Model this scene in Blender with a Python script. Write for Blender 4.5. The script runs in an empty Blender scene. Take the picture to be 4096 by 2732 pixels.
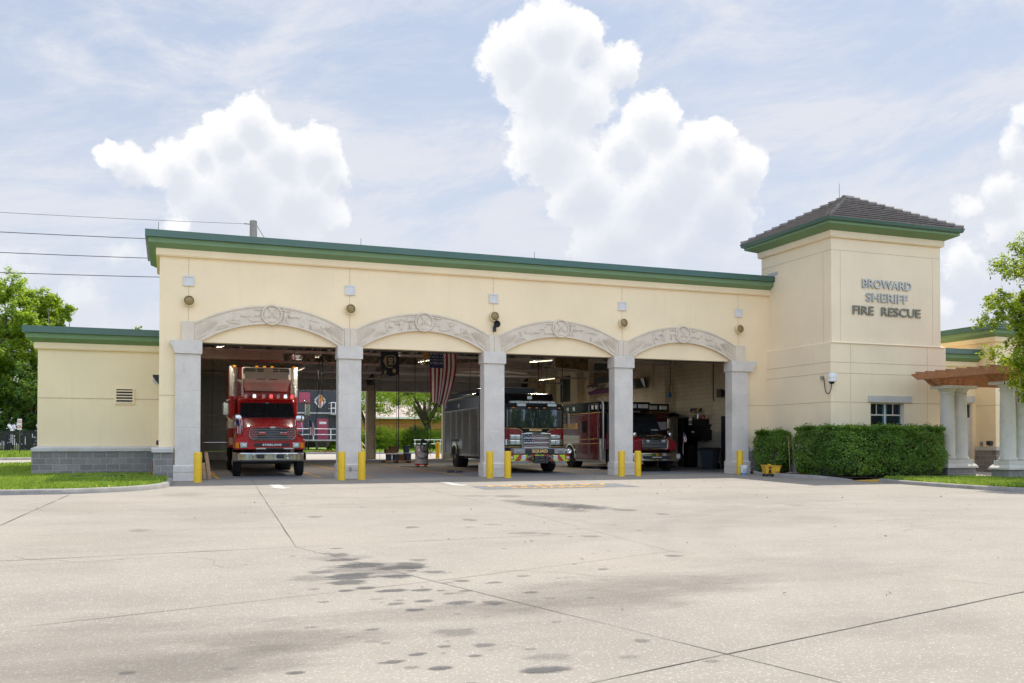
import bpy, bmesh, math, random
import numpy as np
from mathutils import Vector, Matrix, Quaternion

random.seed(7)
RNG = np.random.default_rng(11)
R = math.radians
scene = bpy.context.scene
COL = scene.collection

# ------------------------------------------------------------------ camera
cam_data = bpy.data.cameras.new("camera")
cam_data.sensor_width = 36.0
cam_data.lens = 36.0 * 3685.25 / 4096.0
cam_data.shift_y = 352.05 / 4096.0
cam_data.clip_start = 0.1
cam_data.clip_end = 3000.0
cam = bpy.data.objects.new("camera", cam_data)
COL.objects.link(cam)
CAM = Vector((-0.5635, -30.337, 1.1223))
cam.location = CAM
cam.rotation_euler = (R(90 + 0.937), 0, -R(20.445))
scene.camera = cam

# ------------------------------------------------------------------ sun, sky, exposure
SUN_DIR = Vector((0.33, 0.33, 1.0)).normalized()
sun_data = bpy.data.lights.new("sun", 'SUN')
sun_data.energy = 4.4
sun_data.angle = R(0.53)
sun_data.color = (1.0, 0.95, 0.86)
sun = bpy.data.objects.new("sun", sun_data)
COL.objects.link(sun)
sun.location = (40, 40, 80)
sun.rotation_euler = SUN_DIR.to_track_quat('Z', 'Y').to_euler()

scene.view_settings.view_transform = 'Standard'
scene.view_settings.look = 'None'
scene.view_settings.exposure = 0.35
scene.view_settings.gamma = 1.0
scene.cycles.use_adaptive_sampling = True
scene.cycles.adaptive_threshold = 0.018
scene.cycles.max_bounces = 8
scene.cycles.diffuse_bounces = 5
scene.cycles.glossy_bounces = 4
scene.cycles.transparent_max_bounces = 16
scene.cycles.sample_clamp_indirect = 6.0
scene.cycles.caustics_reflective = False
scene.cycles.caustics_refractive = False

world = bpy.data.worlds.new("World")
scene.world = world
world.use_nodes = True
WT = world.node_tree
WT.nodes.clear()


class NT:
    """small helper for building node trees"""
    def __init__(self, nt):
        self.nt = nt

    def node(self, typ, **kw):
        n = self.nt.nodes.new(typ)
        for k, v in kw.items():
            setattr(n, k, v)
        return n

    def put(self, sock, v):
        if hasattr(v, 'is_output'):
            self.nt.links.new(v, sock)
        elif v is not None:
            sock.default_value = v

    def m(self, op, a, b=None, c=None, clamp=False):
        n = self.node('ShaderNodeMath', operation=op, use_clamp=clamp)
        self.put(n.inputs[0], a)
        if b is not None:
            self.put(n.inputs[1], b)
        if c is not None:
            self.put(n.inputs[2], c)
        return n.outputs[0]

    def step(self, x, lo, hi, a=0.0, b=1.0):
        n = self.node('ShaderNodeMapRange', interpolation_type='SMOOTHSTEP')
        for k, v in zip((0, 1, 2, 3, 4), (x, lo, hi, a, b)):
            self.put(n.inputs[k], v)
        return n.outputs[0]

    def lin(self, x, lo, hi, a=0.0, b=1.0):
        n = self.node('ShaderNodeMapRange')
        for k, v in zip((0, 1, 2, 3, 4), (x, lo, hi, a, b)):
            self.put(n.inputs[k], v)
        return n.outputs[0]

    def mix(self, f, a, b, mode='MIX'):
        n = self.node('ShaderNodeMix', data_type='RGBA', blend_type=mode)
        self.put(n.inputs[0], f)
        for s, v in ((n.inputs[6], a), (n.inputs[7], b)):
            if isinstance(v, tuple) and len(v) == 3:
                v = (*v, 1.0)
            self.put(s, v)
        return n.outputs[2]

    def vec(self, x, y, z=0.0):
        n = self.node('ShaderNodeCombineXYZ')
        for k, v in enumerate((x, y, z)):
            self.put(n.inputs[k], v)
        return n.outputs[0]

    def sep(self, v):
        n = self.node('ShaderNodeSeparateXYZ')
        self.put(n.inputs[0], v)
        return n.outputs

    def noise(self, v, scale, detail=4.0, rough=0.55, lac=2.0, dist=0.0, color=False):
        n = self.node('ShaderNodeTexNoise')
        self.put(n.inputs['Vector'], v)
        self.put(n.inputs['Scale'], scale)
        self.put(n.inputs['Detail'], detail)
        self.put(n.inputs['Roughness'], rough)
        self.put(n.inputs['Lacunarity'], lac)
        self.put(n.inputs['Distortion'], dist)
        return n.outputs['Color' if color else 'Fac']

    def voro(self, v, scale, feature='F1', out='Distance', smooth=1.0):
        n = self.node('ShaderNodeTexVoronoi', feature=feature)
        self.put(n.inputs['Vector'], v)
        self.put(n.inputs['Scale'], scale)
        if feature == 'SMOOTH_F1':
            self.put(n.inputs['Smoothness'], smooth)
        return n.outputs[out]

    def vmath(self, op, a, b):
        n = self.node('ShaderNodeVectorMath', operation=op)
        self.put(n.inputs[0], a)
        if op == 'SCALE':
            self.put(n.inputs[3], b)
        else:
            self.put(n.inputs[1], b)
        return n.outputs[0]


def build_sky():
    k = NT(WT)
    out = k.node('ShaderNodeOutputWorld')
    bg = k.node('ShaderNodeBackground')
    sky = k.node('ShaderNodeTexSky', sky_type='NISHITA')
    sky.sun_disc = False
    sky.sun_elevation = math.asin(SUN_DIR.z)
    sky.sun_rotation = math.atan2(SUN_DIR.x, SUN_DIR.y)
    sky.air_density = 1.0
    sky.dust_density = 1.5
    base = k.mix(1.0, sky.outputs[0], (0.10, 0.10, 0.10), 'MULTIPLY')
    tc = k.node('ShaderNodeTexCoord')
    d = k.sep(tc.outputs['Generated'])
    DEG = 57.29578
    az = k.m('MULTIPLY', k.m('ARCTAN2', d[0], d[1]), DEG)
    el = k.m('MULTIPLY', k.m('ARCSINE', d[2]), DEG)
    p = k.vec(az, el)
    # thin haze and high cirrus
    ps = k.vec(k.m('ADD', k.m('MULTIPLY', az, 0.055), k.m('MULTIPLY', el, 0.05)),
               k.m('SUBTRACT', k.m('MULTIPLY', el, 0.17), k.m('MULTIPLY', az, 0.035)))
    ci = k.noise(ps, 1.15, 9.0, 0.63, 2.1, 0.5)
    pw = k.vec(k.m('ADD', k.m('MULTIPLY', az, 0.12), k.m('MULTIPLY', el, 0.14)),
               k.m('SUBTRACT', k.m('MULTIPLY', el, 0.55), k.m('MULTIPLY', az, 0.16)))
    wisp = k.noise(pw, 1.6, 9.0, 0.7, 2.2, 1.0)
    cirrus = k.m('ADD', k.step(ci, 0.36, 0.66), k.m('MULTIPLY', k.m('SUBTRACT', wisp, 0.5), 0.9), clamp=True)
    hz = k.step(el, 30.0, 4.0)
    cover = k.m('ADD', k.m('MULTIPLY', cirrus, 0.34), k.m('ADD', 0.60, k.m('MULTIPLY', hz, 0.25)), clamp=True)
    cover = k.m('MINIMUM', cover, 0.97)
    haze_col = k.mix(k.step(el, 40.0, 3.0), (0.47, 0.545, 0.69), (0.56, 0.60, 0.68))
    haze_col = k.mix(k.m('MULTIPLY', cirrus, 0.75), haze_col, (0.64, 0.65, 0.69))
    col = k.mix(cover, base, haze_col)

    # cumulus towers: groups of billows (azimuth, elevation, radius in degrees)
    CUM = [
        [(4.51, 18.82, 1.56, 1.46), (3.14, 17.87, 1.49, 1.42), (1.67, 17.26, 1.1, 1.06), (6.17, 17.4, 1.92, 1.81),
         (8.23, 17.42, 1.82, 1.7), (9.15, 16.37, 1.31, 1.23), (0.22, 15.82, 1.68, 1.66), (4.15, 15.8, 2.76, 2.67),
         (-2.14, 15.7, 1.28, 1.29), (-3.29, 16.03, 0.8, 0.81), (7.21, 14.77, 2.83, 2.73), (2.17, 13.94, 2.94, 2.93),
         (9.55, 13.64, 1.05, 1.01), (5.17, 12.91, 3.79, 3.75)],
        [(20.57, 23.2, 2.32, 1.97), (22.75, 24.34, 2.32, 1.94), (24.92, 23.72, 1.9, 1.61), (27.08, 22.37, 1.61, 1.4),
         (22.47, 21.79, 3.27, 2.84), (24.65, 20.56, 2.44, 2.16), (22.74, 18.16, 2.99, 2.72), (29.21, 19.43, 1.86, 1.69),
         (27.34, 18.05, 1.88, 1.72), (31.59, 17.85, 1.57, 1.46), (32.89, 18.01, 1.56, 1.45), (34.43, 16.21, 1.79, 1.71),
         (30.79, 16.17, 2.9, 2.73), (29.2, 14.49, 2.92, 2.78), (32.88, 14.07, 2.85, 2.76), (24.91, 15.62, 2.7, 2.53),
         (27.06, 12.25, 3.22, 3.1), (31.83, 11.84, 2.87, 2.82)],
        [(49.2, 16.05, 1.05, 1.11), (49.62, 17.31, 0.83, 0.87), (48.33, 13.7, 1.28, 1.37), (47.04, 13.16, 0.98, 1.04),
         (48.95, 11.79, 1.68, 1.84), (46.58, 10.15, 1.31, 1.42), (45.23, 7.37, 1.12, 1.21), (0.48, 12.47, 0.8, 0.6),
         (52.0, 14.5, 2.6, 2.6), (52.0, 9.5, 2.6, 2.6)],
        [(-4.81, 8.07, 1.9, 1.7), (-2.4, 10.9, 1.3, 1.1), (-8.0, 9.0, 2.5, 2.0), (-4.0, 6.0, 3.0, 1.5)],
    ]
    warp = k.noise(p, 0.55, 3.0, 0.5, color=True)
    pw2 = k.vmath('ADD', p, k.vmath('SCALE', k.vmath('SUBTRACT', warp, (0.5, 0.5, 0.5)), 1.1))

    fine = k.noise(p, 2.6, 4.0, 0.6, color=True)
    pw2 = k.vmath('ADD', pw2, k.vmath('SCALE', k.vmath('SUBTRACT', fine, (0.5, 0.5, 0.5)), 0.55))

    def billow(pp):
        b = k.voro(pp, 2.4, 'SMOOTH_F1', smooth=0.8)
        n = k.noise(pp, 0.62, 11.0, 0.60)
        return k.m('ADD', k.m('MULTIPLY', k.m('SUBTRACT', 0.42, b), 0.16), k.m('MULTIPLY', k.m('SUBTRACT', n, 0.5), 1.9))

    def density(pp, grp):
        q = k.sep(pp)
        D = None
        for (u, v, ru, rv) in grp:
            du = k.m('MULTIPLY', k.m('SUBTRACT', q[0], u), 1.0 / ru)
            dv = k.m('MULTIPLY', k.m('SUBTRACT', q[1], v), 1.0 / rv)
            f = k.m('SUBTRACT', 1.0, k.m('SQRT', k.m('MULTIPLY_ADD', du, du, k.m('MULTIPLY', dv, dv))))
            D = f if D is None else k.m('SMOOTH_MAX', D, f, 0.3)
        return D
    up1 = k.vmath('ADD', pw2, (-0.25, 1.05, 0.0))
    nb0, nb1 = billow(pw2), billow(up1)
    for gi, grp in enumerate(CUM):
        soft = (0.24, 0.24, 0.6, 1.0)[gi]
        amt = (0.62, 0.62, 0.95, 0.95)[gi]
        Dn = k.m('ADD', density(pw2, grp), k.m('MULTIPLY', nb0, amt))
        # how much cloud lies above this point: little = sunlit rim, much = grey belly
        Du = k.m('ADD', density(up1, grp), k.m('MULTIPLY', nb1, 0.30))
        foot = k.step(el, (9.6, 8.6, 5.5, 5.0)[gi], (15.5, 17.0, 9.0, 8.0)[gi])
        al = k.m('MULTIPLY', k.step(Dn, -0.04, soft), k.m('ADD', 0.30, k.m('MULTIPLY', foot, 0.70)))
        al = k.m('MULTIPLY', al, (0.96, 0.97, 0.8, 0.5)[gi])
        br = k.m('SUBTRACT', 1.0, k.m('MULTIPLY', k.step(Du, -0.15, 0.80), 0.9))
        br = k.m('ADD', br, k.m('MULTIPLY', k.m('SUBTRACT', foot, 0.85), 0.25), clamp=True)
        ccol = k.mix(br, (0.575, 0.605, 0.67), (0.82, 0.82, 0.82))
        col = k.mix(al, col, ccol)
    # scattered cumulus over the rest of the sky
    nz = k.noise(tc.outputs['Generated'], 3.4, 9.0, 0.58, dist=0.3)
    sc_ = k.m('MULTIPLY', k.step(nz, 0.50, 0.60), k.step(d[1], 0.25, -0.1))
    col = k.mix(k.m('MULTIPLY', sc_, 0.9), k.mix(k.step(d[1], 0.25, -0.1), col, (0.30, 0.40, 0.60)), (0.86, 0.86, 0.86))
    # unseen sky behind the camera boosted to light the facade, like front-lit cloud
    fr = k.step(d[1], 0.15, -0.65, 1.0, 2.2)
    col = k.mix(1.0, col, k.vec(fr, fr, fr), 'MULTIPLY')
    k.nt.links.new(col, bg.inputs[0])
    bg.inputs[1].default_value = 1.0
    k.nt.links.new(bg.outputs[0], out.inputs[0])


build_sky()

# ------------------------------------------------------------------ mesh helpers
ORG = {}


class MB:
    """collects shapes; build() links them as one mesh object"""
    def __init__(self):
        self.v, self.f, self.mi, self.cur = [], [], [], 0

    def add(self, vs, fs):
        o = len(self.v)
        self.v.extend([tuple(x) for x in vs])
        for f in fs:
            self.f.append([i + o for i in f])
            self.mi.append(self.cur)
        return self

    def box(self, x0, y0, z0, x1, y1, z1):
        vs = [(x0, y0, z0), (x1, y0, z0), (x1, y1, z0), (x0, y1, z0), (x0, y0, z1), (x1, y0, z1), (x1, y1, z1), (x0, y1, z1)]
        return self.add(vs, [(0, 3, 2, 1), (4, 5, 6, 7), (0, 1, 5, 4), (1, 2, 6, 5), (2, 3, 7, 6), (3, 0, 4, 7)])

    def obox(self, c, ax, ay, az):
        c, ax, ay, az = Vector(c), Vector(ax), Vector(ay), Vector(az)
        vs = [c + sx * ax + sy * ay + sz * az for sz in (-1, 1) for sx, sy in ((-1, -1), (1, -1), (1, 1), (-1, 1))]
        return self.add(vs, [(0, 3, 2, 1), (4, 5, 6, 7), (0, 1, 5, 4), (1, 2, 6, 5), (2, 3, 7, 6), (3, 0, 4, 7)])

    def prism(self, pts, axis, a, b):
        n = len(pts)
        mk = {'x': lambda u, v, w: (w, u, v), 'y': lambda u, v, w: (u, w, v), 'z': lambda u, v, w: (u, v, w)}[axis]
        vs = [mk(u, v, a) for u, v in pts] + [mk(u, v, b) for u, v in pts]
        fs = [tuple(range(n)), tuple(range(2 * n - 1, n - 1, -1))]
        fs += [(i, (i + 1) % n, n + (i + 1) % n, n + i) for i in range(n)]
        return self.add(vs, fs)

    def loft(self, rings, cap=True, closed=True):
        n = len(rings[0])
        vs = [p for r in rings for p in r]
        fs = []
        for k in range(len(rings) - 1):
            for i in range(n if closed else n - 1):
                j = (i + 1) % n
                fs.append((k * n + i, k * n + j, (k + 1) * n + j, (k + 1) * n + i))
        if cap:
            fs.append(tuple(range(n)))
            fs.append(tuple(range(len(vs) - 1, len(vs) - n - 1, -1)))
        return self.add(vs, fs)

    def tube(self, pts, r, n=8, cap=True):
        pts = [Vector(p) for p in pts]
        rs = r if isinstance(r, (list, tuple)) else [r] * len(pts)
        rings, prev = [], None
        for i, p in enumerate(pts):
            t = (pts[min(i + 1, len(pts) - 1)] - pts[max(i - 1, 0)])
            t = t.normalized() if t.length > 1e-9 else Vector((0, 0, 1))
            if prev is None:
                u = t.cross(Vector((0, 0, 1)))
                if u.length < 1e-3:
                    u = Vector((1, 0, 0))
            else:
                u = prev - t * prev.dot(t)
            u.normalize()
            prev = u
            w = t.cross(u)
            rings.append([p + rs[i] * (math.cos(q) * u + math.sin(q) * w) for q in [2 * math.pi * j / n for j in range(n)]])
        return self.loft(rings, cap)

    def cyl(self, a, b, r0, r1=None, n=16):
        return self.tube([a, b], [r0, r0 if r1 is None else r1], n)

    def lathe(self, prof, c=(0, 0, 0), axis='z', n=24):
        rings = []
        for r, h in prof:
            ring = []
            for j in range(n):
                q = 2 * math.pi * j / n
                a, b = r * math.cos(q), r * math.sin(q)
                if axis == 'z':
                    ring.append((c[0] + a, c[1] + b, c[2] + h))
                elif axis == 'x':
                    ring.append((c[0] + h, c[1] + a, c[2] + b))
                else:
                    ring.append((c[0] + a, c[1] + h, c[2] + b))
            rings.append(ring)
        return self.loft(rings, True)

    def ball(self, c, rx, ry=None, rz=None, nu=12, nv=8):
        ry = rx if ry is None else ry
        rz = rx if rz is None else rz
        rings = []
        for i in range(nv + 1):
            t = math.pi * (0.02 + 0.96 * i / nv)
            rings.append([(c[0] + rx * math.sin(t) * math.cos(2 * math.pi * j / nu),
                           c[1] + ry * math.sin(t) * math.sin(2 * math.pi * j / nu),
                           c[2] - rz * math.cos(t)) for j in range(nu)])
        return self.loft(rings, True)

    def quad(self, a, b, c, d):
        return self.add([a, b, c, d], [(0, 1, 2, 3)])

    def build(self, name, mats, parent=None, smooth=30, bevel=0.0, at=None, local=False, recalc=True, seg=2):
        if not isinstance(mats, (list, tuple)):
            mats = [mats]
        off = Vector((0, 0, 0))
        if parent is not None and not local:
            off = ORG.get(parent.name, off)
        if at is not None:
            off = Vector(at)
        me = bpy.data.meshes.new(name)
        me.from_pydata([(x[0] - off.x, x[1] - off.y, x[2] - off.z) for x in self.v], [], self.f)
        for m_ in mats:
            me.materials.append(m_)
        if len(mats) > 1:
            me.polygons.foreach_set('material_index', self.mi)
        if recalc:
            bm = bmesh.new()
            bm.from_mesh(me)
            bmesh.ops.recalc_face_normals(bm, faces=bm.faces[:])
            bm.to_mesh(me)
            bm.free()
        if smooth:
            me.shade_smooth()
            me.set_sharp_from_angle(angle=R(smooth))
        o = bpy.data.objects.new(name, me)
        COL.objects.link(o)
        if parent is not None:
            o.parent = parent
            ORG[o.name] = ORG.get(parent.name, Vector((0, 0, 0)))
        else:
            o.location = off
            ORG[o.name] = off.copy()
        if bevel:
            b = o.modifiers.new('bevel', 'BEVEL')
            b.width = bevel
            b.segments = seg
            b.limit_method = 'ANGLE'
            b.angle_limit = R(35)
            b.harden_normals = False
        return o


def tag(o, label=None, cat=None, group=None, kind=None):
    if label:
        o['label'] = label
    if cat:
        o['category'] = cat
    if group:
        o['group'] = group
    if kind:
        o['kind'] = kind
    return o


def thing(name, label, cat, loc=(0, 0, 0), rz=0.0, group=None):
    o = bpy.data.objects.new(name, None)
    o.empty_display_size = 0.2
    COL.objects.link(o)
    o.location = loc
    o.rotation_euler = (0, 0, rz)
    ORG[o.name] = Vector(loc)
    return tag(o, label, cat, group)


def copy_tree(o, parent=None):
    c = o.copy()
    COL.objects.link(c)
    c.parent = parent
    for ch in [x for x in COL.objects if x.parent == o]:
        copy_tree(ch, c)
    return c


def text(body, size, loc, name, mat, parent=None, bold=0.0, depth=0.01, rot=(90, 0, 0), align='CENTER', sx=1.0, spacing=1.0, local=False, at=None):
    cu = bpy.data.curves.new(name, 'FONT')
    cu.body = body
    cu.size = size
    cu.offset = bold
    cu.extrude = depth
    cu.align_x = align
    cu.align_y = 'CENTER'
    cu.space_character = spacing
    cu.resolution_u = 3
    tmp = bpy.data.objects.new(name + '_t', cu)
    COL.objects.link(tmp)
    dg = bpy.context.evaluated_depsgraph_get()
    me = bpy.data.meshes.new_from_object(tmp.evaluated_get(dg))
    bpy.data.objects.remove(tmp)
    bpy.data.curves.remove(cu)
    M_ = Matrix.Translation(Vector(loc)) @ (Matrix.Rotation(R(rot[2]), 4, 'Z') @ Matrix.Rotation(R(rot[1]), 4, 'Y') @ Matrix.Rotation(R(rot[0]), 4, 'X')) @ Matrix.Diagonal((sx, 1, 1, 1))
    off = Vector((0, 0, 0))
    if parent is not None and not local:
        off = ORG.get(parent.name, off)
    if at is not None:
        off = Vector(at)
    me.transform(Matrix.Translation(-off) @ M_)
    me.materials.clear()
    me.materials.append(mat)
    me.name = name
    o = bpy.data.objects.new(name, me)
    COL.objects.link(o)
    if parent is not None:
        o.parent = parent
        ORG[o.name] = ORG.get(parent.name, Vector((0, 0, 0)))
    else:
        o.location = off
    return o


def leaf_mesh(name, P, Nrm, size, mat, parent=None, at=(0, 0, 0), aspect=0.5, jitter=0.5, up=None):
    """many small leaf-shaped faces; P points, Nrm preferred facing, size per leaf"""
    P = np.asarray(P, float)
    n = len(P)
    size = np.broadcast_to(np.asarray(size, float), (n,))
    N = np.asarray(Nrm, float) + RNG.normal(0, jitter, (n, 3))
    N /= np.linalg.norm(N, axis=1, keepdims=True) + 1e-9
    A = RNG.normal(0, 1, (n, 3)) if up is None else np.asarray(up, float) + RNG.normal(0, 0.25, (n, 3))
    A -= N * (A * N).sum(1, keepdims=True)
    A /= np.linalg.norm(A, axis=1, keepdims=True) + 1e-9
    B = np.cross(N, A)
    s = size[:, None]
    v = np.empty((n, 4, 3))
    v[:, 0] = P - A * s * 0.5
    v[:, 1] = P + B * s * aspect * 0.5 + N * s * 0.08
    v[:, 2] = P + A * s * 0.5
    v[:, 3] = P - B * s * aspect * 0.5 + N * s * 0.08
    v = v.reshape(-1, 3) - np.asarray(at, float)
    me = bpy.data.meshes.new(name)
    me.vertices.add(4 * n)
    me.vertices.foreach_set('co', v.ravel())
    me.loops.add(4 * n)
    me.loops.foreach_set('vertex_index', np.arange(4 * n, dtype=np.int32))
    me.polygons.add(n)
    me.polygons.foreach_set('loop_start', np.arange(0, 4 * n, 4, dtype=np.int32))
    me.update()
    me.validate()
    me.materials.append(mat)
    o = bpy.data.objects.new(name, me)
    COL.objects.link(o)
    if parent is not None:
        o.parent = parent
    else:
        o.location = at
    return o


# ------------------------------------------------------------------ materials
def newmat(name):
    m_ = bpy.data.materials.new(name)
    m_.use_nodes = True
    nt = m_.node_tree
    nt.nodes.clear()
    k = NT(nt)
    out = k.node('ShaderNodeOutputMaterial')
    b = k.node('ShaderNodeBsdfPrincipled')
    nt.links.new(b.outputs[0], out.inputs[0])
    return m_, k, b, out


def M(name, col, rough=0.6, metal=0.0, var=0.12, vs=2.0, bump=0.0, bs=40.0, coat=0.0, emit=0.0, spec=0.5, dirt=0.0, trans=0.0, bd=0.01):
    m_, k, b, out = newmat(name)
    g = k.node('ShaderNodeNewGeometry').outputs['Position']
    c = (*col, 1.0)
    if var or dirt:
        n1 = k.noise(g, vs, 5.0, 0.6)
        n2 = k.noise(g, vs * 9, 3.0, 0.6)
        f = k.m('ADD', k.m('MULTIPLY', n1, 0.65), k.m('MULTIPLY', n2, 0.35))
        lo = tuple(max(0, x * (1 - var * 1.6)) for x in col)
        hi = tuple(min(1, x * (1 + var * 1.2)) for x in col)
        c = k.mix(k.lin(f, 0.3, 0.7), lo, hi)
        if dirt:
            dn = k.noise(g, vs * 0.8, 6.0, 0.7)
            c = k.mix(k.m('MULTIPLY', k.step(dn, 0.52, 0.72), dirt), c, tuple(x * 0.35 for x in col))
        k.put(b.inputs['Roughness'], k.lin(n2, 0.2, 0.8, max(0.0, rough - 0.06), min(1, rough + 0.08)))
    else:
        b.inputs['Roughness'].default_value = rough
    k.put(b.inputs['Base Color'], c)
    b.inputs['Metallic'].default_value = metal
    b.inputs['Specular IOR Level'].default_value = spec
    b.inputs['Coat Weight'].default_value = coat
    b.inputs['Coat Roughness'].default_value = 0.04
    if trans:
        b.inputs['Transmission Weight'].default_value = trans
    if emit:
        k.put(b.inputs['Emission Color'], (*col, 1.0))
        b.inputs['Emission Strength'].default_value = emit
    if bump:
        bn = k.node('ShaderNodeBump')
        bn.inputs['Strength'].default_value = bump
        bn.inputs['Distance'].default_value = bd
        k.put(bn.inputs['Height'], k.noise(g, bs, 4.0, 0.6))
        nt = m_.node_tree
        nt.links.new(bn.outputs[0], b.inputs['Normal'])
    return m_


def stucco(name, col, streak=0.1):
    m_, k, b, out = newmat(name)
    g = k.node('ShaderNodeNewGeometry').outputs['Position']
    s = k.sep(g)
    n1 = k.noise(g, 0.45, 4.0, 0.55)
    n2 = k.noise(g, 14.0, 4.0, 0.65)
    # vertical rain streaks
    sv = k.vec(k.m('MULTIPLY', k.m('ADD', s[0], s[1]), 5.0), 0.0, k.m('MULTIPLY', s[2], 0.25))
    n3 = k.noise(sv, 1.0, 4.0, 0.6)
    c = k.mix(k.lin(n1, 0.3, 0.7), tuple(x * 0.93 for x in col), tuple(min(1, x * 1.04) for x in col))
    c = k.mix(k.m('MULTIPLY', k.step(n3, 0.52, 0.75), streak), c, (col[0] * 0.6, col[1] * 0.6, col[2] * 0.58))
    c = k.mix(k.m('MULTIPLY', k.step(n2, 0.50, 0.72), 0.10), c, tuple(x * 0.7 for x in col))
    k.put(b.inputs['Base Color'], c)
    b.inputs['Roughness'].default_value = 0.88
    b.inputs['Specular IOR Level'].default_value = 0.25
    bn = k.node('ShaderNodeBump')
    bn.inputs['Strength'].default_value = 0.55
    bn.inputs['Distance'].default_value = 0.012
    k.put(bn.inputs['Height'], k.noise(g, 26.0, 5.0, 0.65))
    m_.node_tree.links.new(bn.outputs[0], b.inputs['Normal'])
    return m_


def masonry(name, c1, c2, mortar, bw, bh, ms=0.012, rough=0.9, bump=0.6, rockbump=0.5, rs=22.0):
    m_, k, b, out = newmat(name)
    g = k.node('ShaderNodeNewGeometry').outputs['Position']
    s = k.sep(g)
    v = k.vec(k.m('ADD', s[0], s[1]), k.m('SUBTRACT', s[2], 0.08), 0.0)
    br = k.node('ShaderNodeTexBrick')
    k.put(br.inputs['Vector'], v)
    for nm, val in (('Color1', (*c1, 1)), ('Color2', (*c2, 1)), ('Mortar', (*mortar, 1)), ('Scale', 1.0), ('Mortar Size', ms),
                    ('Mortar Smooth', 0.2), ('Brick Width', bw), ('Row Height', bh)):
        br.inputs[nm].default_value = val
    n = k.noise(g, rs, 6.0, 0.7)
    n0 = k.noise(g, 1.7, 4.0, 0.6)
    c = k.mix(1.0, br.outputs['Color'], k.mix(k.lin(k.m('ADD', k.m('MULTIPLY', n, 0.6), k.m('MULTIPLY', n0, 0.4)), 0.3, 0.7), (0.72, 0.71, 0.70), (1.1, 1.1, 1.1)), 'MULTIPLY')
    k.put(b.inputs['Base Color'], c)
    b.inputs['Roughness'].default_value = rough
    b.inputs['Specular IOR Level'].default_value = 0.25
    h = k.m('ADD', k.m('MULTIPLY', br.outputs['Fac'], -bump), k.m('MULTIPLY', n, rockbump))
    bn = k.node('ShaderNodeBump')
    bn.inputs['Strength'].default_value = 0.8
    bn.inputs['Distance'].default_value = 0.03
    k.put(bn.inputs['Height'], h)
    m_.node_tree.links.new(bn.outputs[0], b.inputs['Normal'])
    return m_


def leafmat(name, dark, mid, light, trans=0.45, rough=0.5):
    m_, k, b, out = newmat(name)
    geo = k.node('ShaderNodeNewGeometry')
    r = geo.outputs['Random Per Island']
    n = k.noise(geo.outputs['Position'], 0.9, 3.0, 0.5)
    t = k.m('ADD', k.m('MULTIPLY', r, 0.6), k.m('MULTIPLY', k.lin(n, 0.3, 0.7), 0.4))
    c = k.mix(k.lin(t, 0.1, 0.55), dark, mid)
    c = k.mix(k.lin(t, 0.55, 0.95), c, light)
    k.put(b.inputs['Base Color'], c)
    b.inputs['Roughness'].default_value = rough
    b.inputs['Specular IOR Level'].default_value = 0.35
    tr = k.node('ShaderNodeBsdfTranslucent')
    k.put(tr.inputs['Color'], k.mix(0.5, c, (light[0] * 1.5, light[1] * 1.5, light[2] * 0.8)))
    mx = k.node('ShaderNodeMixShader')
    mx.inputs[0].default_value = trans
    nt = m_.node_tree
    nt.links.new(b.outputs[0], mx.inputs[1])
    nt.links.new(tr.outputs[0], mx.inputs[2])
    nt.links.new(mx.outputs[0], out.inputs[0])
    return m_


def concrete_ground(name, col, streak=0.5, patch=0.6, speck=1.0):
    m_, k, b, out = newmat(name)
    g = k.node('ShaderNodeNewGeometry').outputs['Position']
    s = k.sep(g)
    big = k.noise(g, 0.16, 5.0, 0.6)
    mid = k.noise(g, 0.9, 6.0, 0.65, dist=0.6)
    fine = k.noise(g, 55.0, 3.0, 0.7)
    agg = k.voro(g, 85.0, 'F1', 'Color')
    aggv = k.sep(agg)[0]
    sweep = k.noise(k.vec(k.m('ADD', k.m('MULTIPLY', s[0], 0.25), k.m('MULTIPLY', s[1], 0.12)), k.m('MULTIPLY', s[1], 0.9)), 0.9, 6.0, 0.62)
    c = k.mix(k.lin(mid, 0.25, 0.75), tuple(x * 0.90 for x in col), tuple(min(1, x * 1.05) for x in col))
    c = k.mix(k.m('MULTIPLY', k.step(sweep, 0.48, 0.66), streak * 0.42), c, (col[0] * 0.58, col[1] * 0.57, col[2] * 0.55))
    c = k.mix(k.m('MULTIPLY', k.step(big, 0.53, 0.68), patch * 0.40), c, (col[0] * 0.55, col[1] * 0.55, col[2] * 0.55))
    c = k.mix(k.m('MULTIPLY', k.step(big, 0.46, 0.36), 0.35), c, (min(1, col[0] * 1.12), min(1, col[1] * 1.1), min(1, col[2] * 1.05)))
    c = k.mix(k.m('MULTIPLY', k.step(aggv, 0.86, 0.99), 0.28 * speck), c, (0.78, 0.75, 0.70))
    c = k.mix(k.m('MULTIPLY', k.step(fine, 0.55, 0.75), 0.22 * speck), c, tuple(x * 0.6 for x in col))
    k.put(b.inputs['Base Color'], c)
    b.inputs['Roughness'].default_value = 0.85
    b.inputs['Specular IOR Level'].default_value = 0.3
    bn = k.node('ShaderNodeBump')
    bn.inputs['Strength'].default_value = 0.25
    bn.inputs['Distance'].default_value = 0.004
    k.put(bn.inputs['Height'], fine)
    m_.node_tree.links.new(bn.outputs[0], b.inputs['Normal'])
    return m_


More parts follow.
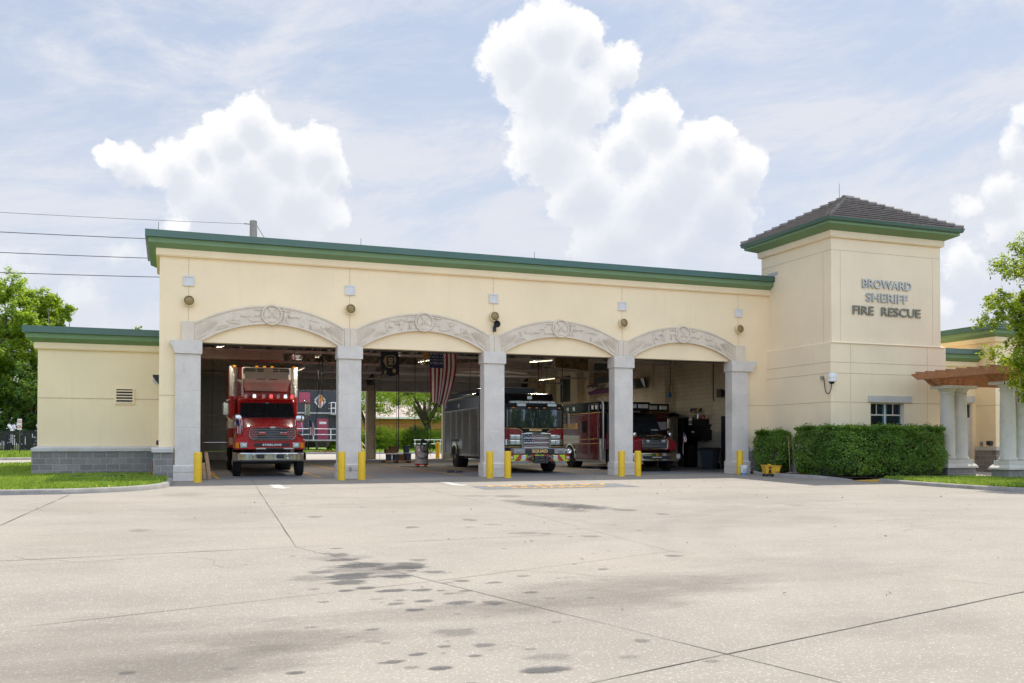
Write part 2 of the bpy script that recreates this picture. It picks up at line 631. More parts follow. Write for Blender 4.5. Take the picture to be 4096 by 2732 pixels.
def checker_plate(name, col=(0.62, 0.61, 0.58)):
    m_, k, b, out = newmat(name)
    tc = k.node('ShaderNodeTexCoord').outputs['Object']
    s = k.sep(tc)
    a = k.m('SINE', k.m('MULTIPLY', k.m('ADD', k.m('ADD', s[0], s[1]), s[2]), 90.0))
    c = k.m('SINE', k.m('MULTIPLY', k.m('SUBTRACT', k.m('ADD', s[0], s[1]), s[2]), 90.0))
    h = k.m('MULTIPLY', a, c)
    b.inputs['Base Color'].default_value = (*col, 1)
    b.inputs['Metallic'].default_value = 0.85
    b.inputs['Roughness'].default_value = 0.40
    bn = k.node('ShaderNodeBump')
    bn.inputs['Strength'].default_value = 0.8
    bn.inputs['Distance'].default_value = 0.01
    k.put(bn.inputs['Height'], h)
    m_.node_tree.links.new(bn.outputs[0], b.inputs['Normal'])
    return m_


def slatmat(name, col, metal, rough, pitch, depth=0.01, axis=2):
    m_, k, b, out = newmat(name)
    tc = k.node('ShaderNodeTexCoord').outputs['Object']
    s = k.sep(tc)
    h = k.m('SINE', k.m('MULTIPLY', s[axis], 2 * math.pi / pitch))
    b.inputs['Base Color'].default_value = (*col, 1)
    b.inputs['Metallic'].default_value = metal
    b.inputs['Roughness'].default_value = rough
    bn = k.node('ShaderNodeBump')
    bn.inputs['Strength'].default_value = 0.7
    bn.inputs['Distance'].default_value = depth
    k.put(bn.inputs['Height'], h)
    m_.node_tree.links.new(bn.outputs[0], b.inputs['Normal'])
    return m_


CREAM = stucco('cream_stucco', (0.90, 0.725, 0.465), 0.09)
CREAM_T = stucco('tower_stucco', (0.88, 0.725, 0.50), 0.10)
GREEN_ST = stucco('green_stucco', (0.185, 0.28, 0.145), 0.25)
GREEN_MT = M('green_metal_edge', (0.046, 0.115, 0.082), 0.42, 0.0, 0.08, 1.0, coat=0.2)
PIERC = M('pier_concrete', (0.66, 0.605, 0.525), 0.85, 0, 0.10, 1.3, 0.2, 60, dirt=0.22, spec=0.25)
CASTST = M('cast_stone', (0.70, 0.60, 0.465), 0.88, 0, 0.08, 1.6, 0.25, 60, dirt=0.14, spec=0.25)
PLAQ = M('plaque_stone', (0.68, 0.66, 0.62), 0.85, 0, 0.06, 3)
SPLIT = masonry('split_block', (0.235, 0.218, 0.197), (0.33, 0.305, 0.272), (0.46, 0.44, 0.41), 0.4, 0.2, 0.010, 0.95, 0.5, 0.9, 16.0)
CAPST = M('base_cap_stone', (0.55, 0.52, 0.465), 0.85, 0, 0.1, 2, 0.2, 50, dirt=0.2)
CMU = masonry('painted_block', (0.78, 0.70, 0.51), (0.80, 0.72, 0.53), (0.62, 0.55, 0.40), 0.4, 0.2, 0.010, 0.7, 0.35, 0.12, 40.0)
APRON = concrete_ground('apron_concrete', (0.285, 0.252, 0.210))
FLOORM = concrete_ground('bay_floor_concrete', (0.22, 0.22, 0.222), 0.8, 0.8, 0.4)
LOTM = concrete_ground('rear_lot_concrete', (0.36, 0.325, 0.28), 0.4, 0.4, 0.5)
KERBM = M('kerb_concrete', (0.30, 0.278, 0.245), 0.9, 0, 0.16, 2.2, 0.35, 45, dirt=0.5)
SOIL = M('soil', (0.10, 0.072, 0.045), 0.95, 0, 0.3, 5, 0.6, 25, bd=0.03)
YELLOW = M('bollard_yellow', (0.82, 0.51, 0.012), 0.42, 0, 0.08, 4, dirt=0.10, coat=0.1)
YPAINT = M('yellow_road_paint', (0.66, 0.36, 0.04), 0.8, 0, 0.25, 6, dirt=0.5)
WPAINT = M('white_road_paint', (0.42, 0.405, 0.375), 0.8, 0, 0.12, 6, dirt=0.3)
JOINTM = M('joint_sealant', (0.085, 0.075, 0.06), 0.9, 0, 0.3, 12)
BLACKM = M('black_plastic', (0.014, 0.014, 0.015), 0.45, 0, 0.1, 8)
DARKM = M('dark_steel', (0.05, 0.05, 0.052), 0.5, 0.3, 0.15, 5)
RUBBER = M('tyre_rubber', (0.018, 0.018, 0.018), 0.85, 0, 0.2, 20, 0.3, 60)
CHROME = M('chrome', (0.62, 0.61, 0.59), 0.09, 1.0, 0, 1)
STEEL = M('brushed_steel', (0.55, 0.55, 0.54), 0.33, 1.0, 0.08, 8)
GALV = M('galvanised_steel', (0.42, 0.42, 0.41), 0.45, 0.8, 0.12, 5)
TRUSSM = M('truss_paint', (0.50, 0.47, 0.43), 0.6, 0.1, 0.12, 4)
DECKM = slatmat('roof_deck_ribs', (0.55, 0.51, 0.46), 0.0, 0.7, 0.15, 0.03, 0)
DUCTM = M('duct_paint', (0.56, 0.51, 0.45), 0.55, 0.1, 0.08, 2)
DOORSEC = M('sectional_door', (0.42, 0.43, 0.43), 0.45, 0.1, 0.1, 4)
WHITE = M('white_paint', (0.78, 0.77, 0.74), 0.5, 0, 0.06, 5)
WOOD = M('pergola_wood', (0.42, 0.185, 0.08), 0.65, 0, 0.2, 6, 0.3, 20)
PLANK = M('bare_timber', (0.42, 0.26, 0.14), 0.75, 0, 0.25, 7, 0.3, 25)
COLST = M('column_stone', (0.66, 0.62, 0.53), 0.8, 0, 0.08, 2.5, 0.15, 50, dirt=0.22)
TILE = M('roof_tile', (0.185, 0.155, 0.13), 0.75, 0, 0.18, 5, 0.4, 30, dirt=0.2)
TILE_H = M('hip_tile', (0.20, 0.175, 0.155), 0.75, 0, 0.35, 6, 0.4, 30, dirt=0.25)
BARK = M('bark', (0.085, 0.065, 0.05), 0.95, 0, 0.35, 6, 0.9, 18, bd=0.04)
GRASSG = M('lawn_soil', (0.20, 0.29, 0.04), 0.95, 0, 0.3, 5, 0.5, 40)
SCREEN_G = M('windscreen_glass', (0.02, 0.025, 0.028), 0.02, 0, 0, 1, spec=0.5)
SCREEN_G.node_tree.nodes['Principled BSDF'].inputs['IOR'].default_value = 1.95
GLASS_D = M('dark_glass', (0.012, 0.016, 0.018), 0.03, 0, 0, 1, coat=0.0, spec=0.5)
RED = M('truck_red', (0.44, 0.008, 0.012), 0.28, 0.0, 0.05, 2, coat=0.35, spec=0.35)
MAROON = M('engine_maroon', (0.075, 0.004, 0.008), 0.20, 0.0, 0.05, 2, coat=0.2, spec=0.4)
BLACKP = M('gloss_black', (0.008, 0.008, 0.009), 0.12, 0.0, 0, 1, coat=0.0, spec=0.38)
GOLD = M('gold_leaf', (0.72, 0.47, 0.16), 0.4, 0.2, 0.05, 9)
AMBER = M('amber_lens', (0.85, 0.26, 0.01), 0.25, 0, 0, 1, coat=0.6)
REDLENS = M('red_lens', (0.45, 0.01, 0.012), 0.2, 0, 0, 1, coat=0.7)
REDGLOW = M('lit_red_lens', (0.9, 0.03, 0.03), 0.2, 0, 0, 1, coat=0.7, emit=0.5)
AMBERGLOW = M('lit_amber_lens', (1.0, 0.36, 0.02), 0.25, 0, 0, 1, emit=0.6)
CLEARL = M('clear_lens', (0.78, 0.80, 0.80), 0.12, 0.55, 0, 1, coat=1.0)
PLATE = checker_plate('checker_plate')
BRASS = M('bronze_lens', (0.30, 0.20, 0.075), 0.45, 0.25, 0.12, 14)
LAMPLIT = M('lit_tube', (1.0, 0.88, 0.62), 0.4, 0, 0, 1, emit=1.6)
FLAGR = M('flag_red', (0.22, 0.012, 0.03), 0.85, 0, 0.1, 5)
FLAGW = M('flag_white', (0.62, 0.56, 0.48), 0.85, 0, 0.08, 5)
FLAGB = M('flag_blue', (0.022, 0.03, 0.11), 0.85, 0, 0.1, 5)
LETTER = M('letter_metal', (0.40, 0.405, 0.38), 0.35, 0.7, 0.1, 3)
LETTER_D = M('letter_bronze', (0.19, 0.19, 0.145), 0.45, 0.4, 0.1, 3)


def gz(y):
    if y < 0:
        return 0.0178 * y
    return 0.0089 * min(y, 80.0)

# ------------------------------------------------------------------ ground, apron, kerbs, lawn
def sheet(name, pts, dz, mat, cuts=(0.0, 80.0), thick=0.0, kind='structure', label=None):
    bm = bmesh.new()
    vs = [bm.verts.new((x, y, 0)) for x, y in pts]
    bm.faces.new(vs)
    for c in cuts:
        bmesh.ops.bisect_plane(bm, geom=bm.verts[:] + bm.edges[:] + bm.faces[:], plane_co=(0, c, 0), plane_no=(0, 1, 0))
    bmesh.ops.recalc_face_normals(bm, faces=bm.faces[:])
    for f in bm.faces:
        if f.normal.z < 0:
            f.normal_flip()
    for v in bm.verts:
        v.co.z = gz(v.co.y) + dz
    me = bpy.data.meshes.new(name)
    bm.to_mesh(me)
    bm.free()
    me.materials.append(mat)
    o = bpy.data.objects.new(name, me)
    COL.objects.link(o)
    return tag(o, label, None, None, kind)


def rect(x0, y0, x1, y1):
    return [(x0, y0), (x1, y0), (x1, y1), (x0, y1)]


FARGR = M('far_ground', (0.12, 0.16, 0.05), 0.95, 0, 0.3, 1.2)
sheet('ground', rect(-400, -300, 400, 700), -0.03, FARGR)
sheet('apron', rect(-90, -75, 90, 0.30), 0.0, APRON)
sheet('bay_floor', rect(-0.6, 0.30, 22.8, 25.6), 0.004, FLOORM)
sheet('rear_lot', rect(-3.5, 25.6, 45, 42.5), 0.002, LOTM)
sheet('path', rect(22.0, -7.0, 40, -0.9), 0.03, KERBM)

# slab joints
JO = MB()


def joint(a, b, w=0.011, n=1):
    a, b = Vector((a[0], a[1], 0)), Vector((b[0], b[1], 0))
    t = (b - a).normalized()
    s = Vector((-t.y, t.x, 0))
    L = (b - a).length
    steps = max(2, int(L / 0.6))
    prev = None
    for i in range(steps + 1):
        p = a + (b - a) * (i / steps)
        ww = w * random.uniform(0.15, 0.85)
        q = p + s * random.uniform(-0.004, 0.004)
        l, r = q + s * ww, q - s * ww
        z = gz(p.y) + 0.004
        cur = ((l.x, l.y, z), (r.x, r.y, z))
        if prev:
            JO.quad(prev[0], prev[1], cur[1], cur[0])
        prev = cur


joint((1.92, 0.0), (1.11, -17.23), 0.013)
joint((-12, -18.0), (-2.5, -17.5), 0.016)
joint((-2.5, -17.5), (1.11, -17.23), 0.014)
joint((1.11, -17.23), (4.41, -16.98), 0.009)
joint((4.41, -16.98), (15.73, -16.41), 0.008)
joint((15.73, -16.41), (40, -15.2), 0.008)
joint((1.11, -17.23), (3.33, -24.46), 0.010)
joint((3.33, -24.46), (4.4, -28.0), 0.010)
joint((3.33, -24.46), (7.8, -23.18), 0.014)
joint((7.8, -23.18), (16, -20.9), 0.014)
joint((3.33, -24.46), (-1.5, -25.85), 0.014)
joint((-9, -24.4), (-1.65, -21.75), 0.007)
joint((-1.65, -21.75), (2.2, -20.6), 0.008)
joint((2.2, -20.6), (5.9, -19.25), 0.006)
joint((5.9, -19.25), (15.4, -16.6), 0.005)
joint((6.1, -0.2), (6.12, -12.42), 0.007)
joint((6.12, -12.42), (5.9, -19.25), 0.005)
joint((5.9, -19.25), (8.03, -22.98), 0.005)
joint((-2.82, -5.5), (-3.19, -12.9), 0.018)
joint((-3.19, -12.9), (-3.3, -17.5), 0.012)
joint((-9, -19.2), (-0.6, -17.7), 0.005)
joint((-20, -9.5), (18, -9.2), 0.005)
joint((11.2, -0.2), (11.0, -16.6), 0.005)
joint((16.2, -0.2), (15.8, -16.4), 0.005)
JO.build('slab_joint', JOINTM, smooth=0, recalc=False)
tag(bpy.data.objects['slab_joint'], kind='structure')


# stains soaked into the concrete
def stainmat(nm='oil_stain', c=(0.085, 0.082, 0.08), lo=.16, hi=.75, ns=7.0):
    m_, k, b, out = newmat(nm)
    b.inputs['Base Color'].default_value = (*c, 1)
    b.inputs['Roughness'].default_value = 0.75
    at = k.node('ShaderNodeAttribute', attribute_name='fade')
    g = k.node('ShaderNodeNewGeometry').outputs['Position']
    gs = k.sep(g)
    n = k.noise(k.vec(k.m('MULTIPLY', gs[0], .55), k.m('MULTIPLY', gs[1], 1.3)), ns, 6.0, 0.7)
    n2 = k.noise(g, 45.0, 3.0, 0.7)
    a = k.m('ADD', at.outputs['Fac'], k.m('MULTIPLY', k.m('SUBTRACT', n, 0.5), 2.1))
    a = k.step(a, lo, hi)
    st = k.node('ShaderNodeAttribute', attribute_name='strength')
    a = k.m('MULTIPLY', a, st.outputs['Fac'])
    a = k.m('MULTIPLY', a, k.lin(n2, 0.3, 0.75, 1.0, 0.55))
    tr = k.node('ShaderNodeBsdfTransparent')
    mx = k.node('ShaderNodeMixShader')
    k.put(mx.inputs[0], a)
    nt = m_.node_tree
    nt.links.new(tr.outputs[0], mx.inputs[1])
    nt.links.new(b.outputs[0], mx.inputs[2])
    nt.links.new(mx.outputs[0], out.inputs[0])
    return m_


STAIN = stainmat()


def stains(name, spots, mat=None):
    vs, fs, fade, stg = [], [], [], []
    for kk, (x, y, rx, ry, st) in enumerate(spots):
        o = len(vs)
        n = 22
        dz = 0.0045 + 0.0003 * (kk % 9)
        vs.append((x, y, gz(y) + dz))
        fade.append(1.0)
        stg.append(st)
        for ring, fr in ((0.5, 0.75), (0.8, 0.4), (1.15, 0.0)):
            for j in range(n):
                q = 2 * math.pi * j / n
                yy = y + ry * ring * math.sin(q)
                vs.append((x + rx * ring * math.cos(q), yy, gz(yy) + dz))
                fade.append(fr)
                stg.append(st)
        for j in range(n):
            fs.append((o, o + 1 + j, o + 1 + (j + 1) % n))
            for r_ in range(2):
                a = o + 1 + r_ * n
                fs.append((a + j, a + n + j, a + n + (j + 1) % n, a + (j + 1) % n))
    me = bpy.data.meshes.new(name)
    me.from_pydata(vs, [], fs)
    at = me.attributes.new('fade', 'FLOAT', 'POINT')
    at.data.foreach_set('value', fade)
    at = me.attributes.new('strength', 'FLOAT', 'POINT')
    at.data.foreach_set('value', stg)
    me.materials.append(mat or STAIN)
    o = bpy.data.objects.new(name, me)
    COL.objects.link(o)
    tag(o, kind='structure')


SP = [
    # bigger patch around the joint crossing
    (1.62, -19.2, .34, .26, .8), (2.0, -19.55, .34, .16, .75), (1.40, -19.9, .30, .12, .8), (1.80, -20.1, .30, .10, .7),
    (1.50, -18.7, .26, .16, .6), (1.25, -20.4, .24, .20, .75), (1.85, -20.2, .20, .14, .6), (2.20, -19.4, .22, .30, .6),
    (1.10, -19.6, .18, .14, .5), (2.35, -20.0, .16, .12, .55), (1.55, -18.2, .16, .22, .5), (2.4, -19.0, .13, .15, .4),
    (0.9, -20.0, .3, .25, .25), (1.5, -18.5, .5, .3, .2), (1.75, -19.5, .75, .6, .33),
    (1.33, -20.05, .30, .22, .85), (1.15, -20.9, .10, .07, .7), (1.36, -20.8, .13, .09, .75), (1.60, -21.05, .20, .10, .8), (1.88, -21.1, .13, .09, .7),
    (1.75, -21.7, .12, .09, .65), (1.55, -22.1, .12, .08, .75), (2.05, -21.9, .19, .12, .6), (2.35, -22.0, .13, .15, .6),
    (2.1, -21.4, .08, .05, .5), (2.3, -21.3, .10, .06, .5), (2.45, -20.7, .12, .1, .6), (2.75, -20.9, .12, .08, .5),
    (3.2, -20.6, .1, .07, .4), (2.9, -21.6, .12, .07, .55),
    # foreground drips
    (.93, -23.88, .13, .07, .7), (1.16, -23.72, .09, .05, .7), (1.22, -24.15, .11, .06, .85), (1.42, -23.55, .07, .04, .6),
    (1.55, -23.9, .07, .04, .7), (1.88, -24.42, .20, .115, .9), (2.05, -24.1, .22, .12, .25), (1.64, -23.1, .22, .17, .3),
    (1.72, -23.6, .12, .07, .5), (.25, -23.95, .085, .045, .75), (1.02, -23.3, .05, .03, .4), (2.6, -24.3, .10, .06, .25), (3.1, -24.6, .08, .05, .35),
    (1.35, -23.75, .03, .02, .6), (1.48, -23.4, .03, .02, .6), (.8, -23.0, .05, .03, .35),
    # stain further up the apron
    (7.15, -11.2, .55, 1.0, .55), (7.6, -11.9, .65, 1.0, .6), (7.9, -12.4, .5, .7, .5), (7.2, -13.0, .35, .5, .35), (8.3, -13.2, .3, .4, .4),
    (6.9, -10.4, .4, .5, .3), (7.3, -8.9, .45, .5, .3), (6.6, -8.6, .5, .4, .2), (8.6, -14.3, .16, .2, .4),
    (4.6, -14.3, .16, .25, .35), (2.0, -12.9, .2, .25, .3), (3.3, -15.2, .14, .18, .4), (-1.0, -14.4, .2, .3, .2),
    (12.6, -13.2, .25, .3, .2), (5.6, -17.3, .2, .2, .35), (4.8, -16.6, .25, .2, .25),
]
for q in range(150):
    # small drips scattered along the lines the trucks take
    bx_, by_ = random.choice(((1.7, -20.0), (1.9, -21.5), (7.3, -12.0), (2.6, -9.0), (12.6, -8.0), (5.0, -17.0), (1.2, -23.8)))
    x, y = bx_ + random.gauss(0, .8), by_ + random.gauss(0, 1.7)
    if y < -1.2 and y > -26:
        r_ = abs(random.gauss(0, .035)) + .012
        SP.append((x, y, r_ * random.uniform(1, 1.6), r_, random.uniform(.15, .6)))
stains('oil_stain', SP)
# hairline cracks
ck = MB()
for x, y, a, n_ in ((-1.0, -17.6, 200, 9), (3.0, -20.2, 10, 12), (6.5, -15.5, 60, 14), (9.5, -17.5, -20, 12), (-2.0, -11.0, 80, 12), (4.0, -7.0, 100, 9), (11.0, -19.0, 30, 12), (.2, -19.0, 150, 8), (13.5, -10.5, 75, 10)):
    for q in range(n_):
        a += random.gauss(0, 22)
        x2, y2 = x + .22 * math.cos(R(a)), y + .22 * math.sin(R(a))
        w_ = random.uniform(.0012, .0034)
        nx_, ny_ = -math.sin(R(a)) * w_, math.cos(R(a)) * w_
        ck.quad((x - nx_, y - ny_, gz(y) + .0041), (x2 - nx_, y2 - ny_, gz(y2) + .0041), (x2 + nx_, y2 + ny_, gz(y2) + .0041), (x + nx_, y + ny_, gz(y) + .0041))
        x, y = x2, y2
tag(ck.build('slab_crack', JOINTM, smooth=0, recalc=False), kind='structure')

# wide brownish weathering on the older slabs
WEATH = stainmat('weathered_concrete', (0.125, 0.105, 0.085), .15, 1.0, 1.3)
WSP = [(-.9, -23.0, 1.5, 1.3, .55), (-.3, -23.6, .9, .5, .5), (.3, -22.9, .8, .35, .45), (1.6, -22.3, 1.3, .35, .5), (3.6, -21.8, 1.5, .8, .5), (4.6, -21.4, 1.2, .7, .45), (3.0, -22.4, 1.1, .7, .4),
                      (5.2, -24.0, 1.0, .6, .35), (6.6, -21.2, 1.6, .8, .3), (-2.2, -9.5, 1.2, 1.8, .25), (4.5, -10.5, 2.2, 1.6, .22), (9.5, -14.5, 3.0, 2.0, .25), (13, -11, 2.5, 2.2, .25), (-1.5, -15.5, 1.5, 1.3, .2), (.4, -12, 1.4, 2.2, .2), (-.2, -6.2, .5, .7, .5)]
stains('weathering', [(x, y, a * 1.3, b * 1.3, st * .38) for x, y, a, b, st in WSP], WEATH)

# tyre scuffs: faint arcs
SC = []
for cx, cy, r0, a0, a1, st in ((15.5, -22.5, 10.2, 95, 165, .030), (15.5, -22.5, 9.3, 95, 165, .026), (12.5, -27.0, 8.0, 100, 175, .012), (12.5, -27.0, 7.1, 100, 175, .012)):
    for q in np.linspace(a0, a1, 46):
        SC.append((cx + r0 * math.cos(R(q)), cy + r0 * math.sin(R(q)), .34, .30, st * random.uniform(.5, 1.2)))
stains('tyre_scuff', SC)

# painted markings
pm = MB()
PG = M('grey_road_patch', (0.155, 0.155, 0.155), 0.8, 0, 0.3, 4, dirt=0.4)
for (x0, y0), (x1, y1), (x2, y2), (x3, y3) in (((7.63, -4.89), (7.57, -6.41), (12.46, -6.30), (12.37, -4.65)),):
    pm.quad(*[(x, y, gz(y) + .0042) for x, y in ((x0, y0), (x1, y1), (x2, y2), (x3, y3))])
o = pm.build('road_marking_patch', PG, smooth=0, recalc=False)
tag(o, kind='structure')


def ground_text(body, x, y, h, w, name, mat):
    cu = bpy.data.curves.new(name, 'FONT')
    cu.body = body
    cu.size = 1.0
    cu.offset = 0.02
    cu.align_x = 'CENTER'
    cu.align_y = 'CENTER'
    cu.resolution_u = 3
    t = bpy.data.objects.new(name, cu)
    COL.objects.link(t)
    me = bpy.data.meshes.new_from_object(t.evaluated_get(bpy.context.evaluated_depsgraph_get()))
    bpy.data.objects.remove(t)
    xs = [v.co.x for v in me.vertices]
    ys = [v.co.y for v in me.vertices]
    sx, sy = w / (max(xs) - min(xs)), h / (max(ys) - min(ys))
    for v in me.vertices:
        yy = y + v.co.y * sy
        v.co = (x + v.co.x * sx, yy, gz(yy) + .0085)
    me.materials.clear()
    me.materials.append(mat)
    ob = bpy.data.objects.new(name, me)
    COL.objects.link(ob)
    tag(ob, kind='structure')


ground_text('NO ENTRY', 10.05, -5.05, 0.55, 3.9, 'road_marking_text', YPAINT)
ground_text('NO PARKING', 9.95, -5.98, 0.40, 2.75, 'road_marking_text', YPAINT)
pm = MB()
for cx in (2.33, 7.45):
    for pts in ([(cx - .16, -2.7), (cx - .16, -4.2), (cx + .16, -4.2), (cx + .16, -2.7)], [(cx - .40, -4.1), (cx + .02, -4.75), (cx + .40, -4.1)]):
        pm.add([(x, y, gz(y) + .0062 + (.001 if len(pts) == 3 else 0)) for x, y in pts], [tuple(range(len(pts)))])
o = pm.build('road_marking_arrow', WPAINT, smooth=0, recalc=False)
tag(o, kind='structure')

# bay floor lane lines
pm = MB()
for x in (0.95, 4.25, 5.95, 9.25, 11.0, 14.3, 16.0, 19.4):
    pm.quad((x - .06, .9, gz(.9) + .0085), (x + .06, .9, gz(.9) + .0085), (x + .06, 22, gz(22) + .0085), (x - .06, 22, gz(22) + .0085))
o = pm.build('floor_marking', YPAINT, smooth=0, recalc=False)
tag(o, kind='structure')


# kerbs
def kerb(name, pts, w=0.16, h=0.13, drop_end=0.0):
    rings = []
    P = [Vector((x, y, 0)) for x, y in pts]
    # smooth the polyline
    Q = []
    for i in range(len(P) - 1):
        p0, p1, p2, p3 = P[max(i - 1, 0)], P[i], P[i + 1], P[min(i + 2, len(P) - 1)]
        for s in range(5):
            t = s / 5
            Q.append(0.5 * ((2 * p1) + (-p0 + p2) * t + (2 * p0 - 5 * p1 + 4 * p2 - p3) * t * t + (-p0 + 3 * p1 - 3 * p2 + p3) * t ** 3))
    Q.append(P[-1])
    for i, p in enumerate(Q):
        t = (Q[min(i + 1, len(Q) - 1)] - Q[max(i - 1, 0)]).normalized()
        s = Vector((-t.y, t.x, 0))
        hh = h
        if drop_end and i >= len(Q) - 5:
            hh = h * (1 - drop_end * (i - len(Q) + 6) / 6)
        z = gz(p.y)
        rings.append([(p.x, p.y, z - .05), (p.x + s.x * .015, p.y + s.y * .015, z + hh * .8), (p.x + s.x * .05, p.y + s.y * .05, z + hh),
                      (p.x + s.x * w, p.y + s.y * w, z + hh), (p.x + s.x * w, p.y + s.y * w, z - .05)])
    o_ = MB().loft(rings).build(name, KERBM, smooth=50)
    return tag(o_, kind='structure')


kerb('kerb_lawn', [(-30, -5.6), (-12, -5.45), (-4.08, -5.31), (-2.82, -5.28), (-1.44, -4.61), (-0.72, -3.60), (-0.48, -2.4), (-0.42, -0.62)])
kerb('kerb_planter', [(21.05, -5.15), (20.46, -4.0), (20.07, -2.6), (19.95, -1.3), (20.5, -0.35)][::-1], 0.16, 0.13, 0.9)
kerb('kerb_right', [(45, -20.0), (28, -13.6), (21.75, -11.2), (21.36, -10.15), (21.17, -7.92), (21.2, -6.9), (21.3, -6.15)][::-1][::-1], 0.16, 0.12, 0.8) if False else \
    kerb('kerb_right', [(21.3, -6.15), (21.2, -6.9), (21.17, -7.92), (21.36, -10.15), (21.75, -11.3), (23.5, -13.0), (28, -15.0), (45, -21.0)], 0.16, 0.12)
# yellow painted ramp between the two kerbs
pm = MB()
pm.quad((21.02, -5.2, gz(-5.2) + .006), (21.25, -6.15, gz(-6.15) + .006), (22.6, -6.1, gz(-6.1) + .05), (22.5, -5.25, gz(-5.25) + .05))
o = pm.build('road_marking_ramp', YPAINT, smooth=0, recalc=False)
tag(o, kind='structure')
sheet('soil_bed', [(20.1, -1.3), (20.2, -2.7), (20.6, -4.0), (21.2, -5.0), (25.6, -5.3), (26.2, -4.2), (26.2, -3.0), (21.5, -3.0), (21.5, .2), (20.62, .1)], 0.085, SOIL)

LAWN = [(-28, -5.45), (-12, -5.3), (-4.09, -5.18), (-2.85, -5.13), (-1.48, -4.45), (-0.82, -3.5), (-0.62, -2.4), (-0.56, -0.2), (-0.9, 0.2), (-0.9, 3.2), (-4.4, 3.2), (-4.4, 14),
        (-3.6, 16.6), (-6.6, 16.2), (-7.4, 15.3), (-14, 14.6), (-28, 14.0)]
sheet('lawn', LAWN, 0.095, GRASSG)
RLAWN = [(21.34, -6.3), (21.33, -7.92), (21.52, -10.1), (21.9, -11.2), (23.6, -12.85), (28, -14.85), (40, -19), (40, -6.9), (30, -6.9), (25.6, -6.6), (22.2, -5.75)]
sheet('lawn', RLAWN, 0.085, GRASSG)
# road on the left with its far kerb and verge
sheet('road', [(-60, 14.4), (-14, 14.9), (-7.4, 15.5), (-6.6, 16.4), (-3.55, 16.8), (-3.5, 31), (-60, 24)], 0.0, LOTM)
kerb('kerb_road', [(-60, 23.0), (-20, 25.6), (-11.5, 26.6), (-9.2, 27.6), (-6.0, 29.4), (-3.5, 31.0)], 0.2, 0.15)
sheet('verge', [(-60, 23.2), (-20, 25.8), (-11.5, 26.8), (-9.2, 27.8), (-6.0, 29.6), (-3.5, 31.2), (-3.5, 60), (-60, 60)], 0.13, GRASSG)
sheet('verge', rect(-3.4, 43.6, 90, 140), 0.10, GRASSG)
kerb('kerb_rear', [(-3.4, 43.2), (20, 43.2), (60, 43.2)], 0.2, 0.14)


def in_poly(P, poly):
    x, y = P[:, 0], P[:, 1]
    c = np.zeros(len(P), bool)
    n = len(poly)
    for i in range(n):
        (x1, y1), (x2, y2) = poly[i], poly[(i + 1) % n]
        cond = ((y1 > y) != (y2 > y)) & (x < (x2 - x1) * (y - y1) / (y2 - y1 + 1e-12) + x1)
        c ^= cond
    return c


GRASSM = leafmat('grass_blade', (0.085, 0.17, 0.018), (0.22, 0.36, 0.035), (0.42, 0.46, 0.10), 0.4, 0.6)


def grass(name, poly, dz, n, h, box):
    P = np.column_stack([RNG.uniform(box[0], box[1], n), RNG.uniform(box[2], box[3], n)])
    P = P[in_poly(P, poly)]
    z = np.where(P[:, 1] < 0, .0178 * P[:, 1], .0089 * P[:, 1]) + dz
    hh = h * RNG.uniform(.5, 1.3, len(P))
    P3 = np.column_stack([P, z + hh * .42])
    N = np.column_stack([RNG.normal(0, 1, len(P)), RNG.normal(-.6, 1, len(P)), np.full(len(P), .25)])
    ob = leaf_mesh(name, P3, N, hh, GRASSM, aspect=.34, jitter=.1, up=np.tile([0, 0, 1.0], (len(P), 1)))
    return tag(ob, kind='stuff')


grass('grass', LAWN, .095, 60000, .10, (-9, -.6, -5.4, 8))
grass('grass', LAWN, .095, 14000, .13, (-14, -4.4, 8, 16.2))
grass('grass', RLAWN, .085, 42000, .12, (21.2, 30, -14, -5.9))
VERGE = [(-30, 25.3), (-20, 25.9), (-11.5, 26.9), (-9.2, 27.9), (-6.0, 29.7), (-5, 30.4), (-5, 50), (-30, 50)]
grass('grass', VERGE, .13, 16000, .22, (-18, -5, 26, 46))
grass('grass', rect(-3, 43.7, 40, 58), .10, 12000, .2, (2, 34, 43.7, 56))

# fallen leaves and twigs scattered on the apron
n = 520
P = np.column_stack([RNG.uniform(-3, 22, n), RNG.uniform(-24, -1.2, n)])
keep = RNG.uniform(0, 1, n) < (0.18 + 0.75 * np.clip((P[:, 0] - 3) / 14, 0, 1))
P = P[keep & (P[:, 0] < 20)]
LITM = leafmat('leaf_litter', (0.05, 0.028, 0.012), (0.12, 0.06, 0.02), (0.25, 0.15, 0.05), 0.1, 0.8)
lit = leaf_mesh('leaf_litter', np.column_stack([P, .0178 * P[:, 1] + .012]), np.tile([0, 0, 1.0], (len(P), 1)), RNG.uniform(.02, .075, len(P)), LITM, aspect=.45, jitter=.25)
tag(lit, kind='stuff')

# ------------------------------------------------------------------ the fire station
S = 5.05
GROOVE = M('groove_shadow_gap', (0.60, 0.475, 0.30), 0.95, 0, 0.15, 6)


def ring_rect(x0, y0, x1, y1, prof):
    """closed profile (offset, z) swept round a rectangle with mitred corners"""
    return [[(x0 - d, y0 - d, z), (x1 + d, y0 - d, z), (x1 + d, y1 + d, z), (x0 - d, y1 + d, z)] for d, z in prof]


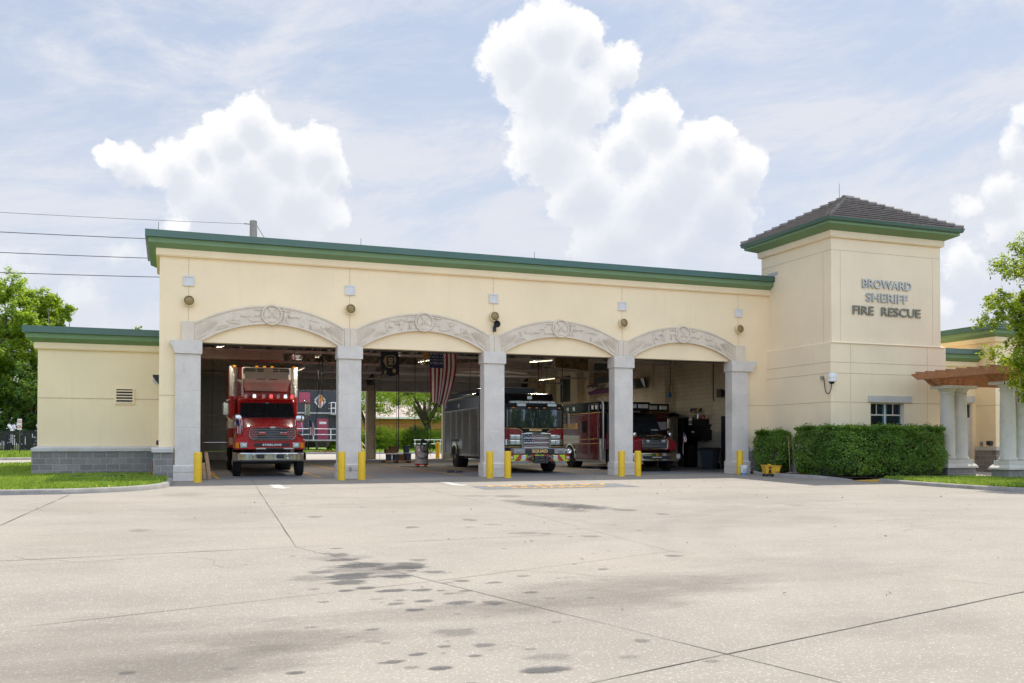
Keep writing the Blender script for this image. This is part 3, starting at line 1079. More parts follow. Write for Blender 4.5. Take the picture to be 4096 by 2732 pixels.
def eaves(root, rect_, ztrim, wall_mat=None, gutter=False, up=0.52):
    x0, y0, x1, y1 = rect_
    t0, t1 = ztrim

    def sweep(prof, name, mat, bev=0.0):
        rg = ring_rect(x0, y0, x1, y1, prof)
        mb = MB()
        n = len(rg)
        vs = [p for r in rg for p in r]
        fs = []
        for k in range(n):
            k2 = (k + 1) % n
            for i in range(4):
                j = (i + 1) % 4
                fs.append((k * 4 + i, k * 4 + j, k2 * 4 + j, k2 * 4 + i))
        mb.add(vs, fs)
        return mb.build(name, mat, root, smooth=0, bevel=bev)
    sweep([(-.1, t0), (.09, t0), (.09, t0 + .03), (.11, t0 + .03), (.11, t1), (-.1, t1)], 'wall_trim', wall_mat or CREAM)
    if gutter:
        sweep([(-.1, t1), (.11, t1), (.48, t1 + .15), (.48, t1 + .24), (-.1, t1 + .24)], 'soffit', GREEN_ST)
        sweep([(.10, t1 + .242), (.53, t1 + .242), (.57, t1 + .27), (.60, t1 + .38), (.10, t1 + .38)], 'gutter', GREEN_MT)
    else:
        sweep([(-.1, t1), (.11, t1), (.33, t1 + .13), (.33, t1 + .285), (-.1, t1 + .285)], 'soffit', GREEN_ST)
        sweep([(-.1, t1 + .287), (.42, t1 + .287), (.42, t1 + .50), (-.1, t1 + .52)], 'roof_edge', GREEN_MT)


hall = thing('fire_station_hall', 'long cream engine bay hall with four arched openings and a green roof edge', 'fire station', (10, 0, 0))
# front wall, one sheet with the bays cut out
m = MB()
m.prism([(-.85, .05), (-.36, .05), (-.36, 4.34), (20.56, 4.34), (20.56, -.05), (22.9, -.05), (22.9, 7.35), (-.85, 7.35)], 'y', .15, .45)
m.build('front_wall', CREAM, hall, smooth=0)
m = MB()
m.box(-.85, .45, -.05, -.60, 25.5, 7.35)
m.build('side_wall', CREAM, hall, smooth=0)
m = MB()
m.box(22.75, .45, -.05, 23.05, 25.5, 7.35)
for y0, y1 in ((9.55, 10.6), (18.3, 18.7), (20.0, 20.95), (24.2, 24.9)):
    m.box(22.35, y0, 0, 22.748, y1, 6.7)
m.build('inner_side_wall', CMU, hall, smooth=0)
m = MB()
m.box(-.598, .46, 0, -.56, 25.4, 6.7)
m.build('inner_wall', CMU, hall, smooth=0)
DOORS = [(1.35, 5.70), (6.45, 10.75), (11.35, 15.62), (16.25, 20.75)]
m = MB()
edges = [-.6] + [q for d in DOORS for q in d] + [23.05]
for i in range(0, len(edges), 2):
    m.box(edges[i], 25.5, -.05, edges[i + 1], 25.85, 7.35)
for a, b in DOORS:
    m.box(a, 25.5, 4.55, b, 25.85, 7.35)
m.build('back_wall', CMU, hall, smooth=0)
m = MB()
m.box(-.8, .46, 6.72, 23.04, 25.6, 6.95)
m.build('roof_deck', DECKM, hall, smooth=0)
m = MB()
m.box(-.9, .1, 7.35, 23.1, 25.9, 7.42)
m.build('roof', GALV, hall, smooth=0)
eaves(hall, (-.85, .15, 23.05, 3.5), (6.98, 7.20))
# split block base beside the end piers
m = MB()
m.box(-1.0, -.02, .02, -.42, .15, .88)
m.box(-1.0, .15, .02, -.852, 3.0, .88)
m.build('block_base', SPLIT, hall, smooth=0)
m = MB()
m.box(20.63, -.02, -.04, 21.49, .148, .88)
m.build('block_base', SPLIT, hall, smooth=0)
m = MB()
m.prism([(-.08, .88), (-.08, .98), (.146, 1.05), (.146, .88)], 'x', -1.05, -.43)
m.box(-1.05, .147, .881, -.853, 3.0, .98)
m.build('base_cap', CAPST, hall, smooth=0)
m = MB()
m.prism([(-.08, .88), (-.08, .98), (.146, 1.05), (.146, .88)], 'x', 20.64, 21.49)
m.build('base_cap', CAPST, hall, smooth=0)
m = MB()
m.box(-.85, .143, 2.64, -.40, .1505, 2.665)
m.box(20.6, .143, 2.64, 21.5, .1505, 2.665)
for i in range(5):
    x = i * S
    m.box(x - .008, .144, 4.97, x + .008, .1505, 5.42)
    m.box(x - .008, .144, 5.79, x + .008, .1505, 6.08)
    m.box(x - .008, .144, 6.41, x + .008, .1505, 6.98)
m.build('wall_joint', GROOVE, hall, smooth=0)

# piers with capitals and plinths
for i in range(5):
    x = i * S
    x0, x1 = x - .385, x + .365
    m = MB()
    m.box(x0, 0.0, .47, x1, .47, 1.637)
    m.box(x0, 0.0, 1.645, x1, .47, 2.797)
    m.box(x0, 0.0, 2.805, x1, .47, 3.95)
    m.box(x0 + .006, 0.006, 1.60, x1 - .006, .464, 2.9)
    pier = m.build('pier', PIERC, hall, smooth=0, bevel=.008)
    m = MB()
    if i == 0:
        fl = [(x - .55 + .015, 4.36), (x - .55, 4.34), (x - .545, 4.28), (x - .50, 4.20), (x - .44, 4.10), (x - .415, 4.0), (x - .41, 3.95)]
        m.prism(fl + [(x + .41, 3.95), (x + .41, 4.36)], 'y', -.06, .52)
    elif i == 4:
        fl = [(x + .73 - .015, 4.36), (x + .73, 4.34), (x + .725, 4.28), (x + .67, 4.20), (x + .60, 4.10), (x + .56, 4.0), (x + .555, 3.95)]
        m.prism(fl[::-1] + [(x - .42, 4.36), (x - .42, 3.95)][0:2] if False else [(x - .42, 3.95)] + fl[::-1] + [(x - .42, 4.36)], 'y', -.06, .52)
    else:
        m.box(x - .42, -.06, 3.95, x + .41, .52, 4.36)
    m.build('capital', PIERC, pier, smooth=30, bevel=.008)
    m = MB()
    m.box(x0 - .045, -.05, .268, x1 + .045, .50, .455)
    m.prism([(-.05, .455), (0.001, .49), (.47, .49), (.50, .455)], 'x', x0 - .045, x1 + .045)
    m.box(x0 - .045, -.05, -.03, x1 + .045, .50, .255)
    m.box(x0 - .02, -.03, .1, x1 + .02, .48, .3)
    m.build('plinth', PIERC, pier, smooth=0, bevel=.006)
    if i == 4:
        for ch in [pier] + [c for c in COL.objects if c.parent == pier]:
            pass
    # springer block above each capital
    m = MB()
    if i == 0:
        m.box(x - .20, .045, 4.362, x + .185, .16, 4.97)
    elif i == 4:
        m.box(x - .185, .045, 4.362, x + .24, .16, 4.97)
    else:
        m.box(x - .185, .045, 4.362, x - .004, .16, 4.97)
        m.box(x + .004, .045, 4.362, x + .20, .16, 4.97)
    m.build('springer_block', CASTST, hall, smooth=0, bevel=.006)
    m = MB()
    z0, z1 = 6.085, 6.405
    m.box(x - .16, .115, z0, x + .17, .16, z1)
    for w_, y_ in ((.0, .095),):
        m.box(x - .16, y_, z0, x - .115, .116, z1)
        m.box(x + .125, y_, z0, x + .17, .116, z1)
        m.box(x - .115, y_, z0, x + .125, .116, z0 + .045)
        m.box(x - .115, y_, z1 - .045, x + .125, .116, z1)
    m.build('wall_plaque', PLAQ, hall, smooth=0, bevel=.004)


# carved arch panels
def ell(cx, cz, rx, rz, n=12, rot=0.0):
    c, s = math.cos(rot), math.sin(rot)
    return [(cx + rx * math.cos(q) * c - rz * math.sin(q) * s, cz + rx * math.cos(q) * s + rz * math.sin(q) * c) for q in [2 * math.pi * j / n for j in range(n)]]


def limb(a, b, w0, w1):
    a, b = Vector(a), Vector(b)
    t = (b - a).normalized()
    s = Vector((-t.y, t.x))
    return [tuple(a + s * w0), tuple(a - s * w0), tuple(b - s * w1), tuple(b + s * w1)]


def carve(m, bay, c):
    Y0, Y1 = .044, .0625

    cnt = [0]

    def P(pts, d=0.0):
        cnt[0] += 1
        m.prism(pts, 'y', Y0 - d - .00035 * (cnt[0] % 37), Y1 + .0002 * (cnt[0] % 31))

    def zi(x):
        return .98 + math.sqrt(max(.01, 4.01 ** 2 - (x - c) ** 2))

    def zo(x):
        return .94 + math.sqrt(max(.01, 4.64 ** 2 - (x - c) ** 2))

    def at(u, f):
        x = c + u
        return x, zi(x) + .05 + (zo(x) - zi(x) - .1) * f
    # reeds and ferns at both springings
    for sg in (-1, 1):
        for q in range(9):
            bx = c + sg * (2.25 - .03 * q)
            a = R(88 - 7 * q)
            L = .56 - .018 * q
            tip = (bx - sg * L * math.cos(a), 4.42 + .045 * q + L * math.sin(a))
            tip = (tip[0], min(tip[1], zo(max(c - 2.3, min(c + 2.3, tip[0]))) - .09))
            P(limb((bx, 4.42 + .02 * q), tip, .014, .003))
        x0, z0 = at(sg * 1.62, .15)
        for q in range(11):
            t = q / 10
            px, pz = x0 + sg * (-.10 + .42 * t) * -1, z0 + .16 * math.sin(t * 2.6) - .02
            P(ell(px, pz, .022, .045, 8, sg * (t - .5)))
        P(limb((x0 + sg * .1, z0 - .03), (x0 - sg * .3, z0 + .1), .01, .008))

    def person(u, f, s=1.0, fl=1):
        x, z = at(u, f)
        x -= 0
        P(ell(x, z + .19 * s, .033 * s, .036 * s), .012)
        P([(x - .055 * s, z + .205 * s), (x + .055 * s, z + .205 * s), (x + .03 * s, z + .235 * s), (x - .03 * s, z + .235 * s)], .016)
        P([(x - .055 * s, z + .15 * s), (x + .055 * s, z + .15 * s), (x + .06 * s, z - .02 * s), (x - .06 * s, z - .02 * s)], .01)
        P(limb((x - .025 * s, z), (x - .06 * s * fl, z - .20 * s), .032 * s, .022 * s), .004)
        P(limb((x + .03 * s, z), (x + .07 * s * fl, z - .19 * s), .032 * s, .022 * s), .006)
        P(limb((x + .03 * s * fl, z + .12 * s), (x + .14 * s * fl, z + .04 * s), .02 * s, .014 * s), .016)
        P(limb((x - .05 * s * fl, z + .03 * s), (x + .22 * s * fl, z + .02 * s), .012 * s, .008 * s), .02)

    def truck(u, f, s=1.0, fl=1):
        x, z = at(u, f)
        pts = [(-.17, -.06), (.17, -.06), (.17, .0), (.12, .01), (.09, .06), (-.17, .06)]
        P([(x + fl * s * a, z + s * b) for a, b in pts])
        for a in (-.1, .11):
            P(ell(x + fl * s * a, z - s * .06, .03 * s, .03 * s), .012)

    def clouds(u, f):
        for q in range(5):
            x, z = at(u + .06 * q - .1, f)
            m.ball((x, .055, z + .02 * math.sin(q * 2)), .042, .035, .032, 8, 6)

    def bolt(u, f, s=1.0):
        x, z = at(u, f)
        p = [(-.2, .06), (-.08, .0), (-.09, .03), (.03, -.02), (.02, .012), (.2, -.04), (.05, .04), (.06, .01), (-.05, .055), (-.04, .03)]
        P([(x + a * s, z + b * s) for a, b in p])

    def mast(u, f, s=1.0):
        x, z = at(u, f)
        P(limb((x - .045 * s, z - .1 * s), (x, z + .12 * s), .008, .006))
        P(limb((x + .045 * s, z - .1 * s), (x, z + .12 * s), .008, .006))
        for q in range(4):
            w_ = .04 - .009 * q
            P(limb((x - w_, z - .08 + .05 * q), (x + w_, z - .08 + .05 * q), .005, .005), .004)

    def radio(u, f):
        x, z = at(u, f)
        P([(x - .06, z - .08), (x + .05, z - .09), (x + .07, z + .05), (x - .04, z + .06)])
        P(limb((x + .03, z + .05), (x + .05, z + .15), .008, .006))

    def hand(u, f, fl=1):
        x, z = at(u, f)
        P(limb((x - fl * .2, z + .03), (x - fl * .02, z), .045, .04))
        P(ell(x + fl * .03, z, .07, .05), .012)
        for q in range(4):
            P(ell(x + fl * (.07 + .012 * q), z + .035 - .022 * q, .03, .011), .018)

    def gator(u, f, fl=1):
        x, z = at(u, f)
        pts = [(-.22, .05), (-.12, .07), (-.02, .06), (.06, .05), (.2, .015), (.21, -.01), (.08, -.02), (0, -.04), (-.1, -.03), (-.17, 0)]
        P([(x + fl * a, z + b) for a, b in pts])
        for a in (-.06, .05):
            P(limb((x + fl * a, z - .02), (x + fl * (a + .02), z - .08), .014, .012), .008)

    def bird(u, f, fl=1):
        x, z = at(u, f)
        P(ell(x, z, .075, .05, 12, .5), .01)
        P(ell(x + fl * .05, z + .07, .03, .03), .012)
        P(limb((x + fl * .07, z + .07), (x + fl * .13, z + .03), .014, .004))
        P(limb((x - fl * .05, z - .02), (x - fl * .14, z - .06), .03, .012))

    def boat(u, f):
        x, z = at(u, f)
        P([(x - .17, z - .02), (x + .2, z - .02), (x + .15, z - .07), (x - .12, z - .08)])
        P([(x - .06, z - .018), (x + .06, z - .018), (x + .04, z + .06), (x - .04, z + .06)], .008)

    def airboat(u, f):
        x, z = at(u, f)
        P(ell(x + .1, z + .06, .12, .12, 18))
        P(ell(x + .1, z + .06, .09, .09, 18), .008)
        P([(x - .2, z - .02), (x + .2, z - .07), (x + .18, z - .12), (x - .12, z - .09)], .01)
        P(ell(x - .05, z + .06, .03, .035), .01)
        P(limb((x - .05, z + .05), (x - .06, z - .03), .04, .04), .006)

    def copter(u, f):
        x, z = at(u, f)
        P(ell(x, z, .07, .042), .008)
        P(limb((x + .05, z + .01), (x + .2, z + .03), .014, .008))
        P(limb((x - .13, z + .065), (x + .13, z + .06), .007, .007))
        P(limb((x - .07, z - .055), (x + .07, z - .055), .006, .006))

    def ladder(u, f):
        x, z = at(u, f)
        P(limb((x - .1, z + .14), (x + .03, z - .14), .008, .008))
        P(limb((x - .04, z + .16), (x + .09, z - .12), .008, .008))
        for q in range(5):
            t = q / 4
            P(limb((x - .1 + .13 * t, z + .14 - .28 * t), (x - .04 + .13 * t, z + .16 - .28 * t), .006, .006))

    def shrimp(u, f, fl=1):
        x, z = at(u, f)
        P([(x - .18 * fl, z - .03), (x + .02 * fl, z + .0), (x + .12 * fl, z + .07), (x + .14 * fl, z - .03), (x + .02 * fl, z - .07), (x - .1 * fl, z - .06)], .01)
        P(limb((x - .17 * fl, z - .03), (x - .34 * fl, z + .03), .012, .02))
    clouds(-.42, .86)
    clouds(.44, .86)
    if bay == 0:
        airboat(-1.18, .42); shrimp(-.80, .60); gator(-.53, .18); bird(-.42, .55)
        person(.44, .42); truck(.74, .66); radio(.95, .22); mast(1.22, .2); bolt(1.30, .62); hand(1.66, .52, -1)
    elif bay == 1:
        person(-1.28, .42, .9); hand(-1.02, .78); person(-.80, .40, .9, -1); mast(-.52, .24); truck(-.42, .72); bolt(-.64, .6); radio(-.38, .2)
        boat(.46, .48); copter(.95, .62); shrimp(.66, .20, -1); truck(1.22, .26, .9); person(1.34, .3, .75); ladder(1.55, .4)
    elif bay == 2:
        ladder(-1.50, .42); truck(-1.20, .58, 1.1, -1); hand(-.92, .4); bird(-.68, .62); truck(-.45, .3, 1.05)
        person(.44, .42, .95); truck(.76, .70, .9); radio(.95, .25); mast(1.2, .2); bolt(1.28, .62); hand(1.64, .5, -1)
    else:
        person(-1.25, .42, .9); person(-.82, .5, .95, -1); mast(-.52, .35); truck(-.42, .6, .8)
        truck(.42, .5, .8); bird(.72, .5); shrimp(1.12, .6, -1); gator(1.24, .22, -1); ladder(1.5, .3)


for i in range(4):
    c = i * S + S / 2
    zc_o, Ro, zc_i, Ri = .94, 4.64, .98, 4.01
    ho, hi = 2.335, 2.13
    outer = [(c - ho + 2 * ho * t, zc_o + math.sqrt(Ro ** 2 - (-ho + 2 * ho * t) ** 2)) for t in np.linspace(0, 1, 41)]
    inner = [(c + hi - 2 * hi * t, zc_i + math.sqrt(Ri ** 2 - (hi - 2 * hi * t) ** 2)) for t in np.linspace(0, 1, 41)]
    m = MB()
    m.prism(outer + [(c + ho, 4.364), (c + hi, 4.364)] + inner + [(c - hi, 4.364), (c - ho, 4.364)], 'y', .062, .16)
    ap = m.build('arch_panel', CASTST, hall, smooth=20)
    # raised rims
    m = MB()
    for (pts, dz0, dz1) in ((outer, -.055, .0), (inner, -.005, .06)):
        lo = [(x, z + dz0) for x, z in pts]
        hi_ = [(x, z + dz1) for x, z in pts]
        m.prism(lo + hi_[::-1], 'y', .034, .063)
    m.build('arch_rim', CASTST, ap, smooth=25)
    m = MB()
    carve(m, i, c)
    m.build('carving', CASTST, ap, smooth=25)
    m = MB()
    zc = 5.285
    m.lathe([(.30, .06), (.335, .055), (.335, .01), (.318, -.012), (.288, -.012), (.272, .005), (.268, .036), (.0001, .036)], (c, 0, zc), 'y', 32)
    for q in range(4):
        a = R(45 + 90 * q)
        pts = []
        for rr, w_ in ((.07, .045), (.15, .10), (.235, .155), (.25, .06), (.25, -.06), (.235, -.155), (.15, -.10), (.07, -.045)):
            pts.append((c + rr * math.cos(a) - w_ * math.sin(a), zc + rr * math.sin(a) + w_ * math.cos(a)))
        a2 = R(90 * q)
        pts = []
        for rr, w_ in ((.06, .04), (.14, .075), (.245, .135), (.225, .05), (.25, 0), (.225, -.05), (.245, -.135), (.14, -.075), (.06, -.04)):
            pts.append((c + rr * math.cos(a2) - w_ * math.sin(a2), zc + rr * math.sin(a2) + w_ * math.cos(a2)))
        m.prism(pts, 'y', .012, .037)
    m.lathe([(.085, .03), (.085, -.002), (.06, -.002), (.055, .008), (.0001, .008)], (c, 0, zc), 'y', 20)
    for q in range(6):
        a = R(30 + 60 * q)
        m.prism(limb((c, zc), (c + .05 * math.cos(a), zc + .05 * math.sin(a)), .008, .014), 'y', -.001, .009)
    m.build('arch_medallion', CASTST, ap, smooth=30)

# door heads and tracks behind the front lintels
m = MB()
for i in range(4):
    a, b = i * S + .37, (i + 1) * S - .39
    m.box(a, .46, 4.30, b, .54, 4.42)
    for z in (4.62, 4.70):
        pass
m.build('door_header', DARKM, hall, smooth=0)

# roof trusses spanning the bays
for yt in (3.6, 8.6, 13.6, 18.6, 23.0):
    m = MB()
    zb = 4.98 if yt > 5 else 4.78
    zt = 6.35
    m.box(-.55, yt - .06, zb - .05, 22.7, yt + .06, zb + .05)
    m.box(-.55, yt - .06, zt - .05, 22.7, yt + .06, zt + .05)
    nx = 13
    for q in range(nx):
        xa = -.5 + 23.2 * q / nx
        xm = xa + 23.2 / nx / 2
        xb = xa + 23.2 / nx
        m.tube([(xa, yt, zt - .06), (xm, yt, zb + .06)], .035, 6)
        m.tube([(xm, yt, zb + .06), (xb, yt, zt - .06)], .035, 6)
        m.tube([(xm, yt, zb + .06), (xm, yt, zt - .06)], .025, 6)
    m.build('roof_truss', TRUSSM, hall, smooth=30)
m = MB()
for x in np.arange(.2, 22.5, 1.55):
    m.box(x - .03, .5, 6.50, x + .03, 25.4, 6.70)
m.build('purlin', TRUSSM, hall, smooth=0)

# sectional doors on the rear wall: one shut, three rolled up
for di, (a, b) in enumerate(DOORS):
    m = MB()
    zlow = 0.22 if di == 0 else 4.42
    z = zlow
    while z < 5.1:
        z1 = min(z + .52, 5.12)
        m.box(a - .05, 25.38, z, b + .05, 25.44, z1 - .012)
        for q in range(7):
            xx = a + .15 + (b - a - .3) * q / 6
            m.box(xx - .03, 25.345, z + .03, xx + .03, 25.381, z1 - .05)
        m.box(a, 25.35, z + .05, b, 25.381, z + .075)
        m.box(a, 25.35, z1 - .10, b, 25.381, z1 - .075)
        z = z1
    if di > 0:
        # sections lying overhead on the horizontal tracks
        for q in range(6):
            y1 = 25.1 - q * .53
            zz = 5.24 + (0.10 * q if q > 0 else 0)
            m.box(a - .05, y1 - .50, zz, b + .05, y1, zz + .05)
            m.box(a, y1 - .10, zz - .04, b, y1 - .07, zz)
            m.box(a, y1 - .42, zz - .04, b, y1 - .39, zz)
    dr = m.build('sectional_door', DOORSEC, hall, smooth=0)
    m = MB()
    for xx in (a - .09, b + .04):
        m.box(xx, 25.36, .22, xx + .05, 25.47, 5.2)
        if di > 0:
            m.tube([(xx + .02, 25.4, 5.15), (xx + .02, 25.2, 5.35), (xx + .02, 21.8, 5.95)], .03, 6)
    m.cyl((a - .1, 25.3, 5.36), (b + .1, 25.3, 5.36), .045, n=10)
    for q in range(6):
        xx = a + (b - a) * (q + .5) / 6
        m.cyl((xx - .05, 25.3, 5.36), (xx + .05, 25.3, 5.36), .085, n=12)
    m.build('door_track', GALV, dr, smooth=40)
    m = MB()
    m.box(b - .02 if di < 3 else b + .1, 25.1, 4.75, (b if di < 3 else b + .1) + .36, 25.36, 5.45)
    m.build('door_motor', BLACKM, dr, smooth=0, bevel=.03)
    m = MB()
    m.box(a - .03, 25.36, zlow - .05, b + .03, 25.45, zlow - .002)
    m.build('bottom_seal', WHITE if di else BLACKM, dr, smooth=0)

# grey double shutter high on the inner side wall
m = MB()
m.box(22.70, 21.7, 3.80, 22.748, 23.3, 5.4)
m.box(22.685, 22.49, 3.82, 22.70, 22.51, 5.38)
m.build('wall_shutter', DARKM, hall, smooth=0)
m = MB()
DOORB = M('charcoal_door', (0.03, 0.034, 0.042), 0.5, 0, 0.1, 4)
m.box(22.71, 4.2, .05, 22.748, 5.18, 2.40)
m.build('inner_door', DOORB, hall, smooth=0)
m = MB()
m.box(22.71, 7.2, .08, 22.748, 8.95, 2.42)
dj = m.build('inner_door', DOORB, hall, smooth=0)
m = MB()
m.obox((22.45, 7.95, 1.22), (.012, .0, 0), (.30, .46, 0), (0, 0, 1.13))
m.build('door_leaf', DOORB, dj, smooth=0, bevel=.01)
m = MB()
m.box(22.72, 5.72, 3.1, 22.745, 5.79, 3.12)
m.tube([(22.68, 5.76, 6.6), (22.68, 5.76, 3.2), (22.66, 5.70, 3.12)], .022, 8)
m.build('sprinkler_pipe', MAROON, hall, smooth=40)
m = MB()
m.tube([(22.71, 5.93, 4.6), (22.71, 5.93, 1.95)], .012, 6)
m.box(22.67, 5.88, 1.80, 22.745, 5.99, 1.95)
m.build('wall_conduit', CMU, hall, smooth=40)
m = MB()
for q in range(4):
    m.tube([(22.71, 11.15 + q * .11, 6.5), (22.71, 11.15 + q * .11, 4.1 - .05 * q)], .022, 6)
m.box(22.66, 10.95, 3.95, 22.745, 11.7, 4.1)
m.build('wall_conduit', CMU, hall, smooth=40)


# ---------------------------------------------------------------- wing on the left
wing = thing('side_wing', 'low cream wing with a louvred vent and grey block base next to the arched hall', 'building', (-2.7, 3, 0))
m = MB()
m.box(-4.55, 3.0, .95, -.852, 12.0, 4.6)
m.build('wall', CREAM, wing, smooth=0)
m = MB()
m.box(-4.70, 2.88, .04, -.854, 12.15, .90)
m.build('block_base', SPLIT, wing, smooth=0)
m = MB()
m.loft(ring_rect(-4.55, 3.0, -.856, 12.0, [(.17, .902), (.17, 1.0), (.0, 1.075)]), cap=True)
m.build('base_cap', CAPST, wing, smooth=0)
m = MB()
for a, b in ((-4.555, -2.27), (-1.63, -.86)):
    m.box(a, 2.992, 2.63, b, 3.0005, 2.658)
m.box(-4.558, 2.992, 2.63, -4.5505, 12.0, 2.658)
m.build('wall_joint', GROOVE, wing, smooth=0)
m = MB()
for x in (-3.42, -2.28, -1.14):
    m.box(x - .004, 2.826, .905, x + .004, 2.83, 1.0)
m.build('cap_joint', GROOVE, wing, smooth=0)
m = MB()
for a, b, c_, d in ((-2.25, -2.20, 2.46, 3.01), (-1.70, -1.65, 2.46, 3.01), (-2.20, -1.70, 2.46, 2.50), (-2.20, -1.70, 2.97, 3.01)):
    m.box(a, 2.955, c_, b, 3.002, d)
vent = m.build('wall_vent', CREAM, wing, smooth=0)
m = MB()
for q in range(5):
    z = 2.52 + q * .095
    m.add([(-2.2, 2.945, z), (-1.7, 2.945, z), (-1.7, 2.985, z + .032), (-2.2, 2.985, z + .032), (-2.2, 2.95, z - .010), (-1.7, 2.95, z - .010), (-1.7, 2.99, z + .022), (-2.2, 2.99, z + .022)],
          [(0, 1, 2, 3), (4, 5, 6, 7), (0, 1, 5, 4), (2, 3, 7, 6), (0, 3, 7, 4), (1, 2, 6, 5)])
m.build('slat', CREAM, vent, smooth=0)
m = MB()
m.box(-2.2, 2.9988, 2.5, -1.7, 3.003, 2.97)
m.build('vent_recess', BLACKM, vent, smooth=0)
m = MB()
m.box(-4.5, 3.05, 4.6, -.86, 12, 4.72)
m.build('roof', GALV, wing, smooth=0)
eaves(wing, (-4.55, 3.0, -.2, 12.0), (4.23, 4.44))

# ---------------------------------------------------------------- square tower
tower = thing('tower', 'square cream tower with a tiled hip roof and raised metal lettering', 'tower', (24.1, -3.5, 0))
m = MB()
m.box(21.62, -3.53, 4.70, 26.65, .6, 8.9)
m.build('upper_wall', CREAM_T, tower, smooth=0)
wx0, wx1, wz0, wz1 = 23.28, 24.82, .95, 2.655
m = MB()
YF = -3.60
m.box(21.51, YF, -.1, wx0, YF + .3, 4.76)
m.box(wx1, YF, -.1, 26.82, YF + .3, 4.76)
m.box(wx0, YF, wz1, wx1, YF + .3, 4.76)
m.box(wx0, YF, -.1, wx1, YF + .3, wz0)
m.box(21.51, YF + .3, -.1, 21.8, 1.0, 4.76)
m.box(26.5, YF + .3, -.1, 26.82, 1.0, 4.76)
m.build('lower_wall', CREAM_T, tower, smooth=0)
m = MB()
m.loft(ring_rect(21.62, -3.53, 26.65, .95, [(.11, 4.762), (.0, 4.82)]), cap=True)
m.build('wall_ledge', CREAM_T, tower, smooth=0)
m = MB()
m.box(21.44, -3.68, -.08, 26.4, YF - .002, .88)
m.box(21.44, YF - .002, -.08, 21.508, -.1, .88)
m.build('block_base', SPLIT, tower, smooth=0)
m = MB()
m.box(21.40, -3.73, .882, 26.4, YF - .003, 1.03)
m.box(21.40, YF - .003, .882, 21.507, -.1, 1.03)
m.build('base_cap', CAPST, tower, smooth=0)
m = MB()
g = .011
for z in (4.07, 3.68, 2.645):
    m.box(21.505, YF - .003, z - g, 26.822, YF - .0002, z + g)
    m.box(21.505, YF, z - g, 21.5098, .14, z + g)
for x in (22.39, 25.93):
    m.box(x - .007, YF - .003, 1.0, x + .007, YF - .0002, 4.75)
m.box(21.615, -3.534, 8.10, 26.652, -3.5302, 8.12)
m.box(21.615, -3.53, 8.10, 21.6198, .59, 8.12)
for x in (22.02, 26.27):
    m.box(x - .006, -3.534, 4.83, x + .006, -3.5302, 8.10)
m.box(21.615, -3.1, 4.83, 21.6198, -3.088, 8.10)
m.build('wall_joint', GROOVE, tower, smooth=0)
eaves(tower, (21.62, -3.53, 26.65, .6), (8.55, 8.78), CREAM_T, gutter=True)
# tiled hip roof
EX0, EX1, EY0, EY1, EZ = 21.05, 27.22, -4.10, 1.17, 9.11
RX0, RX1, RY, RZ = 24.0, 24.3, -1.47, 10.62
rm = MB()
quads = [((EX0, EY0), (EX1, EY0), (RX1, RY), (RX0, RY)), ((EX1, EY0), (EX1, EY1), (RX1, RY), (RX1, RY)),
         ((EX1, EY1), (EX0, EY1), (RX0, RY), (RX1, RY)), ((EX0, EY1), (EX0, EY0), (RX0, RY), (RX0, RY))]
NC = 10
for e0, e1, r1, r0 in quads:
    def pt(t, s, lift):
        a = Vector((*e0, EZ)).lerp(Vector((*r0, RZ)), t)
        b = Vector((*e1, EZ)).lerp(Vector((*r1, RZ)), t)
        p = a.lerp(b, s)
        return (p.x, p.y, p.z + lift)
    for c_ in range(NC):
        t0, t1 = c_ / NC, (c_ + 1) / NC
        nt = max(2, int(18 * (1 - t0)))
        for q in range(nt):
            s0, s1 = q / nt, (q + 1) / nt
            j = random.uniform(-.003, .004)
            rm.add([pt(t0 - .012, s0, .10 + j), pt(t0 - .012, s1, .10 + j), pt(t1, s1, .012 + j), pt(t1, s0, .012 + j), pt(t0 + .03, s0, -.02), pt(t0 + .03, s1, -.02), pt(t0 + .03, s0, .06 + j), pt(t0 + .03, s1, .06 + j), pt(t0 - .012, s0, .055 + j), pt(t0 - .012, s1, .055 + j)],
                   [(0, 1, 2, 3), (4, 5, 7, 6), (0, 1, 9, 8), (8, 9, 7, 6), (0, 3, 4), (1, 2, 5)])
rm.build('roof', TILE, tower, smooth=0, recalc=False)
hm = MB()
for e, r in (((EX0, EY0), (RX0, RY)), ((EX1, EY0), (RX1, RY)), ((EX1, EY1), (RX1, RY)), ((EX0, EY1), (RX0, RY))):
    a, b = Vector((*e, EZ + .05)), Vector((*r, RZ + .06))
    N_ = 13
    for q in range(N_):
        p, p2 = a.lerp(b, q / N_), a.lerp(b, (q + 1.15) / N_)
        hm.tube([p + Vector((0, 0, .045)), p2 + Vector((0, 0, .0))], [.115, .085], 7)
hm.tube([(RX0 - .1, RY, RZ + .08), (RX1 + .1, RY, RZ + .08)], .11, 7)
hm.build('hip_tile', TILE_H, tower, smooth=20)
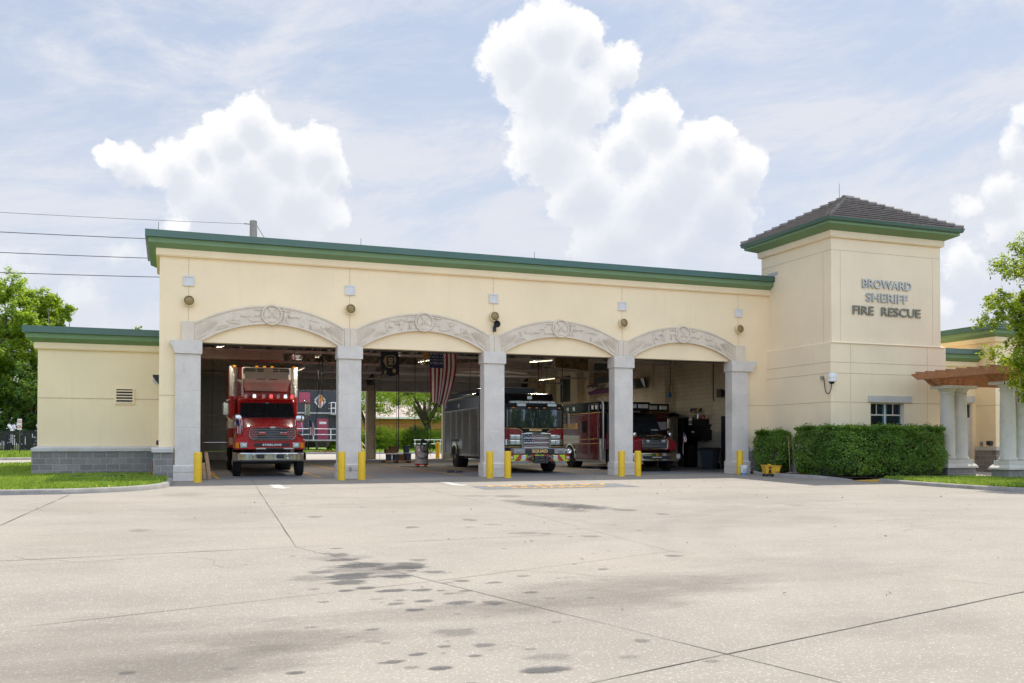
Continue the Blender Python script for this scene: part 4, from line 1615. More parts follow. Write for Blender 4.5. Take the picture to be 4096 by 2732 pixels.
# window
m = MB()
m.box(23.16, YF - .055, 2.66, 25.16, YF - .003, 2.90)
m.build('lintel', CAPST, tower, smooth=0, bevel=.006)
FRAMEM = M('window_frame', (0.62, 0.58, 0.50), 0.4, 0.2, 0.05, 5)
m = MB()
yw0, yw1 = YF + .13, YF + .19
for a, b in ((wx0, wx0 + .05), (wx1 - .05, wx1), (24.01, 24.08)):
    m.box(a, yw0, wz0, b, yw1, wz1)
for z in (wz0, wz1 - .05):
    for a, b in ((wx0 + .05, 24.01), (24.08, wx1 - .05)):
        m.box(a, yw0, z, b, yw1, z + .05)
for a, b in ((wx0 + .05, 24.01), (24.08, wx1 - .05)):
    m.box(a, yw0 + .01, 2.18, b, yw1 - .01, 2.23)
    x = (a + b) / 2
    m.box(x - .018, yw0 + .012, 2.23, x + .018, yw1 - .012, wz1 - .05)
win = m.build('window', FRAMEM, tower, smooth=0)
m = MB()
m.box(wx0 + .01, yw0 + .028, wz0 + .01, wx1 - .01, yw0 + .034, wz1 - .01)
m.build('pane', M('window_glass', (.012, .016, .018), .03, 0, 0, 1, spec=.22), win, smooth=0)
m = MB()
CURT = M('teal_curtain', (0.05, 0.13, 0.16), 0.9, 0, 0.2, 8)
for x in (23.37, 23.97, 24.12, 24.74):
    m.box(x - .035, yw0 + .014, wz0 + .06, x + .035, yw0 + .0275, wz1 - .06)
m.build('curtain', CURT, win, smooth=0)
m = MB()
m.box(21.612, -.45, 7.72, 21.62, .2, 7.86)
m.build('roof_flashing', GALV, tower, smooth=0)

# lettering on the tower
sign = thing('building_sign', 'raised metal lettering BROWARD SHERIFF FIRE RESCUE on the tower', 'sign', (24.1, -3.53, 6.4))


def fit_text(body, x0, x1, zc, h, name, mat, parent, y, bold=.015, depth=.015):
    o_ = text(body, 1.0, (0, 0, 0), name, mat, parent, bold=bold, depth=depth, local=True)
    xs = [v.co.x for v in o_.data.vertices]
    zs = [v.co.z for v in o_.data.vertices]
    off = ORG.get(parent.name, Vector((0, 0, 0)))
    sx, sz = (x1 - x0) / (max(xs) - min(xs)), h / (max(zs) - min(zs))
    mx, mz = (max(xs) + min(xs)) / 2, (max(zs) + min(zs)) / 2
    for v in o_.data.vertices:
        v.co = ((v.co.x - mx) * sx + (x0 + x1) / 2 - off.x, v.co.y + y - off.y, (v.co.z - mz) * sz + zc - off.z)
    return o_


fit_text('BROWARD', 22.98, 25.25, 6.975, .32, 'lettering', LETTER, sign, -3.56)
fit_text('SHERIFF', 23.14, 25.07, 6.485, .32, 'lettering', LETTER, sign, -3.56)
fit_text('FIRE  RESCUE', 22.54, 25.67, 5.99, .32, 'lettering', LETTER_D, sign, -3.56)

# ---------------------------------------------------------------- entrance link and lobby block
link = thing('entrance_link', 'low cream entrance wall with a glazed door behind the twin columns', 'building', (29, -1, 0))
dx0, dx1, dz1 = 30.05, 30.85, 2.80
m = MB()
m.box(26.82, -1.0, -.1, 29.3, -.7, 4.75)
m.box(30.9, -1.0, -.1, 31.1, -.7, 4.75)
m.box(29.3, -1.0, 2.86, 30.9, -.7, 4.75)
m.build('wall', CREAM, link, smooth=0)
eaves(link, (26.4, -1.0, 31.5, 9.0), (4.36, 4.56))
m = MB()
m.box(29.0, -1.05, 2.86, 31.0, -1.002, 3.14)
m.build('lintel', CAPST, link, smooth=0, bevel=.005)
m = MB()
m.box(29.3, -.95, 0, 29.36, -.82, 2.86)
m.box(30.84, -.95, 0, 30.9, -.82, 2.86)
m.box(29.36, -.95, 2.18, 30.84, -.82, 2.25)
m.box(29.36, -.95, 2.80, 30.84, -.82, 2.86)
m.box(30.05, -.95, 2.25, 30.11, -.82, 2.80)
m.box(30.05, -.95, 0, 30.11, -.82, 2.18)
m.box(30.11, -.94, 0.0, 30.26, -.84, 2.18)
m.box(30.68, -.94, 0.0, 30.84, -.84, 2.18)
m.box(30.26, -.94, 2.02, 30.68, -.84, 2.18)
m.box(30.26, -.94, 0.0, 30.68, -.84, .25)
dfr = m.build('door', FRAMEM, link, smooth=0)
m = MB()
m.box(29.36, -.885, .02, 30.84, -.875, 2.8)
m.build('pane', GLASS_D, dfr, smooth=0)
TEAL = M('teal_decal', (0.05, 0.32, 0.34), 0.6, 0, 0.05, 5)
m = MB()
m.lathe([(.12, .0), (.12, -.004), (.0001, -.004)], (30.42, -.887, 1.86), 'y', 20)
m.box(30.26, -.892, .95, 30.68, -.887, 1.03)
m.build('door_decal', TEAL, dfr, smooth=0)
m = MB()
m.tube([(30.34, -.96, .88), (30.31, -1.0, 1.0), (30.31, -1.0, 1.18), (30.34, -.96, 1.3)], .012, 8)
m.build('door_handle', CHROME, dfr, smooth=40)
m = MB()
m.box(31.02, -1.08, -.08, 31.099, -1.002, .9)
m.build('block_base', SPLIT, link, smooth=0)
m = MB()
m.box(26.82, -.69, -.1, 31.1, 8.5, 4.7)
m.build('rear_mass', CREAM, link, smooth=0)

lobby = thing('lobby_block', 'tall cream entrance block with green eaves behind the tree', 'building', (33, -2, 0))
m = MB()
m.box(31.1, -1.98, -.1, 40, 8, 5.7)
m.build('wall', CREAM, lobby, smooth=0)
m = MB()
m.box(31.0, -2.08, -.15, 39.9, -1.982, .88)
m.box(31.02, -1.982, -.15, 31.099, -1.09, .88)
m.build('block_base', SPLIT, lobby, smooth=0)
m = MB()
m.box(30.95, -2.13, .882, 39.9, -1.983, 1.04)
m.box(30.97, -1.983, .882, 31.098, -1.12, 1.04)
m.build('base_cap', CAPST, lobby, smooth=0)
m = MB()
m.box(31.09, -1.988, 2.72, 39, -1.9802, 2.745)
m.box(31.092, -1.98, 2.72, 31.0998, -1.0, 2.745)
m.build('wall_joint', GROOVE, lobby, smooth=0)
eaves(lobby, (31.1, -1.98, 40, 8), (5.33, 5.53))

# ------------------------------------------------------------------ fittings on the facade
LAMPCREAM = M('lamp_ring', (0.70, 0.60, 0.38), 0.45, 0.1, 0.05, 8)
lab = ['round bronze wall light nearest the low wing', 'round bronze wall light between the first and second arch',
       'round bronze wall light above the black horn speaker', 'round bronze wall light between the third and fourth arch',
       'round bronze wall light nearest the tower']
lamp0 = None
for i in range(5):
    loc = (i * S + .01, .15, 5.61)
    if lamp0 is None:
        lamp0 = thing('wall_light', lab[0], 'wall light', loc, 0, 'round wall lights above the piers')
        m = MB()
        m.lathe([(.165, 0), (.175, -.03), (.175, -.13), (.168, -.15), (.150, -.15), (.148, -.10), (.0001, -.10)], (0, 0, 0), 'y', 32)
        m.build('lamp_ring', LAMPCREAM, lamp0, smooth=40, local=True)
        m = MB()
        m.lathe([(.147, -.105), (.13, -.128), (.08, -.146), (.0001, -.152)], (0, 0, 0), 'y', 28)
        m.build('lens', BRASS, lamp0, smooth=50, local=True)
    else:
        l = copy_tree(lamp0)
        l.location = loc
        l['label'] = lab[i]

hs = thing('horn_speaker', 'small black horn speaker under the middle round wall light', 'speaker', (10.13, .1, 5.3))
m = MB()
m.lathe([(.03, .0), (.035, -.08), (.06, -.14), (.12, -.2), (.125, -.2), (.065, -.13), (.0001, -.1)], (.02, -.02, .03), 'y', 20)
m.build('horn', BLACKM, hs, smooth=40, local=True)
m = MB()
m.box(-.05, -.05, -.22, .05, .05, -.05)
m.box(-.02, -.03, -.05, .02, .03, .02)
m.build('bracket', DARKM, hs, smooth=0, local=True, bevel=.006)

ROD = M('rod_metal', (0.20, 0.19, 0.18), 0.4, 0.7, 0, 1)
for (x, y, z0, z1, l) in ((-.89, .0, 7.71, 7.99, 'thin lightning rod above the end of the hall roof over the wing'), (5.39, .0, 7.71, 7.97, 'thin lightning rod on the roof edge above the second pier'),
                          (11.6, .0, 7.71, 7.98, 'thin lightning rod on the roof edge past the middle pier'), (24.0, -1.15, 10.75, 11.35, 'tall lightning rod on the peak of the tower roof'),
                          (-4.2, 2.6, 4.95, 5.5, 'thin lightning rod at the tree end of the low wing roof')):
    m = MB()
    m.cyl((x, y, z0), (x, y, z1), .011, .008, 6)
    tag(m.build('lightning_rod', ROD, at=(x, y, z0)), l, 'lightning rod', 'lightning rods on the roofs')

# flood light on the hidden return wall
fl = thing('flood_light', 'dark wedge shaped flood light sticking out beside the wing wall', 'flood light', (-.9, 2.2, 3.3))
m = MB()
m.prism([(-.02, -.30), (.18, -.30), (.18, .05), (-.02, .05)], 'z', 3.17, 3.40) if False else m.loft([[(-.86, 2.1, 3.10), (-.86, 2.5, 3.10), (-.86, 2.5, 3.42), (-.86, 2.1, 3.42)], [(-1.06, 2.1, 3.36), (-1.06, 2.5, 3.36), (-1.06, 2.5, 3.42), (-1.06, 2.1, 3.42)]])
m.build('housing', BLACKM, fl, smooth=0)
m = MB()
m.loft([[(-1.05, 2.12, 3.20), (-1.05, 2.48, 3.20), (-1.05, 2.48, 3.355), (-1.05, 2.12, 3.355)], [(-.9, 2.12, 3.08), (-.9, 2.48, 3.08), (-.9, 2.48, 3.11), (-.9, 2.12, 3.11)]])
m.build('lens', GALV, fl, smooth=0)

# camera on the tower corner
cs = thing('security_camera', 'white dome camera on the tower corner with looped grey cable', 'camera', (21.5, -3.6, 3.5))
m = MB()
m.box(21.46, -3.63, 3.44, 21.79, -3.605, 3.67)
m.build('mount_plate', WHITE, cs, smooth=0, bevel=.004)
m = MB()
m.lathe([(.0001, .24), (.10, .24), (.12, .20), (.12, .08), (.09, .06), (.09, .02), (.155, .0), (.155, -.05), (.13, -.07), (.0001, -.07)], (21.48, -3.70, 3.42), 'z', 20)
m.build('housing', WHITE, cs, smooth=40)
m = MB()
m.lathe([(.10, .0), (.09, -.04), (.05, -.07), (.0001, -.08)], (21.48, -3.70, 3.345), 'z', 16)
m.build('dome', GLASS_D, cs, smooth=60)
m = MB()
m.box(21.43, -3.25, 3.47, 21.508, -3.12, 3.59)
m.build('junction_box', GALV, cs, smooth=0, bevel=.005)
m = MB()
pts = [(21.46, -3.27, 3.52), (21.44, -3.33, 3.46), (21.43, -3.36, 3.3), (21.43, -3.40, 3.08), (21.43, -3.47, 2.96), (21.44, -3.56, 2.93), (21.45, -3.64, 3.0), (21.46, -3.69, 3.14), (21.47, -3.70, 3.30)]
m.tube(pts, .016, 8)
m.build('cable', DARKM, cs, smooth=50)

# ------------------------------------------------------------------ bollards
BL = [(.27, -.95, 'yellow bollard in front of the leftmost pier beside the timber'), (4.64, -.72, 'yellow bollard on the left side of the second pier'),
      (5.29, -.74, 'yellow bollard on the right side of the second pier'), (9.66, -.75, 'rust chipped yellow bollard in front of the third pier'),
      (10.31, -.74, 'yellow bollard beside the left end of the striped bumper'), (14.64, -.78, 'yellow bollard in front of the fourth pier'),
      (15.32, -.74, 'yellow bollard before the headlight of the maroon ambulance truck'), (19.70, -.66, 'yellow bollard behind the white pail')]
b0 = None


def make_bollard(h=.91, r=.121):
    t = thing('bollard', BL[0][2], 'bollard', (0, 0, 0), 0, 'yellow bollards in front of the piers')
    m = MB()
    m.lathe([(r, -.05), (r, h - .05), (r * .97, h - .02), (r * .8, h), (.0001, h + .004)], (0, 0, 0), 'z', 24)
    m.build('post', YELLOW, t, smooth=35, local=True)
    return t


for x, y, l in BL:
    b = make_bollard() if b0 is None else copy_tree(b0)
    b0 = b0 or b
    b.location = (x, y, gz(y))
    b['label'] = l
for x, y, l in ((10.55, 26.3, 'yellow bollard behind the hall left of the middle rear doorway'), (15.50, 26.3, 'yellow bollard behind the hall beside the black engine rear')):
    b = copy_tree(b0)
    b.location = (x, y, gz(y))
    b.scale = (1.05, 1.05, 1.15)
    b['label'] = l
    b['group'] = 'yellow bollards behind the hall'

# chips of rust on one bollard
m = MB()
for a, z, w_, h_ in ((-1.45, .14, .02, .035), (-1.6, .12, .03, .015), (-1.35, .06, .012, .03), (-1.5, .03, .02, .01)):
    pts = [(9.66 + .1235 * math.cos(a + d), -.75 + .1235 * math.sin(a + d)) for d in (-w_ * 4, w_ * 4)]
    z0 = gz(-.75) + z
    m.quad((pts[0][0], pts[0][1], z0), (pts[1][0], pts[1][1], z0 + h_ * .3), (pts[1][0], pts[1][1], z0 + h_), (pts[0][0], pts[0][1], z0 + h_ * .6))
src = [o for o in COL.objects if o.get('label', '').startswith('rust chipped')][0]
ch = m.build('rust_chip', M('rust', (0.13, 0.04, 0.015), 0.9, 0, 0.3, 20), None, smooth=0, recalc=False, at=(9.66, -.75, gz(-.75)))
ch.location = (0, 0, 0)
ch.parent = src

# leaning timbers by the first bollard
m = MB()
m.obox((.62, .62, .44), (.055, 0, .008), (0, .02, .004), (-.06, .03, .43))
m.obox((.50, .60, .28), (.05, 0, .0), (0, .02, 0), (-.02, .03, .27))
tag(m.build('timber_plank', PLANK, smooth=0, bevel=.008, at=(.6, .6, .01)), 'rough timber planks leaning on the pier behind a bollard', 'timber')

# outlet box on the second pier
m = MB()
m.box(5.02, -.09, .25, 5.09, -.051, .40)
m.box(5.032, -.115, .30, 5.078, -.09, .39)
tag(m.build('outlet_box', GALV, smooth=0, bevel=.006, at=(5.05, -.05, .3)), 'small grey outlet box low on the second pier', 'outlet')

# white pail and mop bucket
pl = thing('pail', 'white plastic pail with a blue bottom and label by the bollard', 'pail', (19.60, -1.08, gz(-1.08)))
m = MB()
m.lathe([(.0001, 0), (.125, 0), (.128, .09), (.1285, .09), (.138, .29), (.148, .29), (.148, .32), (.142, .32), (.142, .35), (.152, .35), (.152, .37), (.135, .372), (.0001, .365)], (0, 0, 0), 'z', 24)
m.build('body', WHITE, pl, smooth=35, local=True)
m = MB()
m.lathe([(.127, .004), (.1305, .088)], (0, 0, 0), 'z', 24)
m.build('blue_band', M('pail_blue', (0.14, 0.24, 0.42), 0.5, 0, 0.1, 9), pl, smooth=35, local=True)
m = MB()
m.add([(.1375 * math.cos(a), .1375 * math.sin(a), z) for z in (.10, .25) for a in np.linspace(-2.5, -.6, 9)], [(q, q + 1, q + 10, q + 9) for q in range(8)])
m.build('sticker', M('pail_label', (0.42, 0.45, 0.48), 0.6, 0, 0.35, 30), pl, smooth=35, local=True, recalc=False)

mbk = thing('mop_bucket', 'yellow wheeled mop bucket with a slip warning triangle', 'mop bucket', (20.02, -2.15, gz(-2.15)), R(-12))
m = MB()
m.loft([[(-.25, -.15, .10), (.25, -.15, .10), (.25, .15, .10), (-.25, .15, .10)], [(-.31, -.19, .40), (.31, -.19, .37), (.31, .19, .37), (-.31, .19, .40)],
        [(-.33, -.21, .40), (.34, -.21, .37), (.34, .21, .37), (-.33, .21, .40)], [(-.33, -.21, .425), (.34, -.21, .395), (.34, .21, .395), (-.33, .21, .425)],
        [(-.30, -.18, .425), (.30, -.18, .395), (.30, .18, .395), (-.30, .18, .425)], [(-.24, -.13, .14), (.24, -.13, .14), (.24, .13, .14), (-.24, .13, .14)]])
MOPY = M('mop_bucket_yellow', (0.72, 0.42, 0.03), 0.45, 0, 0.08, 5)
m.prism([(.08, .18), (.24, .18), (.25, .36), (.08, .36)], 'y', -.225, -.16)
m.ball((-.08, -.02, .43), .07, .10, .03, 10, 6)
m.build('tub', MOPY, mbk, smooth=25, local=True, bevel=.008)
m = MB()
for x in (-.24, .0, .22):
    m.lathe([(.0001, -.018), (.045, -.018), (.045, .018), (.0001, .018)], (x, -.15, .045), 'y', 14)
    m.box(x - .012, -.165, .05, x + .012, -.135, .11)
for x in (-.22, .22):
    m.lathe([(.0001, -.018), (.045, -.018), (.045, .018), (.0001, .018)], (x, .15, .045), 'y', 14)
m.build('caster', BLACKM, mbk, smooth=30, local=True)
m = MB()
for (a, b) in (((-.165, .14), (-.115, .27)), ((-.115, .27), (-.065, .14)), ((-.065, .14), (-.165, .14))):
    m.prism(limb(a, b, .008, .008), 'y', -.197, -.165)
m.prism([(-.12, .16), (-.11, .16), (-.11, .21), (-.12, .21)], 'y', -.197, -.165)
m.prism([(-.17, .315), (-.06, .315), (-.06, .35), (-.17, .35)], 'y', -.201, -.17)
m.build('warning_triangle', BLACKM, mbk, smooth=0, local=True)
m = MB()
m.prism([(-.16, .292), (-.06, .292), (-.06, .306), (-.16, .306)], 'y', -.2, -.17)
m.build('warning_text_bar', RED, mbk, smooth=0, local=True)

# brooms and coiled hose between the hedges
for q, (x, y, tx, ty, h, l) in enumerate(((20.80, -2.22, .14, .26, 1.25, 'push broom leaning tallest between the two hedges'), (20.84, -2.50, .1, .25, .85, 'push broom in the middle of three between the hedges'),
                                          (20.92, -2.75, .08, .22, .62, 'push broom with the reddish head closest to the big hedge'))):
    br = thing('push_broom', l, 'broom', (x, y, gz(y) + .1), 0, 'brooms left between the hedges')
    m = MB()
    m.cyl((x, y, gz(y) + .14), (x + tx, y + ty, gz(y) + .1 + h), .013, n=8)
    m.build('handle', PLANK, br, smooth=40)
    m = MB()
    m.box(x - .05, y - .2, gz(y) + .10, x + .05, y + .18, gz(y) + .15)
    m.build('head', REDLENS if q == 2 else GALV, br, smooth=0, bevel=.01)
m = MB()
for q in range(5):
    c = Vector((21.15 + .03 * q, -2.3 - .05 * q, gz(-2) + .48))
    m.tube([c + Vector((.03 * math.sin(a * 2), .20 * math.cos(a), .36 * math.sin(a))) for a in np.linspace(0, 6.28, 22)], .02, 6)
tag(m.build('garden_hose', BLACKM, smooth=50, at=(21.2, -2, .1)), 'black hose coiled against the wall behind the brooms', 'hose')

# hoses on the left lawn
m = MB()
pts = []
for q in range(60):
    t = q / 59
    pts.append((-3.35 + 1.35 * (.5 + .5 * math.sin(t * 9.0)) + .15 * t, .45 - .25 * t + .08 * math.sin(t * 23), gz(.3) + .15 + .02 * math.sin(t * 17)))
m.tube(pts, .026, 6)
tag(m.build('fire_hose', BLACKM, smooth=50, at=(-2.7, .3, .1)), 'black hose lying in folds on the lawn below the louvred vent', 'hose')
m = MB()
pts = [(-2.6 + 1.5 * t, .2 + .25 * math.sin(t * 4) - .1 * t, gz(.2) + .145) for t in np.linspace(0, 1, 16)] + [(-1.05, .3, .30), (-1.04, .8, .45), (-1.035, 1.1, .55)]
m.tube(pts, .018, 6)
tag(m.build('garden_hose', M('terracotta_hose', (0.32, 0.09, 0.045), 0.6, 0, 0.1, 9), smooth=50, at=(-1.8, .3, .1)), 'thin reddish hose running across the lawn to the block base', 'hose')
m = MB()
m.box(-.93, 2.35, 1.10, -.852, 2.45, 1.27)
m.box(-.95, 2.37, 1.13, -.93, 2.43, 1.24)
tag(m.build('utility_box', DARKM, smooth=0, bevel=.006, at=(-1, 2.4, 1.2)), 'small dark box on the return wall just above the block base', 'utility box')

for x, s_, l in ((31.0, .07, 'small flat wall outlet cover beside the entrance door'), (31.1, .0, '')):
    if l:
        m = MB()
        m.box(31.04, -1.35, 1.08, 31.098, -1.23, 1.24)
        tag(m.build('outlet_box', GALV, smooth=0, bevel=.005, at=(31.05, -1.3, 1.1)), l, 'outlet')
m = MB()
m.box(30.95, -1.85, 1.10, 31.098, -1.63, 1.27)
tag(m.build('intercom_box', DARKM, smooth=0, bevel=.02, at=(31.0, -1.7, 1.1)), 'dark boxy fixture on the wall right of the entrance door', 'wall box')

# ------------------------------------------------------------------ pergola and paired columns
def column_prof():
    return [(.0001, .583), (.269, .583), (.288, .60), (.297, .63), (.288, .663), (.260, .677), (.255, .70), (.247, .715), (.249, 1.4), (.240, 2.14), (.225, 2.91), (.247, 2.93), (.253, 2.95), (.247, 2.97),
            (.229, 2.98), (.229, 3.016), (.255, 3.044), (.311, 3.12), (.316, 3.134), (.0001, 3.134)]


COLLAB = {('p1', 0): 'left stone column of the pair beside the long hedge', ('p1', 1): 'right stone column of the pair in front of the glass door',
          ('p2', 0): 'left stone column of the pair under the tree', ('p2', 1): 'right stone column of the pair at the picture edge'}
for pk, px, py, gzb in (('p1', 25.55, -4.60, .012), ('p2', 25.60, -7.11, -.03)):
    pb = thing('plinth', 'stone topped block plinth under the columns ' + ('by the entrance door' if pk == 'p1' else 'nearest the lawn under the tree'), 'plinth', (px + .65, py, gzb), 0, 'column plinths of the pergola')
    m = MB()
    m.box(px - .06, py - .35, gzb - .15, px + 1.26, py + .35, .281)
    m.build('base', SPLIT, pb, smooth=0, bevel=.01)
    m = MB()
    m.loft([[(px - a, py - b, z), (px + 1.20 + a, py - b, z), (px + 1.20 + a, py + b, z), (px - a, py + b, z)] for a, b, z in ((.12, .42, .283), (.12, .42, .347), (.02, .34, .445), (.02, .34, .455))])
    m.box(px, py - .31, .456, px + 1.20, py + .31, .582)
    m.build('cap', COLST, pb, smooth=0, bevel=.008)
    for q in range(2):
        cx = px + .31 + .585 * q
        cl = thing('stone_column', COLLAB[(pk, q)], 'column', (cx, py, .55), 0, 'paired stone columns of the pergola')
        m = MB()
        m.lathe(column_prof(), (cx, py, 0), 'z', 32)
        m.build('shaft', COLST, cl, smooth=40)
        m = MB()
        x0 = cx - .42 if q == 0 else cx - .30
        m.box(cx - (.44 if q == 0 else .2915), py - .38, 3.136, cx + (.2915 if q == 0 else .44), py + .38, 3.242)
        m.build('capital', COLST, cl, smooth=0, bevel=.008)

pg = thing('pergola', 'brown timber pergola resting on the paired stone columns', 'pergola', (28, -4.5, 3.4))


def beam(m, pts_yz_or_xz, axis, a, b):
    m.prism(pts_yz_or_xz, axis, a, b)


m = MB()
for py in (-4.60, -7.11):
    for d in (-.20, .08):
        x0, x1 = 24.90, 30.9
        m.prism([(x0, 3.478), (x0 + .05, 3.46), (x0 + .36, 3.244), (x1, 3.244), (x1, 3.478)], 'y', py + d, py + d + .10)
pgb = m.build('beam', WOOD, pg, smooth=0, bevel=.006)
m = MB()
for q in range(20):
    x = 24.92 + q * .30
    m.prism([(-3.86, 3.705), (-3.86, 3.65), (-4.14, 3.47), (-8.3, 3.47), (-8.6, 3.65), (-8.6, 3.705)], 'x', x, x + .055)
m.build('rafter', WOOD, pg, smooth=0, bevel=.004)
m = MB()
for q in range(10):
    y = -4.2 - q * .46
    m.box(24.8, y - .03, 3.707, 30.8, y + .03, 3.76)
m.build('batten', WOOD, pg, smooth=0)
m = MB()
for py in (-4.60, -7.11):
    for x in (25.45, 25.7, 26.15, 26.4):
        for z in (3.31, 3.41):
            m.lathe([(.022, 0), (.018, -.015), (.0001, -.016)], (x, py - .20, z), 'y', 8)
m.build('bolt', DARKM, pg, smooth=0)

# ------------------------------------------------------------------ hedges
HEDGE = leafmat('hedge_leaf', (0.030, 0.075, 0.010), (0.115, 0.225, 0.028), (0.28, 0.43, 0.065), 0.4, 0.42)
TWIG = M('twig', (0.05, 0.038, 0.026), 0.9, 0, 0.3, 12)


def hedge(name, label, foot, z0, z1, n, at, group, leaf=.05):
    """clipped hedge standing on a closed footprint polygon"""
    t = thing(name, label, 'hedge', at, 0, group)
    cen = np.mean(np.array(foot), axis=0)
    F = [Vector((x, y, 0)) for x, y in foot]
    m = MB()
    rings = []
    for s, z in ((.45, z0 + .12), (.62, z0 + .45), (.72, (z0 + z1) / 2), (.72, z1 - .3), (.62, z1 - .2)):
        rings.append([(cen[0] + (p.x - cen[0]) * s, cen[1] + (p.y - cen[1]) * s, z) for p in F])
    m.loft(rings)
    m.build('branches', TWIG, t, smooth=0)
    # points on the clipped surface
    L = [(F[(i + 1) % len(F)] - F[i]).length for i in range(len(F))]
    per = sum(L)
    H = z1 - z0
    area_side = per * H
    xs = [p.x for p in F]
    ys = [p.y for p in F]
    area_top = (max(xs) - min(xs)) * (max(ys) - min(ys))
    ns = int(n * area_side / (area_side + area_top))
    P, N = [], []
    cum = np.cumsum([0] + L)
    u = RNG.uniform(0, per, ns)
    idx = np.clip(np.searchsorted(cum, u) - 1, 0, len(F) - 1)
    A = np.array([[p.x, p.y] for p in F])
    B = np.roll(A, -1, axis=0)
    tt = (u - cum[idx]) / np.array(L)[idx]
    pts = A[idx] + (B[idx] - A[idx]) * tt[:, None]
    d = B[idx] - A[idx]
    nrm = np.column_stack([d[:, 1], -d[:, 0]])
    nrm /= np.linalg.norm(nrm, axis=1, keepdims=True)
    sgn = np.sign(((pts - cen) * nrm).sum(1))
    z = z0 + H * RNG.uniform(0, 1, ns) ** .85
    prof = np.clip((z - z0) / .45, 0, 1) ** .6 * .30 - .30 - np.clip((z - (z1 - .15)) / .15, 0, 1) ** 2 * .09
    bump = .05 * np.sin(u * 3.1 + z * 2.3) + .04 * np.sin(u * 7.7 - z * 5.1) + .03 * np.sin(z * 11 + u * 1.9)
    depth = -np.abs(RNG.normal(0, .085, ns))
    sp = RNG.uniform(0, 1, ns) < .03
    depth = np.where(sp, RNG.uniform(0, .07, ns), depth)
    off = prof + bump + depth
    pts3 = np.column_stack([pts + nrm * (sgn * off)[:, None], z])
    n3 = np.column_stack([nrm * sgn[:, None], np.full(ns, .45)])
    P.append(pts3)
    N.append(n3)
    nt = n - ns
    q = np.column_stack([RNG.uniform(min(xs), max(xs), nt * 2), RNG.uniform(min(ys), max(ys), nt * 2)])
    q = q[in_poly(q, foot)]
    zz = z1 + .035 * np.sin(q[:, 0] * 4.1 + q[:, 1] * 2) + .03 * np.sin(q[:, 0] * 9.3 - q[:, 1] * 5) + RNG.normal(0, .03, len(q)) + np.where(RNG.uniform(0, 1, len(q)) < .10, RNG.uniform(0, .13, len(q)), 0)
    P.append(np.column_stack([q, zz]))
    N.append(np.tile([0, -.2, 1.0], (len(q), 1)))
    P, N = np.vstack(P), np.vstack(N)
    # thin patches and small gaps where the shears missed
    gap = np.sin(P[:, 0] * 5.3 + P[:, 2] * 6.1) * np.sin(P[:, 1] * 4.7 - P[:, 2] * 7.9 + P[:, 0] * 2.1) + .5 * np.sin(P[:, 0] * 13.1 + P[:, 1] * 9 - P[:, 2] * 15.7)
    keep = (gap < .55) | (RNG.uniform(0, 1, len(P)) < .35)
    P, N = P[keep], N[keep]
    leaf_mesh('foliage', P, N, RNG.uniform(.6, 1.45, len(P)) * leaf, HEDGE, t, at, aspect=.62, jitter=.55)
    # bare stems at the foot
    m = MB()
    for q in range(26):
        p = F[random.randrange(len(F))].lerp(F[random.randrange(len(F))], random.random())
        x, y = cen[0] + (p.x - cen[0]) * .85, cen[1] + (p.y - cen[1]) * .85
        m.tube([(x, y, z0 - .06), (x + random.uniform(-.1, .1), y + random.uniform(-.1, .1), z0 + .3)], [.014, .008], 5)
    m.build('stem', TWIG, t, smooth=40)
    return t


def rounded(poly, r=.25, n=4):
    out = []
    P = [Vector(p) for p in poly]
    for i in range(len(P)):
        a, b, c = P[i - 1], P[i], P[(i + 1) % len(P)]
        d1, d2 = (a - b), (c - b)
        rr = min(r, d1.length * .45, d2.length * .45)
        p0, p1 = b + d1.normalized() * rr, b + d2.normalized() * rr
        for q in range(n + 1):
            t = q / n
            out.append(tuple((1 - t) ** 2 * p0 + 2 * t * (1 - t) * b + t * t * p1))
    return out


hedge('hedge', 'short clipped hedge between the last pier and the brooms', rounded([(20.45, -.40), (20.78, -1.66), (21.38, -1.62), (21.46, -.25)], .2), .09, 1.56, 13000, (21.0, -.9, .09), 'clipped hedges at the tower', .068)
hedge('hedge', 'long clipped hedge under the tower window', rounded([(20.24, -3.0), (20.66, -4.4), (21.6, -5.15), (25.15, -5.30), (25.44, -4.7), (25.40, -3.75), (21.46, -3.62), (21.46, -2.75)], .3), .07, 1.67, 58000, (22.5, -4.4, .05), 'clipped hedges at the tower', .068)


